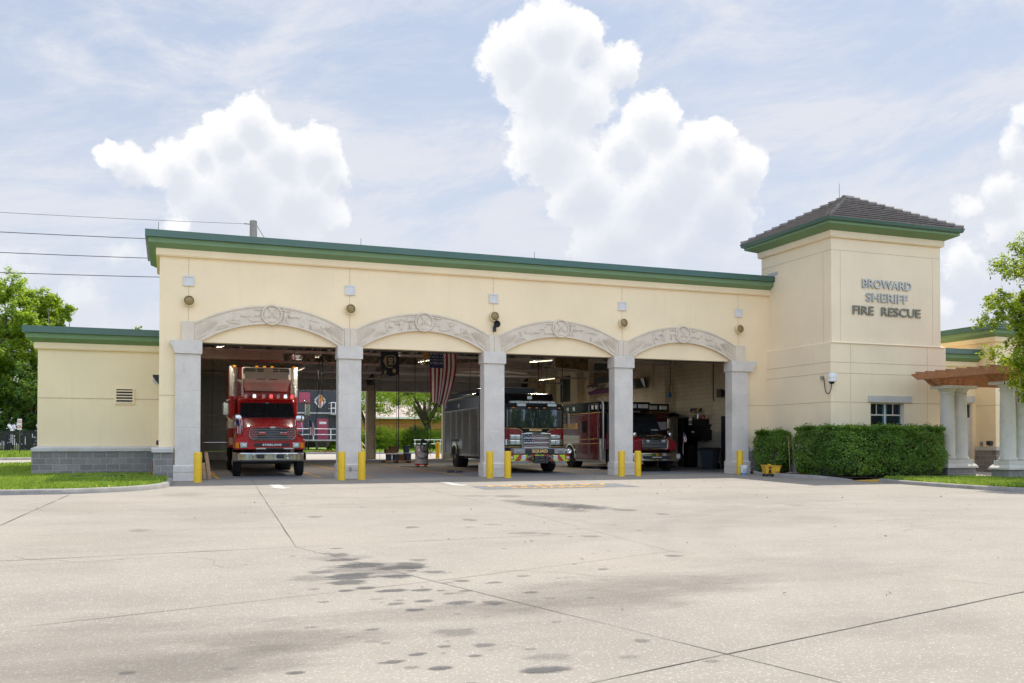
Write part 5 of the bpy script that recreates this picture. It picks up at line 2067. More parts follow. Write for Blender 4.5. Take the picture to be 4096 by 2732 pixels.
# ------------------------------------------------------------------ trees
def tree(name, label, cat, base, height, spread, leafm, nleaf, leaf, group=None, trunk_r=.2, fork=.35, seed=1, crown_z=None, lean=(0, 0), clusters=60, squash=.8, cr=.55, droop=0.0, pods=None, centers=None, aspect=.5):
    rnd = random.Random(seed)
    rng = np.random.default_rng(seed)
    t = thing(name, label, cat, base, 0, group)
    b = Vector(base)
    m = MB()
    fz = height * fork
    top = b + Vector((lean[0], lean[1], fz))
    m.tube([b - Vector((0, 0, .2)), b + Vector((lean[0] * .3, lean[1] * .3, fz * .4)), top], [trunk_r * 1.25, trunk_r, trunk_r * .8], 10)
    cz0 = (crown_z if crown_z is not None else height * fork * .8)
    cen = []
    if centers is not None:
        cen = [Vector(c) for c in centers]
    else:
        k_ = 0
        while len(cen) < clusters and k_ < 4000:
            k_ += 1
            d = Vector((rnd.gauss(0, 1), rnd.gauss(0, 1), rnd.gauss(0, 1))).normalized()
            rr = rnd.random() ** .38
            c = b + Vector((lean[0], lean[1], (cz0 + height) / 2)) + Vector((d.x * spread * rr, d.y * spread * rr, d.z * (height - cz0) / 2 * rr))
            if all((c - q).length > spread * .22 for q in cen):
                cen.append(c)
    # limbs to the clusters
    mains = []
    nm = 7
    for q in range(nm):
        a = 2 * math.pi * q / nm + rnd.uniform(-.3, .3)
        e = top + Vector((math.cos(a) * spread * .45, math.sin(a) * spread * .45, (height - fz) * rnd.uniform(.25, .6)))
        mid = top.lerp(e, .5) + Vector((rnd.uniform(-.2, .2), rnd.uniform(-.2, .2), rnd.uniform(.0, .3))) * spread * .2
        m.tube([top - Vector((0, 0, .2)), mid, e], [trunk_r * .62, trunk_r * .42, trunk_r * .2], 7)
        mains.append((mid, e))
    for c in cen:
        best = min((p for s in mains for p in (s[0], s[1], s[0].lerp(s[1], .5))), key=lambda p: (p - c).length)
        mid = best.lerp(c, .55) + Vector((rnd.uniform(-.1, .1), rnd.uniform(-.1, .1), rnd.uniform(.0, .15))) * spread * .3
        m.tube([best, mid, c], [trunk_r * .2, trunk_r * .11, trunk_r * .04], 5)
    m.build('trunk', BARK, t, smooth=60)
    C = np.array([list(c) for c in cen])
    per = nleaf // len(C)
    P, N = [], []
    for c in C:
        n1 = int(per * rng.uniform(.6, 1.4))
        rad = spread * cr * rng.uniform(.35, .62)
        ns = max(3, n1 // 26)
        tw = rng.normal(0, 1, (ns, 3))
        tw /= np.linalg.norm(tw, axis=1, keepdims=True)
        tw *= (rng.uniform(.25, 1, (ns, 1)) ** .6) * rad * np.array([1, 1, squash])
        tw[:, 2] -= droop * np.linalg.norm(tw[:, :2], axis=1) ** 1.4
        k = rng.integers(0, ns, n1)
        tpos = rng.uniform(.55, 1.08, n1)[:, None]
        pts = c + tw[k] * tpos + rng.normal(0, rad * .085, (n1, 3))
        P.append(pts)
        nn = tw[k] / (np.linalg.norm(tw[k], axis=1, keepdims=True) + 1e-6) * .5 + np.array([0, 0, .8])
        N.append(nn)
    P, N = np.vstack(P), np.vstack(N)
    leaf_mesh('crown', P, N, rng.uniform(.65, 1.35, len(P)) * leaf, leafm, t, base, aspect=aspect, jitter=.5)
    return t, C


OAK = leafmat('broad_leaf', (0.07, 0.145, 0.014), (0.20, 0.32, 0.028), (0.38, 0.47, 0.05), 0.55)
OAK_D = leafmat('dark_leaf', (0.035, 0.08, 0.014), (0.085, 0.17, 0.026), (0.18, 0.27, 0.045), 0.45)
LIME = leafmat('bright_leaf', (0.09, 0.18, 0.012), (0.22, 0.34, 0.022), (0.42, 0.50, 0.04), 0.5)
FEATH = leafmat('feathery_leaf', (0.065, 0.125, 0.012), (0.20, 0.31, 0.022), (0.42, 0.46, 0.04), 0.52)

# trees beyond the left fence
tree('shade_tree', 'largest yellow green tree beyond the black chain link fence', 'tree', (-13.6, 52, .45), 14.2, 5.2, OAK, 62000, .23, 'trees beyond the left fence', .34, .26, 3, 1.6, clusters=70)
tree('shade_tree', 'yellow green tree rising directly beside the low wing roof', 'tree', (-9.6, 54, .45), 12.8, 3.6, OAK, 44000, .22, 'trees beyond the left fence', .28, .28, 5, 1.4, clusters=56)
tree('shade_tree', 'dark lower tree behind the rusty sign post', 'tree', (-10.6, 49.0, .45), 7.2, 3.2, OAK_D, 22000, .19, 'trees beyond the left fence', .22, .3, 8, 1.8, clusters=36)
tree('shade_tree', 'shadowy tree filling the gap behind the black fence', 'tree', (-15.5, 58, .45), 9.5, 4.5, OAK_D, 22000, .22, 'trees beyond the left fence', .25, .25, 12, 0.8, clusters=40)
tree('shade_tree', 'dark tree mostly hidden behind the low wing', 'tree', (-6.5, 58, .5), 9.3, 3.6, OAK_D, 20000, .22, 'trees beyond the left fence', .25, .25, 15, 0.8, clusters=36)
tree('shade_tree', 'far tree showing only its top above the wing roof', 'tree', (-2.7, 52, .5), 10.35, 1.3, OAK, 2600, .13, 'trees beyond the left fence', .14, .5, 17, 7.0, clusters=16)

for k_, (x, y, h_, l) in enumerate(((-12.3, 46.6, 4.2, 'dark shrub behind the fence farthest from the wing'), (-10.9, 46.4, 3.6, 'low dark shrub behind the fence beside the sign post'), (-9.7, 46.8, 4.4, 'tall dark shrub behind the fence between sign post and wing'), (-8.4, 46.6, 4.0, 'dark shrub behind the fence close to the wing corner'))):
    tree('shrub', l, 'shrub', (x, y, .45), h_, 1.3, OAK_D, 14000, .16, 'shrubs behind the left fence', .06, .2, 50 + k_, .1, clusters=22)

# feathery tree leaning in from the right
cen = [(24.0, -9.2, 7.3), (23.1, -9.4, 6.6), (23.9, -9.8, 6.3), (23.0, -9.0, 5.7), (22.75, -9.6, 5.2), (23.7, -9.3, 5.3), (24.3, -9.9, 5.6), (23.2, -9.8, 4.5), (22.95, -9.3, 3.95),
       (23.8, -9.5, 4.2), (24.5, -9.2, 4.6), (23.5, -9.7, 3.4), (24.2, -9.5, 3.3), (23.9, -9.6, 2.65), (24.6, -9.9, 3.8), (24.8, -9.4, 6.6), (25.0, -9.8, 7.4), (25.3, -9.3, 5.6), (25.2, -9.6, 4.4),
       (25.9, -9.5, 8.0), (26.3, -9.2, 7.0), (26.5, -9.8, 6.0), (26.2, -9.6, 5.0), (27.2, -9.4, 7.6), (27.8, -9.7, 6.5), (27.0, -9.0, 8.3), (27.5, -10.3, 5.2), (25.8, -8.2, 6.8), (26.6, -8.0, 5.6), (26.0, -10.8, 6.4),
       (27.0, -11.0, 7.2), (28.4, -8.8, 7.4), (28.6, -10.2, 6.2), (22.4, -9.4, 5.0)]
rr = random.Random(9)
cen = [(a + .35, b, c) for a, b, c in cen]
lim = [(2.2, 24.3), (3, 24.0), (4, 23.5), (5, 23.1), (6, 23.5), (6.6, 23.8), (7.4, 24.8), (8.2, 26.0)]
while len(cen) < 66:
    z = rr.uniform(2.2, 8.1)
    xl = np.interp(z, [a for a, b in lim], [b for a, b in lim])
    c = (xl + abs(rr.gauss(0, 1.9)) + .1, -9.5 + rr.gauss(0, .5), z)
    if c[0] < 29:
        cen.append(c)
ft, FC = tree('feathery_tree', 'feathery green tree with dark seed pods in front of the pergola', 'tree', (26.8, -9.6, -.1), 8.6, 3.4, FEATH, 50000, .105, None, .15, .32, 21, 2.2, centers=cen, cr=.36, droop=.25, squash=.75, aspect=.42)
pm = MB()
rr = random.Random(4)
for c in FC:
    for q in range(rr.randint(2, 5)):
        p = Vector(c) + Vector((rr.gauss(0, .26), rr.gauss(0, .26), rr.gauss(-.10, .22)))
        L = rr.uniform(.08, .16)
        dx, dy = rr.uniform(-.02, .02), rr.uniform(-.02, .02)
        pm.loft([[(p.x + a * w_, p.y + b_ * w_, p.z - h_) for a, b_ in ((1, .2), (-.2, 1), (-1, -.2), (.2, -1))] for w_, h_ in ((.004, 0), (.016, L * .3), (.018, L * .7), (.003, L))])
pods = pm.build('seed_pod', M('pod_brown', (0.055, 0.032, 0.016), 0.8, 0, 0.3, 15), ft, smooth=0)
pods['kind'] = 'stuff'

# ------------------------------------------------------------------ left fence and sign
fe = thing('chain_fence', 'black chain link fence with privacy slats below the leafy trees', 'fence', (-12, 45, .4))
FM = M('fence_black', (0.022, 0.023, 0.022), 0.6, 0.1, 0.2, 6)
m = MB()
xs_ = np.arange(-30, -4.6, 1.15)
zb = .45
for x in xs_:
    m.cyl((x, 45, zb - .1), (x, 45, 2.12), .05, n=8)
m.build('post', FM, fe, smooth=40)['kind'] = 'stuff'
m = MB()
m.cyl((-30, 45, 2.09), (-4.7, 45, 2.09), .035, n=8)
m.cyl((-30, 45, .55), (-4.7, 45, .55), .02, n=8)
m.build('rail', FM, fe, smooth=40)
m = MB()
for x in np.arange(-30, -4.7, .115):
    m.box(x, 44.985, .5, x + .085, 45.0, 2.06)
m.build('privacy_mesh', FM, fe, smooth=0)

sp = thing('sign_post', 'white sign with red lettering on a rusty post by the side road', 'sign', (-9.01, 32.3, .43))
m = MB()
m.box(-9.035, 32.28, .3, -8.985, 32.32, 2.6)
m.build('post', M('rusty_post', (0.16, 0.085, 0.04), 0.8, 0.2, 0.3, 8), sp, smooth=0)
m = MB()
m.box(-9.13, 32.26, 2.02, -8.89, 32.275, 2.68)
m.build('panel', WHITE, sp, smooth=0, bevel=.002)
SR = M('sign_red', (0.55, 0.06, 0.04), 0.6, 0, 0.1, 9)
for z, tx in ((2.56, 'NO'), (2.47, 'PARK'), (2.25, 'FIRE'), (2.15, 'LANE')):
    text(tx, .10, (-9.01, 32.255, z), 'lettering', SR, sp, bold=.003, depth=.003)

# ------------------------------------------------------------------ utility pole and wires
up = thing('utility_pole', 'round grey concrete utility pole rising behind the hall roof', 'utility pole', (5.07, 38, .3))
m = MB()
m.tube([(5.07, 38, 0), (5.07, 38, 17.2)], [.38, .255], 20)
m.build('shaft', M('pole_concrete', (0.30, 0.28, 0.245), 0.9, 0, 0.14, 3, 0.2, 40), up, smooth=40)
m = MB()
for z in (16.95, 15.6, 14.3, 13.0):
    m.cyl((4.82, 38, z), (4.55, 38, z), .03, n=8)
    m.ball((4.5, 38, z), .06, .05, .05, 8, 6)
m.build('insulator', DARKM, up, smooth=40)
WIRE = M('wire', (0.05, 0.05, 0.055), 0.5, 0.2, 0, 1)
for z, zl, l, r_ in ((16.95, 16.33, 'topmost thin wire tied to the top of the utility pole', .014), (15.62, 15.04, 'upper of the three thicker wires passing behind the hall roof', .026),
                     (14.27, 13.69, 'middle of the three thicker wires passing behind the hall roof', .026), (13.0, 12.36, 'lowest wire passing just above the wing', .026)):
    m = MB()
    pts = []
    for t in np.linspace(0, 1, 24):
        x = 4.5 + (-45 - 4.5) * t
        zz = z + (zl - z) * (4.5 - x) / 15.5 * 1.0
        zz = z + (zl - z) * (1 - (1 - min(1, (4.5 - x) / 34)) ** 2) * 1.25
        pts.append((x, 38, zz))
    m.tube(pts, r_, 5)
    tag(m.build('overhead_wire', WIRE, smooth=50, at=(4.5, 38, z)), l, 'wire', 'overhead wires')
m = MB()
m.tube([(5.3, 38, 16.9), (5.6, 38, 16.4), (7.2, 38, 14.0), (9, 38, 11)], .02, 5)
tag(m.build('overhead_wire', WIRE, smooth=50, at=(5.3, 38, 16.9)), 'short wire slanting down steeply from the utility pole', 'wire', 'overhead wires')

# the wood across the street, behind the photographer: shows only as reflections in glass and chrome
n = 30000
xx = RNG.uniform(-110, 130, n)
hh = 8.5 + 2.5 * np.sin(xx * .21) + 1.8 * np.sin(xx * .57 + 1) + 1.0 * np.sin(xx * 1.3)
zz = gz(-78) + hh * RNG.uniform(0, 1, n) ** .8
wood = leaf_mesh('treeline', np.column_stack([xx, -80 + RNG.normal(0, 2.5, n), zz]), np.tile([0, 1.0, .6], (n, 1)), RNG.uniform(.6, 1.5, n), OAK_D, aspect=.6, jitter=.7)
tag(wood, kind='stuff')

# ------------------------------------------------------------------ vehicles
def rrect(w, y0, y1, r, n=5):
    """plan outline, rounded at the front corners"""
    pts = []
    for cx, cy, a0 in ((-w + r, y0 + r, 180), (w - r, y0 + r, 270)):
        for q in range(n + 1):
            a = R(a0 + 90 * q / n)
            pts.append((cx + r * math.cos(a), cy + r * math.sin(a)))
    return pts + [(w, y1), (-w, y1)]


def wheel(root, x, y, r=.50, w=.28, rim=STEEL, side=1, dual=False):
    m = MB()
    h = w / 2
    m.lathe([(r * .60, -h), (r * .90, -h * 1.02), (r * .97, -h * .85), (r, -h * .6), (r, h * .6), (r * .97, h * .85), (r * .90, h * 1.02), (r * .60, h)], (x, y, r), 'x', 36)
    for q in (-.45, -.15, .15, .45):
        m.lathe([(r + .003, h * q - .01), (r + .003, h * q + .01)], (x, y, r), 'x', 36)
    for q in range(36):
        a = 2 * math.pi * q / 36
        m.obox((x, y + (r + .002) * math.cos(a), r + (r + .002) * math.sin(a)), (h * .72, 0, 0), (0, -.012 * math.sin(a), .012 * math.cos(a)), (0, .006 * math.cos(a), .006 * math.sin(a)))
    t = m.build('tyre', RUBBER, root, smooth=35, local=True)
    m = MB()
    o_ = side * h
    dd = side * .10
    m.lathe([(r * .61, o_ * .95), (r * .58, o_ * .98), (r * .52, o_ * .8 - (dd if dual else 0)), (r * .30, o_ * .75 - (dd if dual else 0)), (r * .24, o_ * .9 + dd * .2), (r * .14, o_ * .95 + dd * .35), (.0001, o_ * .95 + dd * .4)], (x, y, r), 'x', 28)
    for q in range(10):
        a = 2 * math.pi * q / 10
        cy, cz = y + r * .40 * math.cos(a), r + r * .40 * math.sin(a)
        m.cyl((x + o_ * .7 - (dd if dual else 0), cy, cz), (x + o_ * .95 + dd * .25 - (dd if dual else 0), cy, cz), .018, n=6)
    m.build('rim', rim, t, smooth=40, local=True)
    return t


def small_flag(name, label, base, top, w, h, group, sway=1):
    x, y, z = base
    t = thing(name, label, 'flag', base, 0, group)
    m = MB()
    m.tube([base, (x + .01 * sway, y - .01, (z + top) / 2), (x + .02 * sway, y - .02, top)], .008, 6)
    m.build('staff', CHROME, t, smooth=40)
    nx, nz = 13, 8
    m = MB()
    V_ = []
    for i in range(nz + 1):
        for j in range(nx + 1):
            u, v = i / nz, j / nx
            dx = sway * (.02 + w * u * (1 - .25 * v)) * (.65 + .35 * math.sin(v * 2))
            V_.append((x + .02 * sway + dx, y - .02 + .035 * math.sin(u * 9 + v * 3), top - h * v - .22 * h * u * (1 - .3 * v)))
    for i in range(nz):
        for j in range(nx):
            a = i * (nx + 1) + j
            canton = j < 6 and i < 4
            m.cur = 2 if canton else (0 if i % 2 == 0 else 1)
            o = len(m.v)
            m.v.extend([V_[a], V_[a + 1], V_[a + nx + 2], V_[a + nx + 1]])
            m.f.append([o, o + 1, o + 2, o + 3])
            m.mi.append(m.cur)
    m.build('cloth', [M('bright_flag_red', (.38, .02, .03), .8, 0, 0, 1), M('bright_flag_white', (.72, .70, .68), .8, 0, 0, 1), FLAGB], t, smooth=60, recalc=False)
    return t


# ---- red conventional box truck
rt = thing('red_box_truck', 'red long nosed box truck with chrome grille and refrigeration unit in the first bay', 'truck', (2.68, 1.9, gz(2.5)), -R(2.2))
L = dict(local=True)
m = MB()
hoodr = []
for y, k in ((.16, [(1.13, .93), (1.16, 1.18), (1.08, 1.30), (.90, 1.40), (.84, 1.62), (.70, 1.71), (.35, 1.745)]),
             (.35, [(1.17, .93), (1.20, 1.22), (1.13, 1.36), (.96, 1.46), (.87, 1.68), (.72, 1.78), (.35, 1.80)]),
             (1.0, [(1.20, 1.00), (1.21, 1.30), (1.15, 1.44), (1.0, 1.54), (.92, 1.80), (.76, 1.90), (.36, 1.93)]),
             (1.65, [(1.17, 1.00), (1.18, 1.28), (1.12, 1.44), (1.02, 1.56), (.95, 1.93), (.80, 2.03), (.4, 2.06)]),
             (1.85, [(1.12, 1.00), (1.12, 1.28), (1.08, 1.44), (1.0, 1.58), (.96, 1.96), (.82, 2.06), (.4, 2.09)])):
    hoodr.append([(-a, y, z) for a, z in k] + [(a, y, z) for a, z in k[::-1]])
m.loft(hoodr)
hood = m.build('hood', RED, rt, smooth=50, bevel=.02, **L)
m = MB()
m.box(-.42, .5, .55, .42, 9.4, .92)
m.box(-1.0, .35, .92, 1.0, .6, 1.1)
m.box(-.9, 2.0, .5, .9, 2.3, .8)
m.box(-1.05, 1.1, .42, 1.05, 1.3, .56)
m.build('chassis', BLACKM, rt, smooth=0, **L)
m = MB()
plan = [(-1.22, .55), (-1.22, .25), (-1.12, .08), (-.9, 0), (.9, 0), (1.12, .08), (1.22, .25), (1.22, .55), (1.17, .55), (1.17, .27), (1.09, .14), (.88, .06), (-.88, .06), (-1.09, .14), (-1.17, .27), (-1.17, .55)]
m.loft([[(x, y + d, z) for x, y in plan] for z, d in ((.53, .05), (.57, 0), (.80, 0), (.84, .03))])
bump = m.build('bumper', CHROME, rt, smooth=25, bevel=.012, **L)
m = MB()
for x in (-.33, .33):
    m = MB()
    m.prism([(x - .13, .66), (x - .10, .63), (x + .10, .63), (x + .13, .66), (x + .13, .76), (x - .13, .76)], 'y', -.012, .05)
    m.build('tow_pocket', BLACKM, bump, smooth=0, **L)
m = MB()
for x in (-.56, -.54, .56, .58):
    m.lathe([(.035, .0), (.03, -.018), (.0001, -.02)], (x, 0, .76 if abs(x) < .57 else .63), 'y', 12)
m.build('bolt', STEEL, bump, smooth=40, **L)
# grille
gx0, gx1 = -.70, .86
m = MB()
gp = [(gx0, 1.40), (gx0 + .05, 1.31), (gx0 + .16, 1.25), (gx1 - .16, 1.25), (gx1 - .05, 1.31), (gx1, 1.40), (gx1 - .02, 1.60), (gx1 - .08, 1.67), (.30, 1.675), (.20, 1.70), (-.04, 1.70), (-.14, 1.675), (gx0 + .08, 1.67), (gx0 + .02, 1.60)]
gi_ = [(.08 + (x - .08) * .972, 1.465 + (z - 1.465) * .93) for x, z in gp]
rings = [[(x, y, z) for x, z in P_] for P_, y in ((gp, .17), (gp, .06), (gi_, .06), (gi_, .17))]
n = len(gp)
vs = [p for r in rings for p in r]
fs = []
for k_ in range(4):
    for i in range(n):
        fs.append((k_ * n + i, k_ * n + (i + 1) % n, ((k_ + 1) % 4) * n + (i + 1) % n, ((k_ + 1) % 4) * n + i))
m.add(vs, fs)
gr = m.build('grille', CHROME, rt, smooth=25, bevel=.006, **L)
m = MB()
m.prism(gi_, 'y', .13, .165)
m.build('grille_mesh', BLACKM, gr, smooth=0, **L)
m = MB()
for q in range(6):
    z = 1.31 + q * .062
    m.prism([(.10, z - .014), (.075, z - .011), (.062, z + .004), (.075, z + .013), (.10, z + .014)], 'x', gx0 + .035, gx1 - .035)
m.build('grille_bar', STEEL, gr, smooth=0, **L)
m = MB()
for x0, x1 in ((gx0 + .04, -.42), (.58, gx1 - .04)):
    for q in range(6):
        m.box(x0, .118, 1.322 + q * .062, x1, .128, 1.36 + q * .062)
m.build('grille_side', RED, gr, smooth=0, **L)
m = MB()
for x in (-.27, .45):
    m.box(x - .12, .02, 1.42, x + .12, .06, 1.53)
m.build('warning_light_bezel', CHROME, gr, smooth=0, bevel=.01, **L)
m = MB()
for x in (-.27, .45):
    m.box(x - .10, .008, 1.435, x + .10, .03, 1.515)
m.build('warning_light', REDLENS, gr, smooth=0, bevel=.008, **L)
m = MB()
m.prism(ell(.08, 1.685, .115, .045, 20), 'y', .03, .07)
m.build('emblem', CHROME, gr, smooth=30, bevel=.006, **L)
m = MB()
m.prism(ell(.08, 1.685, .085, .026, 20), 'y', .024, .035)
m.build('emblem_face', GALV, gr, smooth=30, **L)
m = MB()
m.prism([(-.52, 1.06), (-.50, 1.035), (.64, 1.035), (.66, 1.06), (.66, 1.12), (.64, 1.145), (-.50, 1.145), (-.52, 1.12)], 'y', .13, .17)
npl = m.build('name_plate', BLACKM, rt, smooth=0, bevel=.008, **L)
text('STERLING', .085, (.07, .126, 1.09), 'lettering', WHITE, npl, bold=.004, depth=.004, sx=1.5, spacing=1.15, **L)
m = MB()
for x in (-.30, .62):
    m.box(x - .16, .12, .945, x + .16, .15, .985)
m.build('led_strip', CLEARL, rt, smooth=0, **L)
m = MB()
m.box(-.45, .14, .94, .78, .156, .99)
m.build('lower_slot', BLACKM, rt, smooth=0, **L)
for sx in (-1, 1):
    m = MB()
    m.box(sx * .87 - .125, .10, .985, sx * .87 + .125, .2, 1.165)
    hl = m.build('headlight', CHROME, rt, smooth=0, bevel=.014, **L)
    m = MB()
    m.box(sx * .87 - .10, .085, 1.005, sx * .87 + .10, .12, 1.145)
    m.ball((sx * .87, .09, 1.075), .05, .02, .05, 12, 8)
    m.build('lens', CLEARL, hl, smooth=40, bevel=.008, **L)
    m = MB()
    m.loft([[(sx * 1.01, .12, .985), (sx * 1.13, .16, .985), (sx * 1.19, .30, .985), (sx * 1.01, .30, .985)], [(sx * 1.01, .12, 1.165), (sx * 1.13, .16, 1.165), (sx * 1.19, .30, 1.165), (sx * 1.01, .30, 1.165)]])
    m.build('turn_signal', AMBER, rt, smooth=0, bevel=.01, **L)
# cab
m = MB()
side = [(1.78, 1.0), (1.70, 2.02), (2.16, 2.64), (2.30, 2.74), (2.5, 2.775), (3.55, 2.775), (3.65, 2.7), (3.65, 1.0)]
m.loft([[(x * k_, y, z) for y, z in side] for x, k_ in ((-1.0, 1), (-.94, 1), (.94, 1), (1.0, 1))])
cab = m.build('cab', RED, rt, smooth=25, bevel=.05, **L)


def onface(u, t, d=.016):
    """point on the raked windscreen: u across, t from cowl to brow"""
    a, b = Vector((0, 1.70, 2.02)), Vector((0, 2.16, 2.64))
    p = a.lerp(b, t)
    nrm = Vector((0, -(b - a).z, (b - a).y)).normalized()
    return (u, p.y + nrm.y * d, p.z + nrm.z * d)


m = MB()
m.loft([[onface(-.955, .06, d), onface(.955, .06, d), onface(.90, .93, d), onface(-.90, .93, d)] for d in (.0, .018)])
m.build('windscreen', GLASS_D, cab, smooth=0, bevel=.01, **L)
m = MB()
for x0, x1 in ((-.62, -.12), (.25, .75)):
    m.tube([onface(x0 - .1, .04, .03), onface(x1, .30, .035)], .010, 6)
m.build('wiper', BLACKM, cab, smooth=40, **L)
m = MB()
for sx in (-1, 1):
    m.prism([(1.95, 2.02), (2.25, 2.58), (3.2, 2.58), (3.2, 2.02)], 'x', sx * 1.001, sx * 1.012)
m.build('side_window', GLASS_D, cab, smooth=0, **L)
m = MB()
m.box(-1.06, 2.75, 2.74, 1.06, 3.7, 2.87)
m.build('roof_cap', RED, cab, smooth=0, bevel=.05, **L)
for q, x in enumerate((-.72, -.42, -.10, .17, .42, .68, .92)):
    m = MB()
    m.loft([[(x + a * w_, 2.42 + b_ * w_, z) for a, b_ in ((-1, -1), (1, -1), (1, 1), (-1, 1))] for w_, z in ((.075, 2.79), (.062, 2.93), (.05, 2.945))])
    m.build('roof_beacon', [REDLENS, CLEARL, REDLENS, REDGLOW, REDLENS, CLEARL, REDGLOW][q], cab, smooth=0, bevel=.012, **L)
    m = MB()
    m.box(x - .06, 2.28, 2.755, x + .03, 2.36, 2.80)
    m.build('marker_light', AMBER, cab, smooth=0, bevel=.01, **L)
m = MB()
m.box(-.1, 2.30, 2.55, .02, 2.31, 2.6) if False else m.add([onface(-.04, .88, .022), onface(.06, .88, .022), onface(.06, .96, .022), onface(-.04, .96, .022)], [(0, 1, 2, 3)])
m.build('windscreen_tag', TEAL, cab, smooth=0, recalc=False, **L)
# box body
m = MB()
m.box(-1.26, 4.12, 1.0, 1.26, 10.6, 4.06)
m.box(-.93, 3.97, 1.0, .93, 4.12, 4.06)
body = m.build('box_body', RED, rt, smooth=0, bevel=.015, **L)
for sx in (-1, 1):
    m = MB()
    m.cyl((sx * 1.085, 4.13, 2.93), (sx * 1.085, 4.13, 4.07), .178, n=28)
    m.build('corner_plate', PLATE, body, smooth=40, **L)
    m = MB()
    m.cyl((sx * 1.085, 4.13, 1.0), (sx * 1.085, 4.13, 2.929), .178, n=28)
    m.build('corner_post', RED, body, smooth=40, **L)
m = MB()
m.cyl((-1.085, 4.13, 1.72), (-1.085, 4.13, 2.08), .181, n=28)
m.box(-1.264, 4.15, 1.72, -1.2605, 10.6, 2.08)
m.build('white_stripe', WHITE, body, smooth=40, **L)
m = MB()
m.cyl((-1.085, 4.13, 1.10), (-1.085, 4.13, 1.36), .182, n=28)
m.build('chrome_band', CHROME, body, smooth=40, **L)
m = MB()
m.box(-1.2, 3.93, 4.06, 1.2, 4.3, 4.10)
m.build('roof_rail', BLACKM, body, smooth=0, bevel=.01, **L)
for x in (-1.08, -.26, .02, .30, 1.12):
    m = MB()
    m.box(x - .055, 3.90, 4.035, x + .055, 3.96, 4.09)
    m.build('clearance_light', AMBERGLOW, body, smooth=0, bevel=.012, **L)
# refrigeration unit
REEF = M('reefer_white', (0.60, 0.555, 0.47), 0.5, 0, 0.06, 3)
m = MB()
m.loft([[(x * w_ + .07, y, z) for x, y in ((-1, 3.96), (-1, yf + .08), (-.9, yf), (.9, yf), (1, yf + .08), (1, 3.96))] for w_, yf, z in ((.76, 3.6, 3.12), (.80, 3.5, 3.32), (.86, 3.38, 3.42), (.88, 3.33, 3.56), (.88, 3.42, 3.74), (.88, 3.46, 3.98), (.86, 3.52, 4.01))])
rf = m.build('refrigeration_unit', REEF, rt, smooth=25, bevel=.015, **L)
m = MB()
for x0, x1 in ((-.78, -.33), (-.28, -.03), (.30, .50), (.54, .92)):
    for q in range(3):
        m.box(x0, 3.435, 3.77 + q * .068, x1, 3.48, 3.81 + q * .068)
for x0, x1 in ((-.30, .02), (.14, .46)):
    m.box(x0, 3.318, 3.535, x1, 3.36, 3.565)
m.build('louvre', BLACKM, rf, smooth=0, **L)
m = MB()
m.tube([(-1.0, 3.82, 3.52), (-.86, 3.80, 3.48), (-.79, 3.78, 3.36), (-.78, 3.76, 2.8)], .055, 12)
m.build('exhaust_pipe', STEEL, rt, smooth=50, **L)
# mirrors
for sx in (-1, 1):
    m = MB()
    m.box(sx * 1.42 - .10, 1.82, 2.14, sx * 1.42 + .10, 1.90, 2.60)
    mr = m.build('mirror', CHROME, rt, smooth=0, bevel=.03, **L)
    m = MB()
    m.tube([(sx * 1.0, 2.2, 2.60), (sx * 1.25, 2.0, 2.63), (sx * 1.42, 1.88, 2.60)], .014, 6)
    m.tube([(sx * 1.0, 2.0, 2.0), (sx * 1.25, 1.9, 2.0), (sx * 1.42, 1.88, 2.14)], .014, 6)
    m.tube([(sx * 1.42, 1.86, 2.14), (sx * 1.30, 1.5, 1.98), (sx * 1.12, 1.0, 1.92)], .012, 6)
    m.build('mirror_arm', CHROME, mr, smooth=40, **L)
    m = MB()
    m.ball((sx * 1.36, 1.9, 2.68), .06, .05, .06, 12, 8)
    m.build('work_lamp', CHROME, mr, smooth=60, **L)
    m = MB()
    m.lathe([(.0001, .06), (.08, .05), (.14, .01), (.148, -.01), (.135, -.02), (.0001, -.045)], (sx * 1.06, .82, 2.02), 'y', 24)
    sm = m.build('spot_mirror', CHROME, rt, smooth=50, **L)
    m = MB()
    m.tube([(sx * 1.06, .84, 2.02), (sx * .93, .82, 2.02), (sx * .90, .80, 1.9), (sx * .92, .78, 1.45)], .012, 6)
    m.tube([(sx * 1.10, .84, 1.95), (sx * 1.16, .80, 1.6), (sx * 1.14, .7, 1.36)], .010, 6)
    m.build('mirror_stalk', CHROME, sm, smooth=40, **L)
for x, s_ in ((-1.06, -1), (1.06, 1)):
    wheel(rt, x, 1.22, .50, .27, STEEL, s_)
for x, s_ in ((-1.0, -1), (1.0, 1)):
    for y in (7.2, 8.5):
        wheel(rt, x, y, .50, .50, STEEL, s_, True)
m = MB()
for sx in (-1, 1):
    m.box(sx * .66 - .26, 3.9, .45, sx * .66 + .26, 5.6, .98)
m.build('fuel_tank', BLACKM, rt, smooth=0, bevel=.05, **L)
WB = rt.matrix_basis.copy()
small_flag('fender_flag', 'small american flag on the left fender of the red box truck', (1.56, 2.35, 1.30), 2.02, .24, .50, 'small american flags on fender staffs', 1)
small_flag('fender_flag', 'small american flag on the right fender of the red box truck', (3.98, 2.10, 1.22), 1.98, .22, .50, 'small american flags on fender staffs', 1)

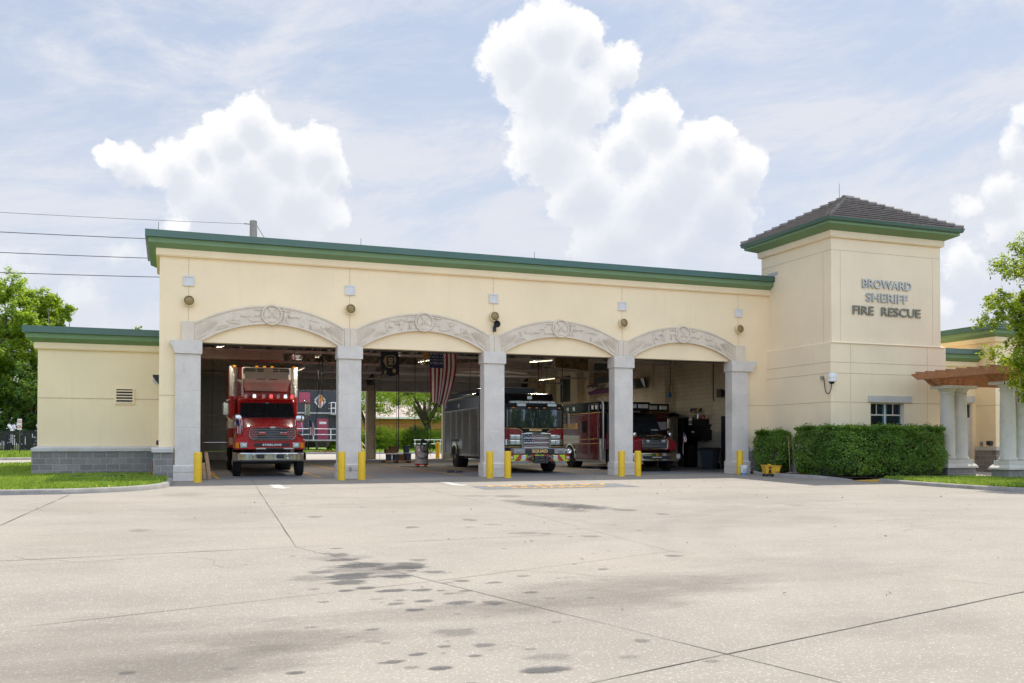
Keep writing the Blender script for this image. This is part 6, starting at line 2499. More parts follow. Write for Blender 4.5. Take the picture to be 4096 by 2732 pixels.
# ---- black and maroon engine marked SQUAD
sq = thing('squad_engine', 'black and maroon fire engine lettered SQUAD with a striped bumper', 'fire engine', (12.66, 2.15, gz(2.5)), -R(3.0))
LIME_S = M('lime_stripe', (0.52, 0.72, 0.02), 0.35, 0, 0.03, 5)
ORED = M('stripe_red', (0.45, 0.045, 0.02), 0.35, 0, 0.05, 5)
m = MB()
m.prism(rrect(1.27, 0, .55, .12), 'z', .47, .72)
sb = m.build('bumper', ORED, sq, smooth=30, **L)
m = MB()
for sx in (-1, 1):
    for u in (.16, .60, 1.0):
        m.prism([(sx * u, .474), (sx * (u + .20), .474), (sx * (u + .0), .716), (sx * (u - .20), .716)] if sx > 0 else [(sx * u, .474), (sx * (u + .20), .474), (sx * (u + .0), .716), (sx * (u - .20), .716)], 'y', -.004, .02)
m.box(-1.272, .1, .48, -1.268, .5, .71)
m.box(1.268, .1, .48, 1.272, .5, .71)
m.build('chevron', LIME_S, sb, smooth=0, **L)
m = MB()
m.prism(rrect(1.28, -.01, .55, .12), 'z', .722, .745)
m.build('bumper_lip', BLACKM, sb, smooth=30, **L)
for x in (-.64, .66):
    m = MB()
    m.box(x - .085, -.02, .505, x + .085, .01, .69)
    m.build('corner_lamp', CLEARL, sb, smooth=0, bevel=.012, **L)
for x in (-1.12, 1.14):
    m = MB()
    m.box(x - .10, -.012, .53, x + .10, .02, .67)
    lp = m.build('marker_lamp', REDLENS, sb, smooth=0, bevel=.012, **L)
    m = MB()
    m.box(x - .06, -.022, .56, x + .07, -.005, .64)
    m.build('lens', CLEARL, lp, smooth=0, bevel=.01, **L)
m = MB()
m.box(-1.0, .04, .75, 1.05, .9, .96)
tr_ = m.build('bumper_tray', PLATE, sq, smooth=0, bevel=.008, **L)
m = MB()
m.box(-.56, .022, .765, .62, .042, .935)
pn = m.build('name_panel', BLACKM, tr_, smooth=0, bevel=.004, **L)
text('SQUAD', .165, (.03, .02, .848), 'lettering', GOLD, pn, bold=.008, depth=.004, sx=1.12, **L)
m = MB()
for x in (-.80, .86):
    m.tube([(x - .09, .035, .85), (x - .09, -.01, .85), (x + .09, -.01, .85), (x + .09, .035, .85)], .012, 6)
m.build('grab_handle', CHROME, tr_, smooth=40, **L)
m = MB()
m.lathe([(.0001, .06), (.12, .06), (.135, .03), (.135, -.01), (.115, -.03), (.10, -.015), (.06, -.01), (.05, -.03), (.0001, -.035)], (1.20, .05, .87), 'y', 28)
m.build('siren', CHROME, sq, smooth=40, **L)
m = MB()
m.cyl((-.16, -.10, .50), (.20, -.10, .50), .075, n=18)
m.box(-.24, -.20, .40, -.16, .05, .68)
m.box(.20, -.20, .40, .28, .05, .68)
m.box(-.22, -.14, .60, .26, .02, .68)
m.tube([(-.42, .0, .62), (-.22, -.16, .42), (.26, -.16, .42), (.46, .0, .62)], .035, 8)
m.build('winch', DARKM, sq, smooth=30, **L)
m = MB()
for x in (-.42, .46):
    m.lathe([(.08, -.02), (.095, -.04), (.075, -.06), (.055, -.04), (.055, .0), (.08, .0)], (x, 0, .63), 'y', 18)
m.build('tow_ring', CHROME, sq, smooth=50, **L)
m = MB()
for x0, x1 in ((-1.1, -.42), (.62, 1.12)):
    m.loft([[(x0, .0, .47), (x1, .0, .47), (x1, .5, .47), (x0, .5, .47)], [(x0 + .05, .05, .38), (x1 - .05, .05, .38), (x1 - .05, .5, .38), (x0 + .05, .5, .38)]])
m.build('skid_plate', PLATE, sq, smooth=0, **L)
# cab
W_ = 1.235
m = MB()
m.prism(rrect(W_, .50, 4.0, .24), 'z', .62, 1.715)
cb = m.build('cab', M('engine_red', (0.20, .006, .011), .22, 0, .05, 2, coat=.2, spec=.4), sq, smooth=30, bevel=.012, **L)
m = MB()
m.prism(rrect(W_, .50, 4.0, .24), 'z', 1.717, 2.56)
m.prism([(-.80, 1.716), (-.62, 1.69), (-.50, 1.60), (-.46, 1.50), (.46, 1.50), (.50, 1.60), (.62, 1.69), (.80, 1.716)], 'y', .493, .52)
ub = m.build('upper_cab', BLACKP, sq, smooth=30, bevel=.02, **L)
m = MB()
for sx in (-1, 1):
    m.tube([(sx * 1.0, .493, 1.722), (sx * .80, .490, 1.712), (sx * .62, .489, 1.685), (sx * .51, .489, 1.60)], .010, 6)
m.prism(rrect(W_ + .003, .497, 4.0, .24), 'z', 1.722, 1.734)
m.prism(rrect(W_ + .003, .497, 4.0, .24), 'z', 1.00, 1.02)
m.prism(rrect(W_ + .003, .497, 4.0, .24), 'z', .84, .86)
m.build('gold_stripe', GOLD, cb, smooth=30, **L)
m = MB()
m.prism(rrect(W_ + .002, .498, 4.0, .24), 'z', .862, .998)
m.prism(rrect(W_ + .002, .498, 4.0, .24), 'z', 1.021, 1.08)
m.build('black_band', BLACKP, cb, smooth=30, **L)
m = MB()
m.prism(rrect(W_ + .006, .494, 3.9, .24), 'z', 1.082, 1.30)
m.build('chrome_band', CHROME, cb, smooth=30, **L)
m = MB()
m.prism(rrect(1.19, .475, 1.6, .20), 'z', 1.775, 2.44)
m.build('windscreen', SCREEN_G, ub, smooth=30, **L)
m = MB()
m.prism([(-.03, 1.775), (.03, 1.775), (.02, 2.44), (-.02, 2.44)], 'y', .47, .48)
m.build('windscreen_bar', BLACKP, ub, smooth=0, **L)
m = MB()
for sx in (-1, 1):
    m.prism([(1.75, 1.80), (1.75, 2.42), (2.55, 2.42), (2.55, 1.80)], 'x', sx * (W_ + .001), sx * (W_ + .008))
    m.prism([(2.75, 1.80), (2.75, 2.42), (3.5, 2.42), (3.5, 1.80)], 'x', sx * (W_ + .001), sx * (W_ + .008))
m.build('side_window', GLASS_D, ub, smooth=0, **L)
m = MB()
for a, b in (((-.95, 1.79), (-.45, 1.70)), ((-.3, 1.83), (.25, 1.73)), ((.2, 1.80), (.85, 1.72))):
    m.tube([(a[0], .462, a[1]), (b[0], .455, b[1])], .012, 6)
m.build('wiper', BLACKM, ub, smooth=40, **L)
text('BROWARD', .10, (.02, .489, 1.655), 'lettering', GOLD, ub, bold=.006, depth=.004, sx=1.02, **L)
for sx in (-1, 1):
    m = MB()
    for z0, z1 in ((1.315, 1.475), (1.105, 1.275)):
        m.box(sx * .82 - .22, .455, z0, sx * .82 + .22, .51, z1)
    hl = m.build('headlight', CHROME, cb, smooth=0, bevel=.02, **L)
    m = MB()
    for z0, z1 in ((1.34, 1.45), (1.13, 1.25)):
        for q in (-1, 1):
            m.box(sx * .82 + q * .10 - .085, .440, z0, sx * .82 + q * .10 + .085, .47, z1)
    m.build('lens', CLEARL, hl, smooth=0, bevel=.012, **L)
m = MB()
m.box(-.60, .36, .965, -.52, .52, 1.53)
m.box(.52, .36, .965, .60, .52, 1.53)
for z in (.965, 1.135, 1.315, 1.485):
    m.box(-.52, .362, z, .52, .52, z + .045)
m.prism([(-.60, 1.5305), (-.30, 1.56), (.30, 1.56), (.60, 1.5305)], 'y', .36, .52)
gq = m.build('grille', CHROME, cb, smooth=0, bevel=.012, **L)
m = MB()
for z0, z1 in ((1.0105, 1.1345), (1.1805, 1.3145), (1.3605, 1.4845)):
    n_ = 26
    for sidx in range(4):
        f0, f1 = sidx / 4, (sidx + 1) / 4
        m.cur = 1 if sidx % 2 else 0
        for q in range(n_):
            u0, u1 = q / n_, (q + 1) / n_
            x0, x1 = -.52 + 1.04 * u0, -.52 + 1.04 * u1
            w0, w1 = .18 * math.sin(u0 * 7), .18 * math.sin(u1 * 7)
            cl_ = lambda f, w_: z0 + (z1 - z0) * max(0, min(1, f + (w_ if 0 < f < 1 else 0)))
            m.cur = 2 if (u1 < .38 and z0 > 1.15) else (1 if sidx % 2 else 0)
            m.add([(x0, .42, cl_(f0, w0)), (x1, .42, cl_(f0, w1)), (x1, .42, cl_(f1, w1)), (x0, .42, cl_(f1, w0))], [(0, 1, 2, 3)])
m.build('grille_flag', [M('grille_maroon', (.13, .02, .025), .4, 0, 0, 1, coat=.3), M('grille_silver', (.33, .31, .30), .4, 0, 0, 1, coat=.3), M('grille_blue', (.02, .03, .09), .4, 0, 0, 1, coat=.3)], gq, smooth=0, recalc=False, **L)


def star(m, x, z, r, y0, y1):
    m.prism([(x + (r if q % 2 == 0 else r * .4) * math.sin(math.pi * q / 5), z + (r if q % 2 == 0 else r * .4) * math.cos(math.pi * q / 5)) for q in range(10)], 'y', y0, y1)


m = MB()
for q in range(5):
    star(m, -.46 + .08 * q, 1.44 - .03 * (q % 2), .025, .414, .4195)
    star(m, -.46 + .08 * q, 1.26 - .03 * (q % 2), .025, .414, .4195)
m.build('grille_star', WHITE, gq, smooth=0, **L)
m = MB()
m.prism(ell(.02, 1.545, .185, .052, 24), 'y', .325, .37)
em = m.build('emblem', CHROME, gq, smooth=30, bevel=.006, **L)
m = MB()
m.prism(ell(.02, 1.545, .155, .036, 24), 'y', .318, .33)
m.build('emblem_face', BLACKP, em, smooth=30, **L)
text('Pierce', .07, (.02, .316, 1.545), 'lettering', CHROME, em, bold=.002, depth=.002, **L)
# roof kit
m = MB()
m.box(-1.15, .62, 2.56, 1.15, 4.0, 2.68)
m.loft([[(-1.2, 1.75, 2.66), (1.28, 1.75, 2.66), (1.28, 4.0, 2.66), (-1.2, 4.0, 2.66)], [(-1.2, 1.85, 3.14), (1.20, 1.85, 3.14), (1.20, 4.0, 3.14), (-1.2, 4.0, 3.14)]])
m.box(-1.2, 2.6, 3.14, .70, 4.0, 3.40)
rk = m.build('raised_roof', BLACKP, ub, smooth=0, bevel=.03, **L)
m = MB()
m.box(-1.2, 2.58, 3.401, .74, 2.66, 3.43)
m.build('roof_rail', PLATE, rk, smooth=0, **L)
m = MB()
m.box(-.93, .78, 2.695, .93, 1.02, 2.80)
lb = m.build('light_bar', CLEARL, ub, smooth=0, bevel=.03, **L)
m = MB()
for x in (-.70, -.52, -.36, -.18, .18, .36, .55, .72):
    m.box(x - .008, .772, 2.70, x + .008, .79, 2.795)
m.box(-.95, .79, 2.68, .95, 1.03, 2.697)
m.build('light_bar_divider', DARKM, lb, smooth=0, **L)
for x in (-.53, .72):
    m = MB()
    m.box(x - .18, .56, 2.575, x + .18, .66, 2.69)
    m.build('scene_light', CLEARL, ub, smooth=0, bevel=.012, **L)
m = MB()
for x in (-.88, -.24, .06, .38, .98):
    m.box(x - .05, .478, 2.50, x + .05, .51, 2.535)
m.build('marker_light', AMBER, ub, smooth=0, bevel=.008, **L)
m = MB()
m.box(-.10, 1.15, 2.86, .10, 1.25, 3.02)
m.box(-.09, 1.16, 2.81, .09, 1.3, 2.86)
sl = m.build('spot_light', CHROME, ub, smooth=0, bevel=.03, **L)
m = MB()
m.box(-.075, 1.14, 2.885, .075, 1.16, 2.995)
m.build('lens', CLEARL, sl, smooth=0, bevel=.015, **L)
for sx in (-1, 1):
    m = MB()
    m.box(sx * 1.40 - .05, .55, 1.86, sx * 1.40 + .05, .68, 2.34)
    mr = m.build('mirror', CHROME, ub, smooth=0, bevel=.03, **L)
    m = MB()
    m.tube([(sx * 1.22, .75, 2.40), (sx * 1.36, .66, 2.42), (sx * 1.40, .62, 2.34)], .016, 6)
    m.tube([(sx * 1.22, .75, 1.80), (sx * 1.36, .66, 1.78), (sx * 1.40, .62, 1.86)], .016, 6)
    m.build('mirror_arm', CHROME, mr, smooth=40, **L)
# body
m = MB()
m.box(-1.25, 4.06, .66, 1.25, 10.35, 3.30)
m.box(-1.05, 4.2, 3.30, 1.05, 10.2, 3.52)
bd = m.build('body', BLACKP, sq, smooth=0, bevel=.02, **L)
SHUT = slatmat('roll_shutter', (0.11, 0.107, 0.104), 1.0, 0.14, 0.045, .010, 2)
for y0, y1, z0 in ((4.25, 5.55, .70), (5.65, 6.85, .70), (6.95, 7.95, 1.42), (8.05, 9.25, 1.42) if False else (9.05, 10.25, .70)):
    for sx in (-1, 1):
        m = MB()
        m.box(sx * 1.252 - .008, y0, z0, sx * 1.252 + .008, y1, 2.60)
        m.build('roll_shutter', SHUT, bd, smooth=0, **L)
for sx in (-1, 1):
    m = MB()
    m.box(sx * 1.252 - .008, 8.02, 1.42, sx * 1.252 + .008, 8.98, 2.60)
    m.build('roll_shutter', SHUT, bd, smooth=0, **L)
    m = MB()
    for y in (4.20, 5.60, 6.90, 7.985, 9.015, 10.30):
        m.box(sx * 1.255 - .02, y - .03, .68, sx * 1.255 + .02, y + .03, 2.62)
    m.box(sx * 1.255 - .02, 4.2, 2.62, sx * 1.255 + .02, 10.3, 2.68)
    m.build('shutter_frame', STEEL, bd, smooth=0, **L)
    m = MB()
    m.box(sx * 1.27 - .02, 4.1, .60, sx * 1.27 + .02, 7.3, .68)
    m.box(sx * 1.27 - .02, 8.95, .60, sx * 1.27 + .02, 10.35, .68)
    m.build('rub_rail', STEEL, bd, smooth=0, **L)
    m = MB()
    m.cyl((sx * 1.30, 4.2, 3.22), (sx * 1.30, 10.2, 3.22), .07, n=12)
    m.build('awning_roll', BLACKP, bd, smooth=40, **L)
    m = MB()
    a_ = [(8.25 + .66 * math.cos(q), .50 + .66 * math.sin(q)) for q in np.linspace(0.25, math.pi - .25, 16)]
    b_ = [(8.25 + .60 * math.cos(q), .50 + .60 * math.sin(q)) for q in np.linspace(math.pi - .25, .25, 16)]
    m.prism(a_ + b_, 'x', sx * 1.26 - .03, sx * 1.26 + .03)
    m.build('wheel_arch', CHROME, bd, smooth=30, **L)
    m = MB()
    m.box(sx * 1.25 - .03, 7.5, 2.78, sx * 1.25 + .05, 7.65, 2.95)
    m.box(sx * 1.25 - .03, 10.05, 2.85, sx * 1.25 + .05, 10.2, 3.05)
    m.build('side_lamp', CLEARL, bd, smooth=0, bevel=.01, **L)
    m = MB()
    m.box(sx * 1.255 - .02, 7.6, 1.25, sx * 1.255 + .03, 8.9, 1.36)
    m.build('step_light_bar', BLACKM, bd, smooth=0, **L)
m = MB()
m.box(-.5, .8, .45, .5, 10.0, .66)
m.box(-1.1, 4.1, .5, 1.1, 7.2, .66)
m.build('chassis', BLACKM, sq, smooth=0, **L)
for x, s_ in ((-1.04, -1), (1.04, 1)):
    wheel(sq, x, 1.95, .52, .36, STEEL, s_)
for x, s_ in ((-1.0, -1), (1.0, 1)):
    wheel(sq, x, 8.25, .52, .52, STEEL, s_, True)

# ---- maroon ambulance truck
am = thing('ambulance_truck', 'maroon and black ambulance truck with chrome grille in the fourth bay', 'ambulance', (17.93, 2.5, gz(3.2)), -R(.5))
m = MB()
rings = []
for y, k in ((.22, [(1.00, .86), (1.04, 1.10), (.94, 1.22), (.62, 1.33), (.30, 1.36)]), (.45, [(1.07, .84), (1.10, 1.18), (.98, 1.31), (.66, 1.42), (.32, 1.45)]),
             (1.1, [(1.08, .90), (1.10, 1.26), (.99, 1.42), (.72, 1.54), (.34, 1.57)]), (1.55, [(1.04, .90), (1.04, 1.26), (.98, 1.46), (.80, 1.62), (.36, 1.65)])):
    rings.append([(-a, y, z) for a, z in k] + [(a, y, z) for a, z in k[::-1]])
m.loft(rings)
hd = m.build('hood', M('hood_red', (0.20, .006, .011), .22, 0, .05, 2, coat=.2, spec=.4), am, smooth=50, bevel=.02, **L)
m = MB()
rings = []
for y, k in ((.215, [(.60, 1.338), (.30, 1.366)]), (.45, [(.66, 1.425), (.32, 1.456)]), (1.1, [(.74, 1.543), (.34, 1.576)]), (1.55, [(.82, 1.622), (.36, 1.656)])):
    rings.append([(-a, y, z) for a, z in k] + [(a, y, z) for a, z in k[::-1]])
m.loft(rings)
m.build('hood_top', BLACKP, hd, smooth=50, **L)
text('FIRE RESCUE', .13, (.08, .42, 1.452), 'lettering', GOLD, hd, bold=.004, depth=.003, rot=(12, 0, 180), **L)
m = MB()
plan = [(-1.16, .6), (-1.16, .22), (-1.06, .06), (-.8, 0), (.8, 0), (1.06, .06), (1.16, .22), (1.16, .6)]
m.prism(plan, 'z', .43, .765)
bp = m.build('bumper', CHROME, am, smooth=25, bevel=.03, **L)
m = MB()
m.prism([(-.58, .50), (.58, .50), (.66, .56), (.64, .64), (-.64, .64), (-.66, .56)], 'y', -.012, .05)
m.build('bumper_slot', BLACKM, bp, smooth=0, bevel=.01, **L)
m = MB()
m.box(-.22, -.03, .56, .22, .0, .60)
m.box(1.0 - .09, -.0 + .02, .53, 1.0 + .09, .12, .70)
m.box(-1.0 - .09, .02, .53, -1.0 + .09, .12, .70)
m.build('bumper_lamp', CLEARL, bp, smooth=0, bevel=.012, **L)
gp = [(-.52, .90), (.52, .90), (.58, .96), (.60, 1.24), (.54, 1.31), (.20, 1.33), (.12, 1.36), (-.12, 1.36), (-.20, 1.33), (-.54, 1.31), (-.60, 1.24), (-.58, .96)]
gi_ = [(x * .93, 1.12 + (z - 1.12) * .86) for x, z in gp]
rings = [[(x, y, z) for x, z in P_] for P_, y in ((gp, .25), (gp, .12), (gi_, .12), (gi_, .25))]
n = len(gp)
vs = [p for r in rings for p in r]
fs = [(k_ * n + i, k_ * n + (i + 1) % n, ((k_ + 1) % 4) * n + (i + 1) % n, ((k_ + 1) % 4) * n + i) for k_ in range(4) for i in range(n)]
ga = MB().add(vs, fs).build('grille', CHROME, am, smooth=25, bevel=.006, **L)
m = MB()
m.prism(gi_, 'y', .20, .24)
m.build('grille_mesh', BLACKM, ga, smooth=0, **L)
m = MB()
for q in range(6):
    z = .955 + q * .058
    m.prism([(.19, z - .014), (.155, z - .01), (.14, z + .004), (.155, z + .013), (.19, z + .014)], 'x', -.55, .55)
m.build('grille_bar', STEEL, ga, smooth=0, **L)
for x in (-.34, .36):
    m = MB()
    m.box(x - .08, .10, 1.19, x + .08, .15, 1.28)
    m.build('grille_light', CLEARL, ga, smooth=0, bevel=.014, **L)
m = MB()
m.prism(ell(0, 1.325, .13, .03, 18), 'y', .10, .14)
m.build('emblem', CHROME, ga, smooth=30, **L)
for sx in (-1, 1):
    m = MB()
    m.loft([[(sx * .74, .22, .94), (sx * .98, .26, .93), (sx * 1.06, .42, .96), (sx * .78, .4, .96)], [(sx * .72, .22, 1.12), (sx * .96, .28, 1.14), (sx * 1.06, .46, 1.16), (sx * .76, .4, 1.14)]])
    m.build('headlight', CLEARL, hd, smooth=0, bevel=.02, **L)
    m = MB()
    m.lathe([(.0001, .05), (.05, .05), (.07, .02), (.085, -.02), (.07, -.03), (.0001, -.02)], (sx * .82, .35, 1.50), 'y', 18)
    m.build('fender_lamp', CHROME, hd, smooth=50, **L)
m = MB()
side = [(1.50, .85), (1.45, 1.60), (2.0, 2.28), (2.15, 2.42), (2.4, 2.46), (2.75, 2.46), (2.75, .85)]
m.loft([[(x, y, z) for y, z in side] for x in (-1.04, -.98, .98, 1.04)])
ac = m.build('cab', BLACKP, am, smooth=25, bevel=.05, **L)


def onw(u, t, d):
    a, b = Vector((0, 1.45, 1.60)), Vector((0, 2.0, 2.28))
    p = a.lerp(b, t)
    nn = Vector((0, -(b - a).z, (b - a).y)).normalized()
    return (u, p.y + nn.y * d, p.z + nn.z * d)


m = MB()
m.loft([[onw(-.99, .05, d), onw(.99, .05, d), onw(.90, .95, d), onw(-.90, .95, d)] for d in (0, .018)])
m.build('windscreen', GLASS_D, ac, smooth=0, bevel=.008, **L)
m = MB()
m.add([onw(-.50, .86, .02), onw(-.42, .86, .02), onw(-.42, .93, .02), onw(-.50, .93, .02)], [(0, 1, 2, 3)])
m.build('windscreen_tag', M('green_tag', (.03, .4, .2), .5, 0, 0, 1), ac, smooth=0, recalc=False, **L)
tw = onw(.72, .14, .022)
text('22-12232', .085, tw, 'lettering', WHITE, ac, bold=.002, depth=.001, rot=(51, 0, 0), **L)
m = MB()
m.box(-.98, 1.62, .9, .98, 1.9, 1.3)
for sx in (-1, 1):
    m.box(sx * 1.05 - .005, 1.75, .88, sx * 1.05 + .005, 2.7, 1.55)
m.build('cab_door', MAROON, ac, smooth=0, **L)
m = MB()
m.box(-.35, 2.08, 2.455, .35, 2.22, 2.53)
m.build('cab_light_bar', CHROME, ac, smooth=0, bevel=.02, **L)
for sx in (-1, 1):
    m = MB()
    m.box(sx * 1.30 - .08, 1.30, 1.75, sx * 1.30 + .08, 1.38, 2.20)
    m.box(sx * 1.30 - .08, 1.30, 1.50, sx * 1.30 + .08, 1.38, 1.68)
    mr = m.build('mirror', CHROME, ac, smooth=0, bevel=.03, **L)
    m = MB()
    m.tube([(sx * 1.04, 1.8, 2.25), (sx * 1.25, 1.45, 2.27), (sx * 1.30, 1.36, 2.2)], .016, 6)
    m.tube([(sx * 1.04, 1.7, 1.52), (sx * 1.25, 1.45, 1.46), (sx * 1.30, 1.36, 1.5)], .016, 6)
    m.build('mirror_arm', CHROME, mr, smooth=40, **L)
# patient box
m = MB()
m.box(-1.22, 2.80, .42, 1.22, 7.35, 2.48)
ab = m.build('box_body', MAROON, am, smooth=0, bevel=.03, **L)
m = MB()
m.box(-1.222, 2.798, 2.482, 1.222, 7.352, 2.95)
m.box(-1.0, 2.45, 2.50, 1.0, 2.80, 2.93)
ah = m.build('upper_box', BLACKP, ab, smooth=0, bevel=.03, **L)
m = MB()
m.box(-1.226, 2.79, 2.465, 1.226, 7.36, 2.483)
m.build('gold_stripe', GOLD, ab, smooth=0, **L)
m = MB()
for x in (-.78, -.48, .25, .55, .80):
    m.box(x - .11, 2.42, 2.66, x + .11, 2.46, 2.84)
for x in (-1.12, 1.12):
    m.box(x - .08, 2.77, 2.62, x + .08, 2.80, 2.82)
for y in (3.1, 3.5, 5.5, 6.2):
    m.box(-1.25, y - .10, 2.62, -1.222, y + .10, 2.80)
m.build('scene_light', CLEARL, ah, smooth=0, bevel=.012, **L)
m = MB()
for y in (2.95, 3.85, 3.93, 4.95):
    m.box(-1.236, y - .012, .46, -1.222, y + .012, 2.86 if y < 3.95 else 2.40)
m.box(-1.236, 2.95, 2.85, -1.222, 3.85, 2.87)
m.box(-1.236, 3.93, 2.38, -1.222, 7.3, 2.40)
m.box(-1.24, 2.85, .36, -1.15, 5.3, .44)
m.build('door_trim', STEEL, ab, smooth=0, **L)
m = MB()
m.prism([(4.15, 1.62), (4.15, 2.14), (4.62, 2.14), (4.62, 1.62)], 'x', -1.238, -1.222)
m.build('side_window', GLASS_D, ab, smooth=0, bevel=.03, **L)
m = MB()
m.prism([(4.9, 1.16), (4.9, 1.50), (7.3, 1.55), (7.3, 1.10)], 'x', -1.2245, -1.221)
m.build('silver_stripe', M('silver_stripe', (0.62, 0.62, 0.62), .3, .5, .05, 4), ab, smooth=0, **L)
m = MB()
m.prism([(2.9, 1.34), (2.9, 1.36), (7.3, 1.30), (7.3, 1.28)], 'x', -1.2268, -1.2212)
m.prism([(2.9, 1.14), (2.9, 1.16), (7.3, 1.10), (7.3, 1.08)], 'x', -1.2268, -1.2212)
m.build('gold_line', GOLD, ab, smooth=0, **L)
text('FIRE RESCUE', .34, (-1.224, 6.05, 1.92), 'lettering', GOLD, ab, bold=.01, depth=.002, rot=(90, 0, -90), **L)
m = MB()
a_ = [(5.95 + .62 * math.cos(q), .52 + .62 * math.sin(q)) for q in np.linspace(0, math.pi, 18)]
b_ = [(5.95 + .57 * math.cos(q), .52 + .57 * math.sin(q)) for q in np.linspace(math.pi, 0, 18)]
m.prism(a_ + b_, 'x', -1.25, -1.20)
m.build('wheel_arch', CHROME, ab, smooth=30, **L)
m = MB()
m.prism(a_, 'x', -1.228, -1.1)
m.build('wheel_well', BLACKM, ab, smooth=0, **L)
m = MB()
m.box(-1.23, 2.60, .42, -1.05, 2.80, 1.35)
m.build('kick_plate', PLATE, ab, smooth=0, **L)
m = MB()
m.tube([(-1.14, 2.62, .92), (-1.14, 2.62, 2.72), (-1.16, 2.62, 2.90), (-1.24, 2.66, 3.02), (-1.30, 2.70, 3.06)], [.058, .058, .056, .054, .052], 14)
m.build('exhaust_stack', STEEL, am, smooth=50, **L)
m = MB()
m.tube([(-1.23, 2.86, 1.32), (-1.30, 2.86, 1.42), (-1.31, 2.86, 1.75), (-1.30, 2.86, 2.05), (-1.23, 2.86, 2.15)], .017, 8)
m.box(-1.27, 3.72, 1.45, -1.22, 3.80, 1.55)
m.build('grab_rail', CHROME, ab, smooth=40, **L)
m = MB()
m.box(-.45, .5, .4, .45, 7.2, .66)
m.box(-1.0, 1.6, .4, 1.0, 2.7, .8)
m.build('chassis', BLACKM, am, smooth=0, **L)
for x, s_ in ((-.98, -1), (1.02, 1)):
    wheel(am, x, 1.12, .46, .26, STEEL, s_)
for x, s_ in ((-1.0, -1), (1.0, 1)):
    wheel(am, x, 5.95, .47, .46, STEEL, s_, True)
small_flag('fender_flag', 'small american flag at the right fender of the maroon ambulance truck', (19.08, 2.42, .75), 1.62, .12, .36, 'small american flags on fender staffs', 1)

# ---- second rescue body behind it, seen from its rear
r2 = thing('rescue_truck', 'maroon rescue truck parked behind the ambulance truck with its rear lights showing', 'ambulance', (20.42, 7.8, gz(7.8)))
m = MB()
m.box(-1.14, 0, .42, 1.14, 4.6, 2.58)
b2 = m.build('box_body', MAROON, r2, smooth=0, bevel=.02, **L)
m = MB()
m.box(-1.142, -.002, 2.595, 1.142, 4.6, 2.97)
u2 = m.build('upper_box', BLACKP, b2, smooth=0, bevel=.02, **L)
m = MB()
m.box(-1.146, -.008, 2.579, 1.146, 4.6, 2.594)
m.build('gold_stripe', GOLD, b2, smooth=0, **L)
m = MB()
for x in (.30, .82, -.30, -.82):
    m.box(x - .20, -.04, 2.68, x + .20, -.003, 2.88)
m.build('scene_light', CLEARL, u2, smooth=0, bevel=.03, **L)
m = MB()
m.box(-1.0, -.012, 1.75, 1.0, -.002, 2.12)
m.build('white_stripe', WHITE, b2, smooth=0, **L)
m = MB()
m.box(-1.1, -.25, .40, 1.1, 0, .55)
m.build('rear_step', PLATE, r2, smooth=0, **L)
for x, s_ in ((-.95, -1), (.95, 1)):
    wheel(r2, x, 1.5, .46, .44, STEEL, s_, True)

# ------------------------------------------------------------------ inside the bays
US_N = 15


def hanging_flag():
    t = thing('american_flag', 'large american flag hanging vertically from the rafters in the second bay', 'flag', (9.7, 5.0, 4.9), 0, None)
    nu, nv = 65, 40
    grid = []
    for j in range(nv + 1):
        v = j / nv
        z = 4.98 - 2.14 * v
        row = []
        for i in range(nu + 1):
            u = i / nu
            xl = 9.10 + .10 * v
            w_ = 1.10 - .50 * max(0, (v - .25) / .75) ** 1.6
            x = xl + w_ * u
            zz = z + .10 * (v ** 2) * (1 - abs(u - .8) * 1.0) * -1 + (-.06 * u * v)
            y = 5.0 + .05 * math.sin(u * 11 + v * 1.5) * (.4 + v) + .04 * math.sin(u * 23 + 1.0)
            row.append((x, y, zz))
        grid.append(row)
    m = MB()
    for j in range(nv):
        for i in range(nu):
            s = i * 13 // nu
            m.cur = 2 if (i < nu * 7 // 13 and j < nv * .36) else (0 if s % 2 == 0 else 1)
            o = len(m.v)
            m.v.extend([grid[j][i], grid[j][i + 1], grid[j + 1][i + 1], grid[j + 1][i]])
            m.f.append([o, o + 1, o + 2, o + 3])
            m.mi.append(m.cur)
    m.build('cloth', [FLAGR, FLAGW, FLAGB], t, smooth=60, recalc=False)
    m = MB()
    for r_ in range(6):
        for c_ in range(6):
            i = int((.045 + c_ * .085 + (.04 if r_ % 2 else 0)) * nu)
            j = int((.10 + r_ * .045) * nv)
            p = grid[j][i]
            star(m, p[0], p[2], .032, p[1] - .012, p[1] - .006)
    m.build('star', FLAGW, t, smooth=0)
    m = MB()
    m.cyl((8.95, 5.0, 5.0), (10.35, 5.0, 5.0), .02, n=8)
    for x in (9.2, 10.1):
        m.tube([(x, 5, 5.0), (x, 5, 6.5)], .006, 5)
    m.build('hanging_rail', DARKM, t, smooth=40)


hanging_flag()

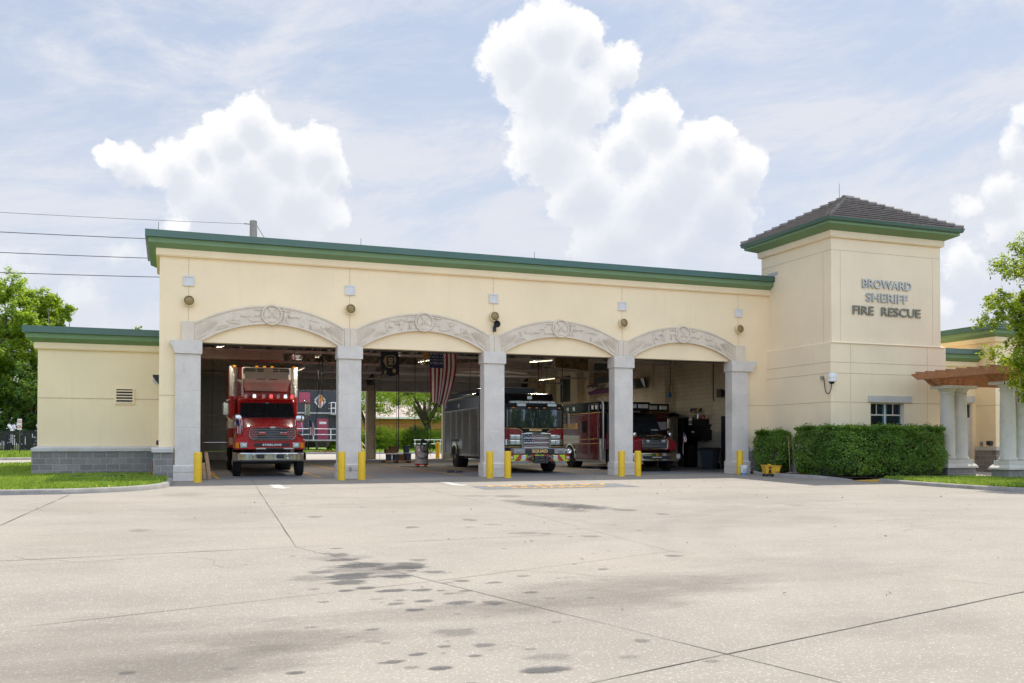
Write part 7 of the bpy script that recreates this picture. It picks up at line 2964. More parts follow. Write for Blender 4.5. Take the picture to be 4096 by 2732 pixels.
bf = thing('black_flag', 'black flag with a tan shield reading 343 hanging in the second bay', 'flag', (7.5, 5, 4.9))
m = MB()
nv, nu = 24, 24
grid = [[(7.16 + .70 * u / nu + .02 * v / nv, 5.0 + .03 * math.sin(u * .5 + v * .1) * (.4 + v / nv), 5.0 - 1.18 * v / nv + (.04 * math.sin(u * .35) * v / nv)) for u in range(nu + 1)] for v in range(nv + 1)]
for j in range(nv):
    for i in range(nu):
        m.add([grid[j][i], grid[j][i + 1], grid[j + 1][i + 1], grid[j + 1][i]], [(0, 1, 2, 3)])
m.build('cloth', M('flag_black', (.012, .013, .018), .8, 0, .1, 6), bf, smooth=60, recalc=False)
TAN = M('flag_tan', (.34, .27, .17), .85, 0, .1, 8)
m = MB()
m.prism([(7.24, 4.38), (7.33, 4.56), (7.45, 4.60), (7.62, 4.62), (7.72, 4.58), (7.76, 4.40), (7.70, 4.22), (7.60, 4.12), (7.42, 4.11), (7.33, 4.20)], 'y', 4.955, 4.962)
m.prism([(7.27, 3.96), (7.33, 4.02), (7.37, 4.06), (7.38, 3.95), (7.34, 3.86), (7.30, 3.88)], 'y', 4.955, 4.962)
m.prism(ell(7.68, 4.00, .07, .085, 14), 'y', 4.955, 4.962)
sh = m.build('shield', TAN, bf, smooth=0)
m = MB()
m.prism([(7.41, 4.15), (7.66, 4.15), (7.69, 4.20), (7.69, 4.53), (7.66, 4.58), (7.41, 4.58), (7.38, 4.53), (7.38, 4.20)], 'y', 4.948, 4.954)
m.build('shield_field', BLACKM, bf, smooth=0)
text('343', .24, (7.545, 4.946, 4.365), 'lettering', TAN, bf, bold=.012, depth=.002, rot=(90, -90, 0), sx=.85)

yf = thing('yellow_flag', 'folded orange yellow flag hanging beside the large american flag', 'flag', (9.0, 5.05, 4.8))
m = MB()
for q in range(10):
    x0, x1 = 8.86 + .038 * q, 8.86 + .038 * (q + 1)
    m.quad((x0, 5.08 + .02 * (q % 2), 5.0), (x1, 5.08 + .02 * ((q + 1) % 2), 5.0), (x1, 5.08 + .02 * ((q + 1) % 2), 4.52 + .02 * q * (q < 4)), (x0, 5.08 + .02 * (q % 2), 4.54))
m.build('cloth', M('flag_orange', (.42, .20, .03), .85, 0, .15, 6), yf, smooth=60, recalc=False)

# hanging cables and hoses
CB = [((8.82, 9), 6.5, .80, .022, 'thick dark hose hanging almost to the floor in the second bay'), ((8.74, 9.05), 6.5, .86, .010, 'thin cable hanging beside the thick hose in the second bay'),
      ((8.0, 9), 6.5, .25, .007, 'thin cord hanging near the left side of the second bay'), ((10.12, 9), 6.5, .5, .008, 'thin brown cord hanging left of the parked engine'),
      ((10.26, 9), 6.5, .6, .010, 'brown cord hanging just behind the large american flag'), ((1.10, 9), 6.0, 1.5, .008, 'thin cord hanging left of the red box truck'),
      ((16.60, 9), 6.5, 3.0, .018, 'black hose hanging above the ambulance truck'), ((12.09, 9), 6.5, 2.6, .010, 'thin cord hanging above the roof of the engine')]
for (x, y), z0, z1, r_, l in CB:
    m = MB()
    m.tube([(x, y, z0), (x + .01, y, (z0 + z1) / 2), (x, y, z1)], r_, 6)
    tag(m.build('hanging_cable', BLACKM, smooth=50, at=(x, y, z0)), l, 'cable', 'cables and hoses hanging in the bays')
dl = thing('drop_light', 'black cable with a drop lamp hanging in the middle of the second bay', 'drop light', (9.56, 9, 6.5))
m = MB()
m.tube([(9.56, 9, 6.5), (9.56, 9, 1.92)], .012, 6)
m.build('cable', BLACKM, dl, smooth=50)
m = MB()
m.lathe([(.0001, .2), (.03, .2), (.035, .1), (.055, .06), (.05, -.04), (.0001, -.06)], (9.56, 9, 1.78), 'z', 12)
m.build('lamp_cage', DARKM, dl, smooth=50)
dl = thing('drop_light', 'black twisted cables with an orange work lamp hanging right of the red truck', 'drop light', (5.51, 9, 6.5))
m = MB()
m.tube([(5.51, 9, 6.5), (5.52, 9, 4.5), (5.53, 9, 4.2), (5.51, 9, 3.2)], .02, 6)
m.tube([(5.36, 9, 6.5), (5.35, 9, 3.0), (5.25, 9, 2.1), (5.0, 9, 1.3)], .012, 6)
m.tube([(5.44, 9, 6.5), (5.38, 9, 4.0), (5.34, 9, 2.4)], .010, 6)
m.build('cable', BLACKM, dl, smooth=50)
m = MB()
m.lathe([(.0001, .22), (.05, .2), (.055, .05), (.09, .0), (.09, -.05), (.0001, -.05)], (5.51, 9, 3.0), 'z', 14)
m.build('lamp_body', M('work_lamp_yellow', (.5, .27, .04), .5, 0, .1, 8), dl, smooth=50)
m = MB()
m.lathe([(.07, 0), (.075, -.16), (.0001, -.18)], (5.51, 9, 2.95), 'z', 14)
m.build('bulb', CLEARL, dl, smooth=50)
tl = thing('pull_cord', 'black pull cord with a blue plastic handle in the fourth bay', 'pull cord', (22.3, 9, 5))
m = MB()
m.tube([(22.34, 9, 5.2), (22.33, 9, 4.3), (22.36, 9, 4.1), (22.28, 9, 3.95), (22.30, 9, 3.6)], .014, 6)
m.build('cord', BLACKM, tl, smooth=50)
m = MB()
m.loft([[(22.3 + a * w_, 9 + b_ * w_, z) for a, b_ in ((-1, -1), (1, -1), (1, 1), (-1, 1))] for w_, z in ((.03, 3.70), (.07, 3.50), (.05, 3.42))])
m.build('handle', M('cord_blue', (.03, .16, .40), .5, 0, .05, 8), tl, smooth=0)
chn = thing('hoist_chain', 'dark red hoist chain hanging above the engine in the third bay', 'chain', (15.4, 9, 6))
m = MB()
for q in range(22):
    z = 5.6 - q * .085
    a = (q % 2) * math.pi / 2
    m.tube([(15.41 + .03 * math.cos(a) * math.cos(b), 9 + .03 * math.sin(a) * math.cos(b), z + .055 * math.sin(b)) for b in np.linspace(0, 6.28, 9)], .010, 5)
m.build('chain', MAROON, chn, smooth=50)
m = MB()
m.tube([(15.55, 9, 5.6), (15.56, 9, 4.3), (15.50, 9, 4.1), (15.43, 9, 4.2)], .010, 5)
m.build('pull_rope', MAROON, chn, smooth=50)
m = MB()
m.tube([(15.82 + .07 * math.cos(b), 9, 3.95 + .17 * math.sin(b)) for b in np.linspace(0, 6.28, 20)], .010, 6)
m.tube([(15.82, 9, 4.12), (15.81, 9, 6)], .008, 5)
tag(m.build('hanging_loop', BLACKM, smooth=50, at=(15.82, 9, 4)), 'black oval loop hanging under the lit tube in the third bay', 'loop')

# ducts
DU = [((-.5, 8.9, 4.62), (3.9, 9.7, 5.06), 'painted air duct running across the first bay above the red truck'),
      ((13.2, 17.6, 4.95), (19.9, 18.4, 5.42), 'large painted air duct hanging across the third bay')]
for a, b, l in DU:
    d_ = thing('air_duct', l, 'duct', ((a[0] + b[0]) / 2, a[1], a[2]), 0, 'painted air ducts under the roof')
    m = MB()
    m.box(*a, *b)
    m.build('trunk', DUCTM, d_, smooth=0, bevel=.01)
    m = MB()
    for q in range(5):
        x = a[0] + (b[0] - a[0]) * (q + .5) / 5
        m.box(x - .02, a[1] - .015, a[2] - .015, x + .02, b[1] + .015, b[2] + .015)
    m.build('flange', DUCTM, d_, smooth=0)
    m = MB()
    for q in (0.2, .8):
        x = a[0] + (b[0] - a[0]) * q
        for y in (a[1], b[1]):
            m.tube([(x, y, a[2]), (x, y, 6.6)], .008, 5)
    m.build('hanger', GALV, d_, smooth=0)
d_ = thing('air_duct', 'slanting air duct section coming down at the left of the third bay', 'duct', (15, 16, 5.3), 0, 'painted air ducts under the roof')
m = MB()
m.loft([[(13.0, 19.0, 5.1), (13.0, 19.0, 5.6), (13.0, 20.0, 5.6), (13.0, 20.0, 5.1)], [(15.9, 15.0, 5.0), (15.9, 15.0, 5.5), (15.9, 16.0, 5.5), (15.9, 16.0, 5.0)],
        [(17.0, 14.6, 4.85), (17.0, 14.6, 5.9), (17.6, 15.5, 5.9), (17.6, 15.5, 4.85)]])
m.build('trunk', DUCTM, d_, smooth=0, bevel=.01)

# light fittings, several of them lit
for k_, (x, y, z, dx, dy, l) in enumerate(((4.9, 6.0, 4.62, .10, .35, 'lit fluorescent fitting upper right in the first bay'), (4.75, 10.0, 4.42, .15, .30, 'lit fluorescent fitting lower right in the first bay'),
                                           (14.3, 6.0, 4.72, .55, .10, 'lit tube light at the top of the third bay'), (17.9, 14.0, 4.57, .48, .12, 'lit tube light under the duct in the third bay'),
                                           (11.3, 14.0, 5.30, .30, .06, 'lit tube light right of the large american flag'),
                                           (1.25, 6.0, 4.86, .10, .30, 'lit fluorescent fitting above the duct in the first bay'))):
    lt = thing('tube_light', l, 'light', (x, y, z), 0, 'tube lights hanging in the bays')
    m = MB()
    dv = Vector((dx, dy, .06 if k_ > 1 else .08))
    up_ = Vector((0, 0, .03))
    sd = dv.cross(Vector((0, 0, 1))).normalized() * .09
    m.obox(Vector((x, y, z)), dv, sd, up_)
    m.build('housing', WHITE, lt, smooth=0)
    m = MB()
    for s_ in (-.5, .5):
        m.tube([Vector((x, y, z - .045)) - dv * .96 + sd * s_, Vector((x, y, z - .045)) + dv * .96 + sd * s_], .018, 8)
    m.build('tube', LAMPLIT, lt, smooth=50)
    ld = bpy.data.lights.new('tube_glow', 'AREA')
    ld.shape = 'RECTANGLE'
    ld.size, ld.size_y = max(dx, dy) * 1.9, .14
    ld.energy = 130.0 if y > 5.9 and x > 2 else 60.0
    ld.color = (1.0, 0.92, 0.78)
    lo = bpy.data.objects.new('tube_glow', ld)
    COL.objects.link(lo)
    lo.parent = lt
    lo.location = (0, 0, -.075)
    lo.rotation_euler = (0, 0, math.atan2(dy, dx))
    m = MB()
    m.tube([(x, y, z), (x, y, 6.6)], .006, 5)
    m.build('hanger', GALV, lt, smooth=0)
for x, y, z, l in ((4.2, 7.0, 4.62, 'dull dome fixture hanging from the truss in the first bay'), (8.0, 6.0, 4.82, 'white dome fixture hanging next to the black flag')):
    hb = thing('dome_light', l, 'light', (x, y, z), 0, 'unlit dome fixtures in the bays')
    m = MB()
    m.lathe([(.0001, .22), (.10, .22), (.12, .10), (.24, .06), (.24, .0), (.20, -.12), (.0001, -.13)], (x, y, z), 'z', 20)
    m.build('shade', CLEARL, hb, smooth=40)
    m = MB()
    m.tube([(x, y, z + .2), (x, y, 6.6)], .01, 5)
    m.build('stem', GALV, hb, smooth=0)

# banners on the side wall
bn = thing('wall_banner', 'white and purple banner reading BROWARD COUNTY FIRE RESCUE on the side wall', 'banner', (22.3, 17.4, 4.3))
m = MB()
m.box(22.31, 15.4, 3.95, 22.33, 18.42, 4.56)
m.build('sheet', FLAGW, bn, smooth=0)
PUR = M('banner_purple', (.16, .04, .14), .7, 0, .1, 6)
m = MB()
m.prism([(18.42, 4.56), (17.0, 4.56), (17.0, 4.50), (18.42, 4.44)], 'x', 22.300, 22.309)
m.prism([(18.42, 4.16), (17.9, 4.20), (17.4, 4.28), (15.4, 4.30), (15.4, 3.98), (18.1, 3.98)], 'x', 22.300, 22.309)
m.build('banner_stripe', PUR, bn, smooth=0)
text('BROWARD COUNTY', .19, (22.298, 16.9, 4.42), 'lettering', BLACKM, bn, bold=.004, depth=.002, rot=(90, 0, -90))
text('FIRE RESCUE', .17, (22.298, 16.75, 4.28), 'lettering', BLACKM, bn, bold=.004, depth=.002, rot=(90, 0, -90))
po = thing('wall_poster', 'dark poster with a fiery band hanging above the purple banner', 'poster', (22.6, 16.8, 5))
m = MB()
m.box(22.30, 15.6, 4.58, 22.32, 17.5, 5.85)
m.build('sheet', M('poster_dark', (.035, .035, .04), .5, 0, .8, 3), po, smooth=0)
m = MB()
m.box(22.295, 15.6, 4.95, 22.299, 17.5, 5.12)
m.build('fire_band', M('poster_fire', (.20, .07, .02), .5, 0, .7, 6), po, smooth=0)
cbn = thing('camouflage_banner', 'brown mottled banner lettered Local 4321 hanging at the top of the third bay', 'banner', (16.3, 8, 5))
m = MB()
for q in range(12):
    x0, x1 = 15.25 + .185 * q, 15.25 + .185 * (q + 1)
    m.cur = 0 if q < 3 else 1
    zb0, zb1 = 4.66 - .012 * q, 4.66 - .012 * (q + 1)
    m.add([(x0, 8 + .03 * math.sin(q * 1.3), 5.6), (x1, 8 + .03 * math.sin((q + 1) * 1.3), 5.6), (x1, 8 + .03 * math.sin((q + 1) * 1.3), zb1), (x0, 8 + .03 * math.sin(q * 1.3), zb0)], [(0, 1, 2, 3)])
m.build('sheet', [M('banner_grey', (.34, .32, .28), .8, 0, .1, 4), M('banner_camouflage', (.11, .065, .025), .85, 0, 1.2, 3.2)], cbn, smooth=60, recalc=False)
text('Local', .12, (15.52, 7.93, 4.88), 'lettering', BLACKM, cbn, bold=.003, depth=.002)
text('4321', .12, (15.52, 7.93, 4.74), 'lettering', BLACKM, cbn, bold=.003, depth=.002)
tv = thing('wall_screen', 'dark flat screen tilted on the block wall in the fourth bay', 'screen', (22.5, 12.5, 4.3))
m = MB()
m.obox((22.55, 12.55, 4.34), (.04, 0, .01), (0, .68, 0), (-.06, 0, .26))
m.build('frame', BLACKM, tv, smooth=0, bevel=.01)
m = MB()
m.obox((22.512, 12.55, 4.335), (.004, 0, .001), (0, .63, 0), (-.053, 0, .225))
m.build('display', GLASS_D, tv, smooth=0)
m = MB()
m.box(22.58, 12.4, 4.2, 22.75, 12.6, 4.4)
m.build('bracket', DARKM, tv, smooth=0)
hs2 = thing('wall_speaker', 'black wall speaker beside the last pier in the fourth bay', 'speaker', (22.65, 5.0, 3.4))
m = MB()
m.loft([[(22.74, 4.9, 3.30), (22.74, 5.2, 3.30), (22.74, 5.2, 3.55), (22.74, 4.9, 3.55)], [(22.50, 4.85, 3.22), (22.50, 5.25, 3.22), (22.50, 5.25, 3.62), (22.50, 4.85, 3.62)]])
m.build('housing', BLACKM, hs2, smooth=0, bevel=.03)

# cabinet with cleaning things
cbx = thing('wall_cabinet', 'black two door wall cabinet beside the charcoal doorway', 'cabinet', (22.5, 6.8, 1.3))
m = MB()
m.box(22.28, 5.98, 1.33, 22.745, 7.60, 2.04)
m.build('body', M('cabinet_black', (.012, .012, .013), .4, 0, .1, 5), cbx, smooth=0, bevel=.008)
m = MB()
m.box(22.272, 6.80, 1.345, 22.2795, 7.585, 2.03)
m.box(22.272, 5.995, 1.345, 22.2795, 6.785, 2.03)
m.build('door', M('cabinet_door', (.014, .014, .015), .35, 0, .1, 5), cbx, smooth=0)
m = MB()
for y in (6.73, 6.86):
    m.tube([(22.27, y, 1.60), (22.245, y, 1.62), (22.245, y, 1.76), (22.27, y, 1.78)], .007, 6)
m.build('handle', CHROME, cbx, smooth=40)
jg = thing('jug', 'white plastic jug with a green label on the black wall cabinet', 'jug', (22.45, 7.32, 2.04))
m = MB()
m.lathe([(.0001, 0), (.10, 0), (.105, .02), (.105, .24), (.09, .30), (.04, .36), (.032, .42), (.0001, .42)], (22.45, 7.32, 2.042), 'z', 16)
m.build('bottle', WHITE, jg, smooth=40)
m = MB()
m.lathe([(.1055, .06), (.1065, .06), (.1065, .20), (.1055, .20)], (22.45, 7.32, 2.042), 'z', 16)
m.build('sticker', M('jug_label', (.16, .24, .18), .6, 0, .3, 20), jg, smooth=40)
sbx = thing('spray_bottle', 'spray bottle with a yellow trigger standing on the wall cabinet', 'spray bottle', (22.45, 6.70, 2.3))
m = MB()
m.box(22.33, 6.16, 2.043, 22.70, 7.0, 2.30)
cr = m.build('tray', M('crate_black', (.014, .014, .015), .6, 0, .1, 5), None, smooth=0, bevel=.01, at=(22.5, 6.6, 2.04))
tag(cr, 'low black tray on top of the wall cabinet', 'tray')
m = MB()
m.lathe([(.0001, 0), (.07, 0), (.075, .2), (.06, .28), (.025, .34), (.025, .36), (.0001, .36)], (22.45, 6.70, 2.302), 'z', 14)
m.build('bottle', CLEARL, sbx, smooth=40)
m = MB()
m.obox((22.45, 6.70, 2.73), (.03, 0, 0), (0, .035, 0), (0, .0, .07))
m.obox((22.45, 6.62, 2.78), (.025, 0, 0), (0, .07, -.02), (0, .005, .025))
m.build('trigger', MOPY, sbx, smooth=0, bevel=.006)
m = MB()
m.lathe([(.0001, 0), (.09, 0), (.09, .18), (.085, .19), (.0001, .19)], (22.45, 6.25, 2.302), 'z', 16)
tag(m.build('can', REDLENS, smooth=40, at=(22.45, 6.25, 2.3)), 'small dark red can on the tray over the wall cabinet', 'can')
m = MB()
m.box(22.55, 6.85, 2.043, 22.62, 7.18, 2.48)
m.box(22.50, 6.8, 2.3, 22.6, 7.1, 2.5)
tag(m.build('wooden_box', M('box_ochre', (.36, .20, .05), .7, 0, .2, 6), smooth=0, bevel=.01, at=(22.5, 7, 2.04)), 'ochre wooden frame leaning behind the jug on the cabinet', 'box')
# wall broom and the bundle of brooms
bw = thing('wall_broom', 'black bristled push broom hung on the wall over the cabinet', 'broom', (22.6, 7.2, 2.6), 0, 'brooms hung on the block wall')
m = MB()
m.cyl((22.66, 7.35, 2.05), (22.66, 7.25, 2.66), .014, n=8)
m.build('handle', PLANK, bw, smooth=40)
m = MB()
m.box(22.60, 6.85, 2.64, 22.72, 7.65, 2.69)
m.build('head', PLANK, bw, smooth=0)
m = MB()
for q in range(26):
    y = 6.80 + q * .034
    m.obox((22.66, y, 2.76), (.045, 0, 0), (0, .013, 0), (random.uniform(-.01, .01), random.uniform(-.02, .02), .075))
m.build('bristles', BLACKM, bw, smooth=0)
for q, y in enumerate((9.45, 9.25, 9.05)):
    bw = thing('wall_broom', ['push broom leftmost in the bundle hung beside the charcoal door', 'push broom in the middle of the bundle hung beside the charcoal door', 'push broom rightmost in the bundle hung beside the charcoal door'][q], 'broom', (22.6, y, 2.4), 0, 'brooms hung on the block wall')
    m = MB()
    m.cyl((22.62, y, 2.50), (22.66, y + .05 * (1 - q), .95), .016, n=8)
    m.build('handle', PLANK, bw, smooth=40)
    m = MB()
    m.obox((22.60, y - .05, 2.58), (.05, 0, 0), (0, .30, .03 * (q - 1)), (0, 0, .075))
    m.build('bristles', BLACKM, bw, smooth=0, bevel=.02)
# wheeled bin
wbn = thing('wheeled_bin', 'dark grey wheeled refuse bin with a black lid in the fourth bay', 'bin', (21.9, 4.85, gz(4.85)), R(-62))
m = MB()
m.loft([[(x * a, y * b_, z) for x, y in ((-1, -1), (1, -1), (1, 1), (-1, 1))] for a, b_, z in ((.24, .24, .04), (.33, .33, .80), (.35, .35, .80), (.35, .35, .86), (.33, .33, .86))])
m.build('body', M('bin_grey', (.055, .068, .085), .5, 0, .08, 6), wbn, smooth=0, bevel=.03, local=True)
m = MB()
m.loft([[(x * a, y * b_ + o_, z) for x, y in ((-1, -1), (1, -1), (1, 1), (-1, 1))] for a, b_, o_, z in ((.37, .39, 0, .862), (.37, .40, 0, .90), (.25, .28, 0, .95))])
m.cyl((-.3, .40, .90), (.3, .40, .90), .03, n=8)
m.build('lid', BLACKM, wbn, smooth=0, bevel=.02, local=True)
m = MB()
for x in (-.27, .27):
    m.lathe([(.0001, -.03), (.13, -.03), (.13, .03), (.0001, .03)], (x, .26, .13), 'x', 18)
m.build('wheel', BLACKM, wbn, smooth=30, local=True)
m = MB()
m.box(22.3, 7.3, .07, 22.68, 7.75, 1.08)
tag(m.build('black_locker', M('locker_black', (.01, .01, .011), .5, 0, .1, 5), smooth=0, bevel=.01, at=(22.5, 7.5, .07)), 'black upright box in the doorway shadow under the wall cabinet', 'locker')

# drum on a red dolly with pump and hose
dr_ = thing('oil_drum', 'white drum on a red wheeled dolly with a coiled hand pump hose', 'drum', (10.43, 11.14, gz(11.14)))
m = MB()
m.lathe([(.0001, .14), (.29, .14), (.30, .15), (.30, .42), (.308, .43), (.30, .44), (.30, .70), (.308, .71), (.30, .72), (.30, .96), (.305, .985), (.285, .985), (.28, .965), (.0001, .965)], (0, 0, 0), 'z', 32)
m.build('barrel', M('drum_white', (.52, .55, .57), .45, .1, .08, 3), dr_, smooth=40, local=True)
m = MB()
m.lathe([(.0001, .085), (.33, .085), (.33, .135), (.0001, .135)], (0, 0, 0), 'z', 28)
for a in (40, 130, 220, 310):
    m.lathe([(.0001, -.02), (.045, -.02), (.045, .02), (.0001, .02)], (.26 * math.cos(R(a)), .26 * math.sin(R(a)), .045), 'x', 14)
m.tube([(.22, -.26, .12), (.25, -.27, .9)], .012, 6)
m.build('dolly', REDLENS, dr_, smooth=30, local=True)
m = MB()
m.cyl((.0, 0, .96), (.0, 0, 1.22), .05, n=12)
m.obox((.03, -.02, 1.20), (.09, .0, .04), (0, .05, 0), (-.02, 0, .06))
m.tube([(.0, 0, 1.2), (-.02, -.05, 1.36)], .012, 6)
m.build('pump', M('pump_blue', (.025, .05, .14), .5, .1, .1, 6), dr_, smooth=30, local=True)
m = MB()
for cx, cz, rx, rz_ in ((-.06, .78, .34, .40), (.05, .95, .20, .26), (.24, .85, .24, .22)):
    m.tube([(cx + rx * math.cos(a), -.33 - .02 * math.sin(a * 2), cz + rz_ * math.sin(a)) for a in np.linspace(0, 6.28, 28)], .017, 6)
m.build('hose', BLACKM, dr_, smooth=50, local=True)

# pallet with buckets and cartons
px_, py_ = 10.75, 17.5
pz = gz(py_)
m = MB()
for x in (-.7, -.02, .66):
    m.box(px_ + x, py_ - .55, pz + .01, px_ + x + .08, py_ + .55, pz + .10)
for q in range(6):
    m.box(px_ - .72, py_ - .55 + q * .20, pz + .101, px_ + .76, py_ - .43 + q * .20, pz + .125)
tag(m.build('pallet', PLANK, smooth=0, at=(px_, py_, pz)), 'wooden pallet of buckets and boxes on the bay floor', 'pallet')
PBL = M('bucket_blue', (.03, .05, .11), .5, 0, .3, 8)
for q, (x, y, z, l) in enumerate(((-.50, -.35, .13, 'dark blue bucket at the left front of the pallet'), (-.15, -.35, .13, 'dark blue bucket second from the left on the pallet'), (.55, -.3, .13, 'dark blue bucket at the right front of the pallet'),
                                  (.55, .1, .13, 'dark blue bucket at the right rear of the pallet'), (.50, -.1, .53, 'dark blue bucket stacked on top at the right of the pallet'))):
    bk = thing('bucket', l, 'bucket', (px_ + x, py_ + y, pz + z), 0, 'blue buckets on the pallet')
    m = MB()
    m.lathe([(.0001, 0), (.155, 0), (.165, .34), (.175, .34), (.175, .36), (.0001, .36)], (0, 0, 0), 'z', 20)
    m.build('body', PBL, bk, smooth=35, local=True)
    m = MB()
    m.lathe([(.178, .33), (.18, .33), (.18, .375), (.0001, .38)], (0, 0, 0), 'z', 20)
    m.build('lid', WHITE if q < 2 else PBL, bk, smooth=35, local=True)
CARD = M('cardboard', (.10, .055, .03), .85, 0, .15, 6)
for x, y, z, w_, h_, l in ((-.30, .0, .52, .32, .22, 'brown carton on top of the left buckets'), (-.18, .05, .745, .17, .13, 'small brown carton stacked highest on the pallet'), (.16, -.2, .13, .16, .34, 'dark brown carton at the middle of the pallet')):
    m = MB()
    m.box(px_ + x - w_, py_ + y - .25, pz + z, px_ + x + w_, py_ + y + .25, pz + z + h_)
    tag(m.build('carton', CARD, smooth=0, bevel=.006, at=(px_ + x, py_ + y, pz + z)), l, 'carton', 'cartons on the pallet')

# shoes on the floor
for x, y, l, g_ in ((9.70, 4.0, 'left black rubber clog on the floor beside the engine', 'black clogs on the bay floor'), (10.02, 3.9, 'right black rubber clog on the floor beside the engine', 'black clogs on the bay floor'),
                    (16.45, 5.5, 'left dark sneaker on the floor below the ambulance truck side', 'dark sneakers on the bay floor'), (16.75, 5.6, 'right dark sneaker on the floor below the ambulance truck side', 'dark sneakers on the bay floor')):
    s_ = thing('shoe', l, 'shoe', (x, y, gz(y)), R(70), g_)
    m = MB()
    m.loft([[(.05 * a * w_, y_ + 0 * a, z_) for a, z_ in ((-1, .0), (1, .0), (1, h_ * .6), (.5, h_), (-.5, h_), (-1, h_ * .6))] for y_, w_, h_ in ((-.14, .6, .08), (-.10, .9, .10), (0, .9, .085), (.09, 1.05, .06), (.14, .6, .04))])
    m.build('upper', BLACKM, s_, smooth=50, local=True)
    m = MB()
    m.prism([(-.05, -.13), (.05, -.13), (.056, .1), (.03, .15), (-.03, .15), (-.056, .1)], 'z', .003, .022)
    m.build('sole', RUBBER if 'clog' in l else WHITE, s_, smooth=0, local=True)
m = MB()
for q in range(3):
    m.tube([(9.3 + .25 * q, 10.6, gz(10.6) + .02), (9.9 + .25 * q, 10.55, gz(10.5) + .02)], .012, 5)
tag(m.build('floor_cord', RUBBER, smooth=50, at=(9.5, 10.6, .1)), 'thin dark cord lying on the floor near the drum', 'cord')

# ------------------------------------------------------------------ seen through the rear doors
tt_ = thing('training_tower', 'dark corrugated container training tower with pink red shutters behind the hall', 'tower', (9, 48, .43))
CORR = slatmat('corrugated_dark', (0.045, 0.048, 0.055), 0.2, 0.55, 0.30, .05, 0)
m = MB()
m.box(2.0, 48, 1.55, 12.9, 53, 3.70)
m.box(2.0, 48, 3.85, 12.9, 53, 7.2)
m.build('container', CORR, tt_, smooth=0)
PINK = M('faded_red_shutter', (.36, .055, .10), .55, 0, .12, 2, dirt=.15)
m = MB()
m.box(9.62, 47.92, 4.62, 10.55, 47.998, 5.50)
m.build('shutter', PINK, tt_, smooth=0, bevel=.02)
m = MB()
m.box(9.3, 47.92, 2.2, 10.0, 47.998, 3.2)
m.build('shutter', PINK, tt_, smooth=0, bevel=.02)
m = MB()
m.box(11.17, 47.92, 1.56, 12.06, 47.998, 3.30)
dd_ = m.build('door', PINK, tt_, smooth=0, bevel=.02)
m = MB()
m.box(11.32, 47.905, 2.85, 11.90, 47.922, 3.05)
m.build('door_plate', WHITE, dd_, smooth=0)
m = MB()
for sx in (-1, 1):
    cx = 11.37 + sx * .05
    m.prism([(cx, 5.34), (cx, 4.18), (cx + sx * .44, 4.72), (cx + sx * .36, 4.82), (cx + sx * .42, 4.90)], 'y', 47.95, 47.998)
es = m.build('emblem_panel', FLAGW, tt_, smooth=0)
m = MB()
for sx in (-1, 1):
    cx = 11.37 + sx * .10
    m.prism([(cx, 5.15), (cx, 4.42), (cx + sx * .26, 4.75), (cx + sx * .28, 4.88)], 'y', 47.94, 47.949)
m.build('emblem_face', M('emblem_mottle', (.12, .10, .12), .7, 0, 1.2, 9), es, smooth=0)
m = MB()
m.box(7.0, 46.3, 1.42, 13.4, 48, 1.54)
m.box(2.0, 47.9, 3.71, 13.4, 48.0, 3.84)
m.box(12.1, 46.6, 3.60, 13.6, 48, 3.72)
dk = m.build('deck', GALV, tt_, smooth=0)
m = MB()
for z in (1.95, 2.42):
    m.cyl((7.0, 46.35, z), (13.4, 46.35, z), .03, n=8)
for x in (7.2, 9.0, 10.6, 12.02, 13.3):
    m.cyl((x, 46.35, 1.5), (x, 46.35, 2.45), .04, n=8)
for z in (4.15, 4.62):
    m.cyl((12.1, 46.65, z), (13.6, 46.65, z), .03, n=8)
    m.cyl((12.1, 46.65, z), (12.1, 48, z), .03, n=8)
for x in (12.1, 12.45, 13.5):
    m.cyl((x, 46.65, 3.65), (x, 46.65, 4.65), .035, n=8)
m.tube([(13.4, 46.35, 2.4), (15.0, 46.35, .9)], .035, 8)
m.tube([(13.4, 46.35, 1.9), (15.0, 46.35, .45)], .035, 8)
m.build('railing', WHITE, dk, smooth=40)
m = MB()
for x in (7.3, 9.2, 10.92, 12.9):
    m.box(x - .08, 46.5, .4, x + .08, 46.66, 1.42)
    m.box(x - .08, 51.5, .4, x + .08, 51.66, 1.55)
m.build('leg', DARKM, tt_, smooth=0)
m = MB()
m.box(9.9, 43.9, .52, 12.3, 44.3, .60)
tag(m.build('red_kerb_stop', M('kerb_red', (.30, .06, .05), .85, 0, .2, 5), smooth=0, at=(11, 44, .5)), 'red painted kerb stop in front of the training tower', 'kerb stop')


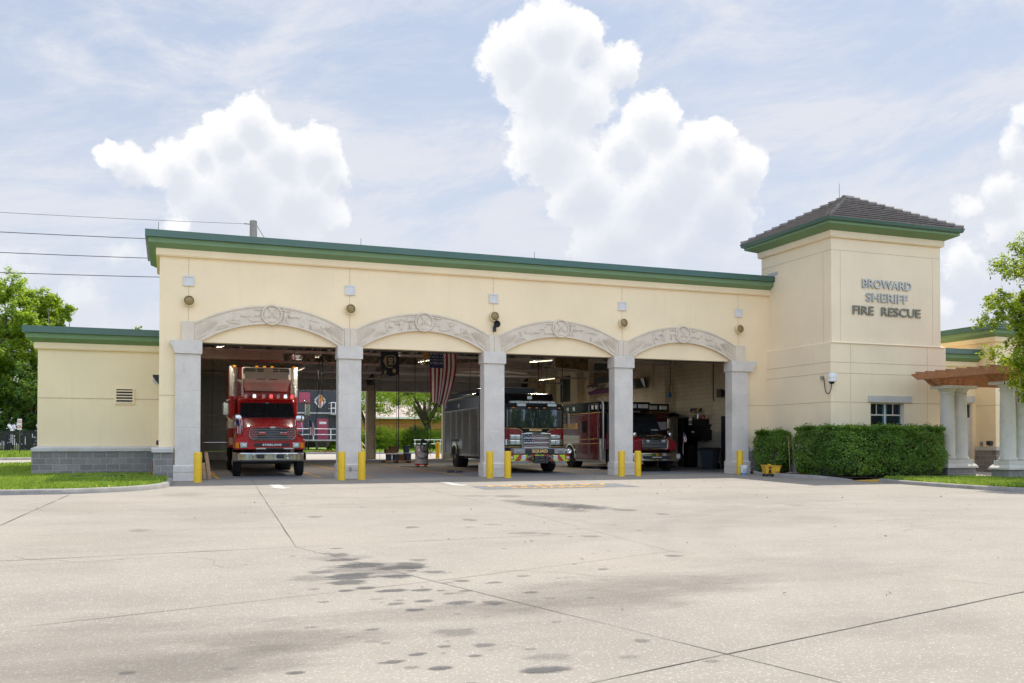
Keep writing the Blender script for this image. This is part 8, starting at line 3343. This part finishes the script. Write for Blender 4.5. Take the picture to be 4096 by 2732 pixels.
def car(name, label, col, loc, rz, group=None):
    t = thing(name, label, 'car', loc, rz, group)
    m = MB()
    prof = [(-2.3, .35), (-2.3, .85), (-2.2, 1.0), (-1.9, 1.08), (-1.2, 1.60), (-.9, 1.68), (.9, 1.66), (1.2, 1.08), (2.15, .95), (2.3, .78), (2.3, .35)]
    m.loft([[(x, y * (1 if abs(y) < 1 else 1), z if z < 1.1 else z) for x, z in prof] for y in (-.9, -.85, .85, .9)])
    m.build('body', M(name + '_paint', col, .25, .1, .03, 3, coat=1.0), t, smooth=25, local=True, bevel=.06)
    m = MB()
    for s_ in (-1, 1):
        m.prism([(-1.75, 1.1), (-1.15, 1.55), (.85, 1.55), (1.05, 1.1)], 'y', s_ * .905, s_ * .912)
    m.build('window', GLASS_D, t, smooth=0, local=True)
    for x in (-1.4, 1.45):
        for s_ in (-1, 1):
            m = MB()
            m.lathe([(.0001, -.11), (.34, -.11), (.36, 0), (.34, .11), (.0001, .11)], (x, s_ * .84, .36), 'y', 24)
            wh = m.build('wheel', RUBBER, t, smooth=30, local=True)
            m = MB()
            m.lathe([(.0001, s_ * .115), (.21, s_ * .115), (.22, s_ * .10)], (x, s_ * .84, .36), 'y', 18)
            m.build('rim', STEEL, wh, smooth=30, local=True)
    return t


car('parked_car', 'dark parked car under the platform of the training tower', (.012, .014, .02), (12.2, 55.5, gz(55)), R(3))
car('parked_car', 'white parked car half hidden behind the bright shrubs', (.6, .62, .66), (16.2, 56.5, gz(56)), R(4))

ho = thing('orange_house', 'orange rendered house with a pale pink roof behind the rear trees', 'house', (27, 76, .6))
m = MB()
m.box(19.5, 75, .5, 38, 86, 4.3)
m.build('wall', masonry('orange_siding', (.42, .19, .07), (.44, .20, .075), (.30, .13, .05), 6.0, .32, .02, .85, .3, .1, 30), ho, smooth=0)
m = MB()
m.loft([[(18.9, 74.3, 4.3), (38.6, 74.3, 4.3), (38.6, 86.6, 4.3), (18.9, 86.6, 4.3)], [(23, 79, 6.8), (35, 79, 6.8), (35, 82, 6.8), (23, 82, 6.8)]])
m.build('roof', M('pink_roof', (.48, .38, .33), .85, 0, .2, 1.5), ho, smooth=0)
m = MB()
m.box(18.85, 74.2, 4.12, 38.6, 74.3, 4.32)
m.build('fascia', WHITE, ho, smooth=0)
h2 = thing('pale_building', 'pale flat building far behind the second pier', 'building', (17, 95, .7))
m = MB()
m.box(10, 95, .5, 22.5, 105, 5.6)
m.build('wall', M('peach_render', (.55, .42, .31), .9, 0, .06, 1), h2, smooth=0)
m = MB()
m.box(9.8, 94.8, 5.6, 22.7, 105.2, 5.9)
m.build('roof', GALV, h2, smooth=0)

tree('oak_tree', 'spreading oak with a thick leaning trunk seen through the second bay', 'tree', (23.4, 55, gz(55)), 9.5, 5.6, OAK, 40000, .17, 'trees behind the hall', .34, .28, 31, 3.0, clusters=80, lean=(-.9, 0), squash=.6)
tree('oak_tree', 'second oak right of the leaning one behind the hall', 'tree', (27.6, 57, gz(57)), 9.0, 4.4, OAK, 24000, .18, 'trees behind the hall', .28, .3, 33, 2.0, clusters=50)
tree('oak_tree', 'far tree left of the oaks over the orange house roof', 'tree', (19.0, 66, gz(66)), 8.5, 3.4, OAK, 18000, .18, 'trees behind the hall', .2, .3, 36, 3.4, clusters=40)
tree('oak_tree', 'thin tree in the gap between second pier and rear door post', 'tree', (16.2, 62, gz(62)), 6.0, 1.2, OAK_D, 5000, .14, 'trees behind the hall', .12, .3, 38, 2.0, clusters=14)
for k_, (x, y, rx, h_, n_, mt, l) in enumerate(((18.0, 53.5, 1.6, 2.1, 11000, LIME, 'bright yellow green shrub left of the drum behind the hall'), (20.0, 54.2, 1.5, 1.9, 9000, LIME, 'bright yellow green shrub in the middle behind the hall'),
                                               (21.3, 53.4, 1.3, 2.2, 8000, OAK_D, 'dark shrub in front of the leaning oak trunk'), (23.0, 52.6, 1.5, 1.9, 8000, OAK, 'mid green shrub at the foot of the oak'),
                                               (25.0, 53.2, 1.8, 2.6, 9000, OAK, 'leafy shrub behind the rear of the black engine'), (15.0, 52.0, .9, 2.7, 7000, LIME, 'tall bright shrub in the gap right of the second pier'),
                                               (12.6, 46.9, .55, .85, 4500, OAK, 'low shrub with yellow flowers below the tower railing'), (17.2, 54.0, 1.2, 1.6, 7000, OAK_D, 'dark low shrub at the left door edge behind the hall'))):
    sh_ = thing('shrub', l, 'shrub', (x, y, gz(y)), 0, 'shrubs behind the hall')
    d = RNG.normal(0, 1, (n_, 3))
    d /= np.linalg.norm(d, axis=1, keepdims=True)
    rr = RNG.uniform(.55, 1.05, (n_, 1)) * (1 + .18 * np.sin(d[:, :1] * 5 + d[:, 1:2] * 7) + .12 * np.sin(d[:, 2:3] * 9))
    P = np.array([x, y, gz(y) + .1 + h_ * .5]) + d * rr * np.array([rx, rx * .8, h_ * .5])
    P = P[P[:, 2] > gz(y) + .02]
    leaf_mesh('foliage', P, d[:len(P)] + np.array([0, 0, .5]), RNG.uniform(.7, 1.4, len(P)) * .12, mt, sh_, (x, y, gz(y)), aspect=.55, jitter=.6)
    m = MB()
    for q in range(6):
        a = q * 1.05
        m.tube([(x, y, gz(y) - .05), (x + .5 * rx * math.cos(a), y + .4 * rx * math.sin(a), gz(y) + h_ * .6)], [.04, .015], 5)
    m.build('stem', BARK, sh_, smooth=50)
    if 'flowers' in l:
        m = MB()
        for q in range(7):
            a = q * 2.4
            m.ball((x + .4 * math.cos(a), y - .42, gz(y) + .45 + .25 * math.sin(a * 1.7)), .07, .05, .07, 8, 5)
        m.build('flower', LIME_S, sh_, smooth=50)['kind'] = 'stuff'
rl = thing('rear_railing', 'low white metal railing behind the hall by the oak', 'railing', (21, 44.5, .4))
m = MB()
for z in (1.18, 1.52):
    m.cyl((18.6, 44.5, z), (26, 44.5, z), .025, n=8)
for x in np.arange(18.7, 26, .55):
    m.cyl((x, 44.5, .45 if int((x - 18.7) / .55 + .5) % 4 == 0 else 1.18, ), (x, 44.5, 1.52), .02, n=6)
m.build('rail', WHITE, rl, smooth=40)
fb = tree('shade_tree', 'tree mass on the skyline behind the orange house', 'tree', (31, 92, .7), 11, 6.5, OAK_D, 16000, .3, 'trees behind the hall', .3, .3, 41, 2.0, clusters=40)


# keep every family to thing > part > sub-part
def depth_of(o_):
    d_ = 0
    while o_.parent is not None:
        o_, d_ = o_.parent, d_ + 1
    return d_


for o_ in list(COL.objects):
    while depth_of(o_) > 2:
        o_.parent = o_.parent.parent
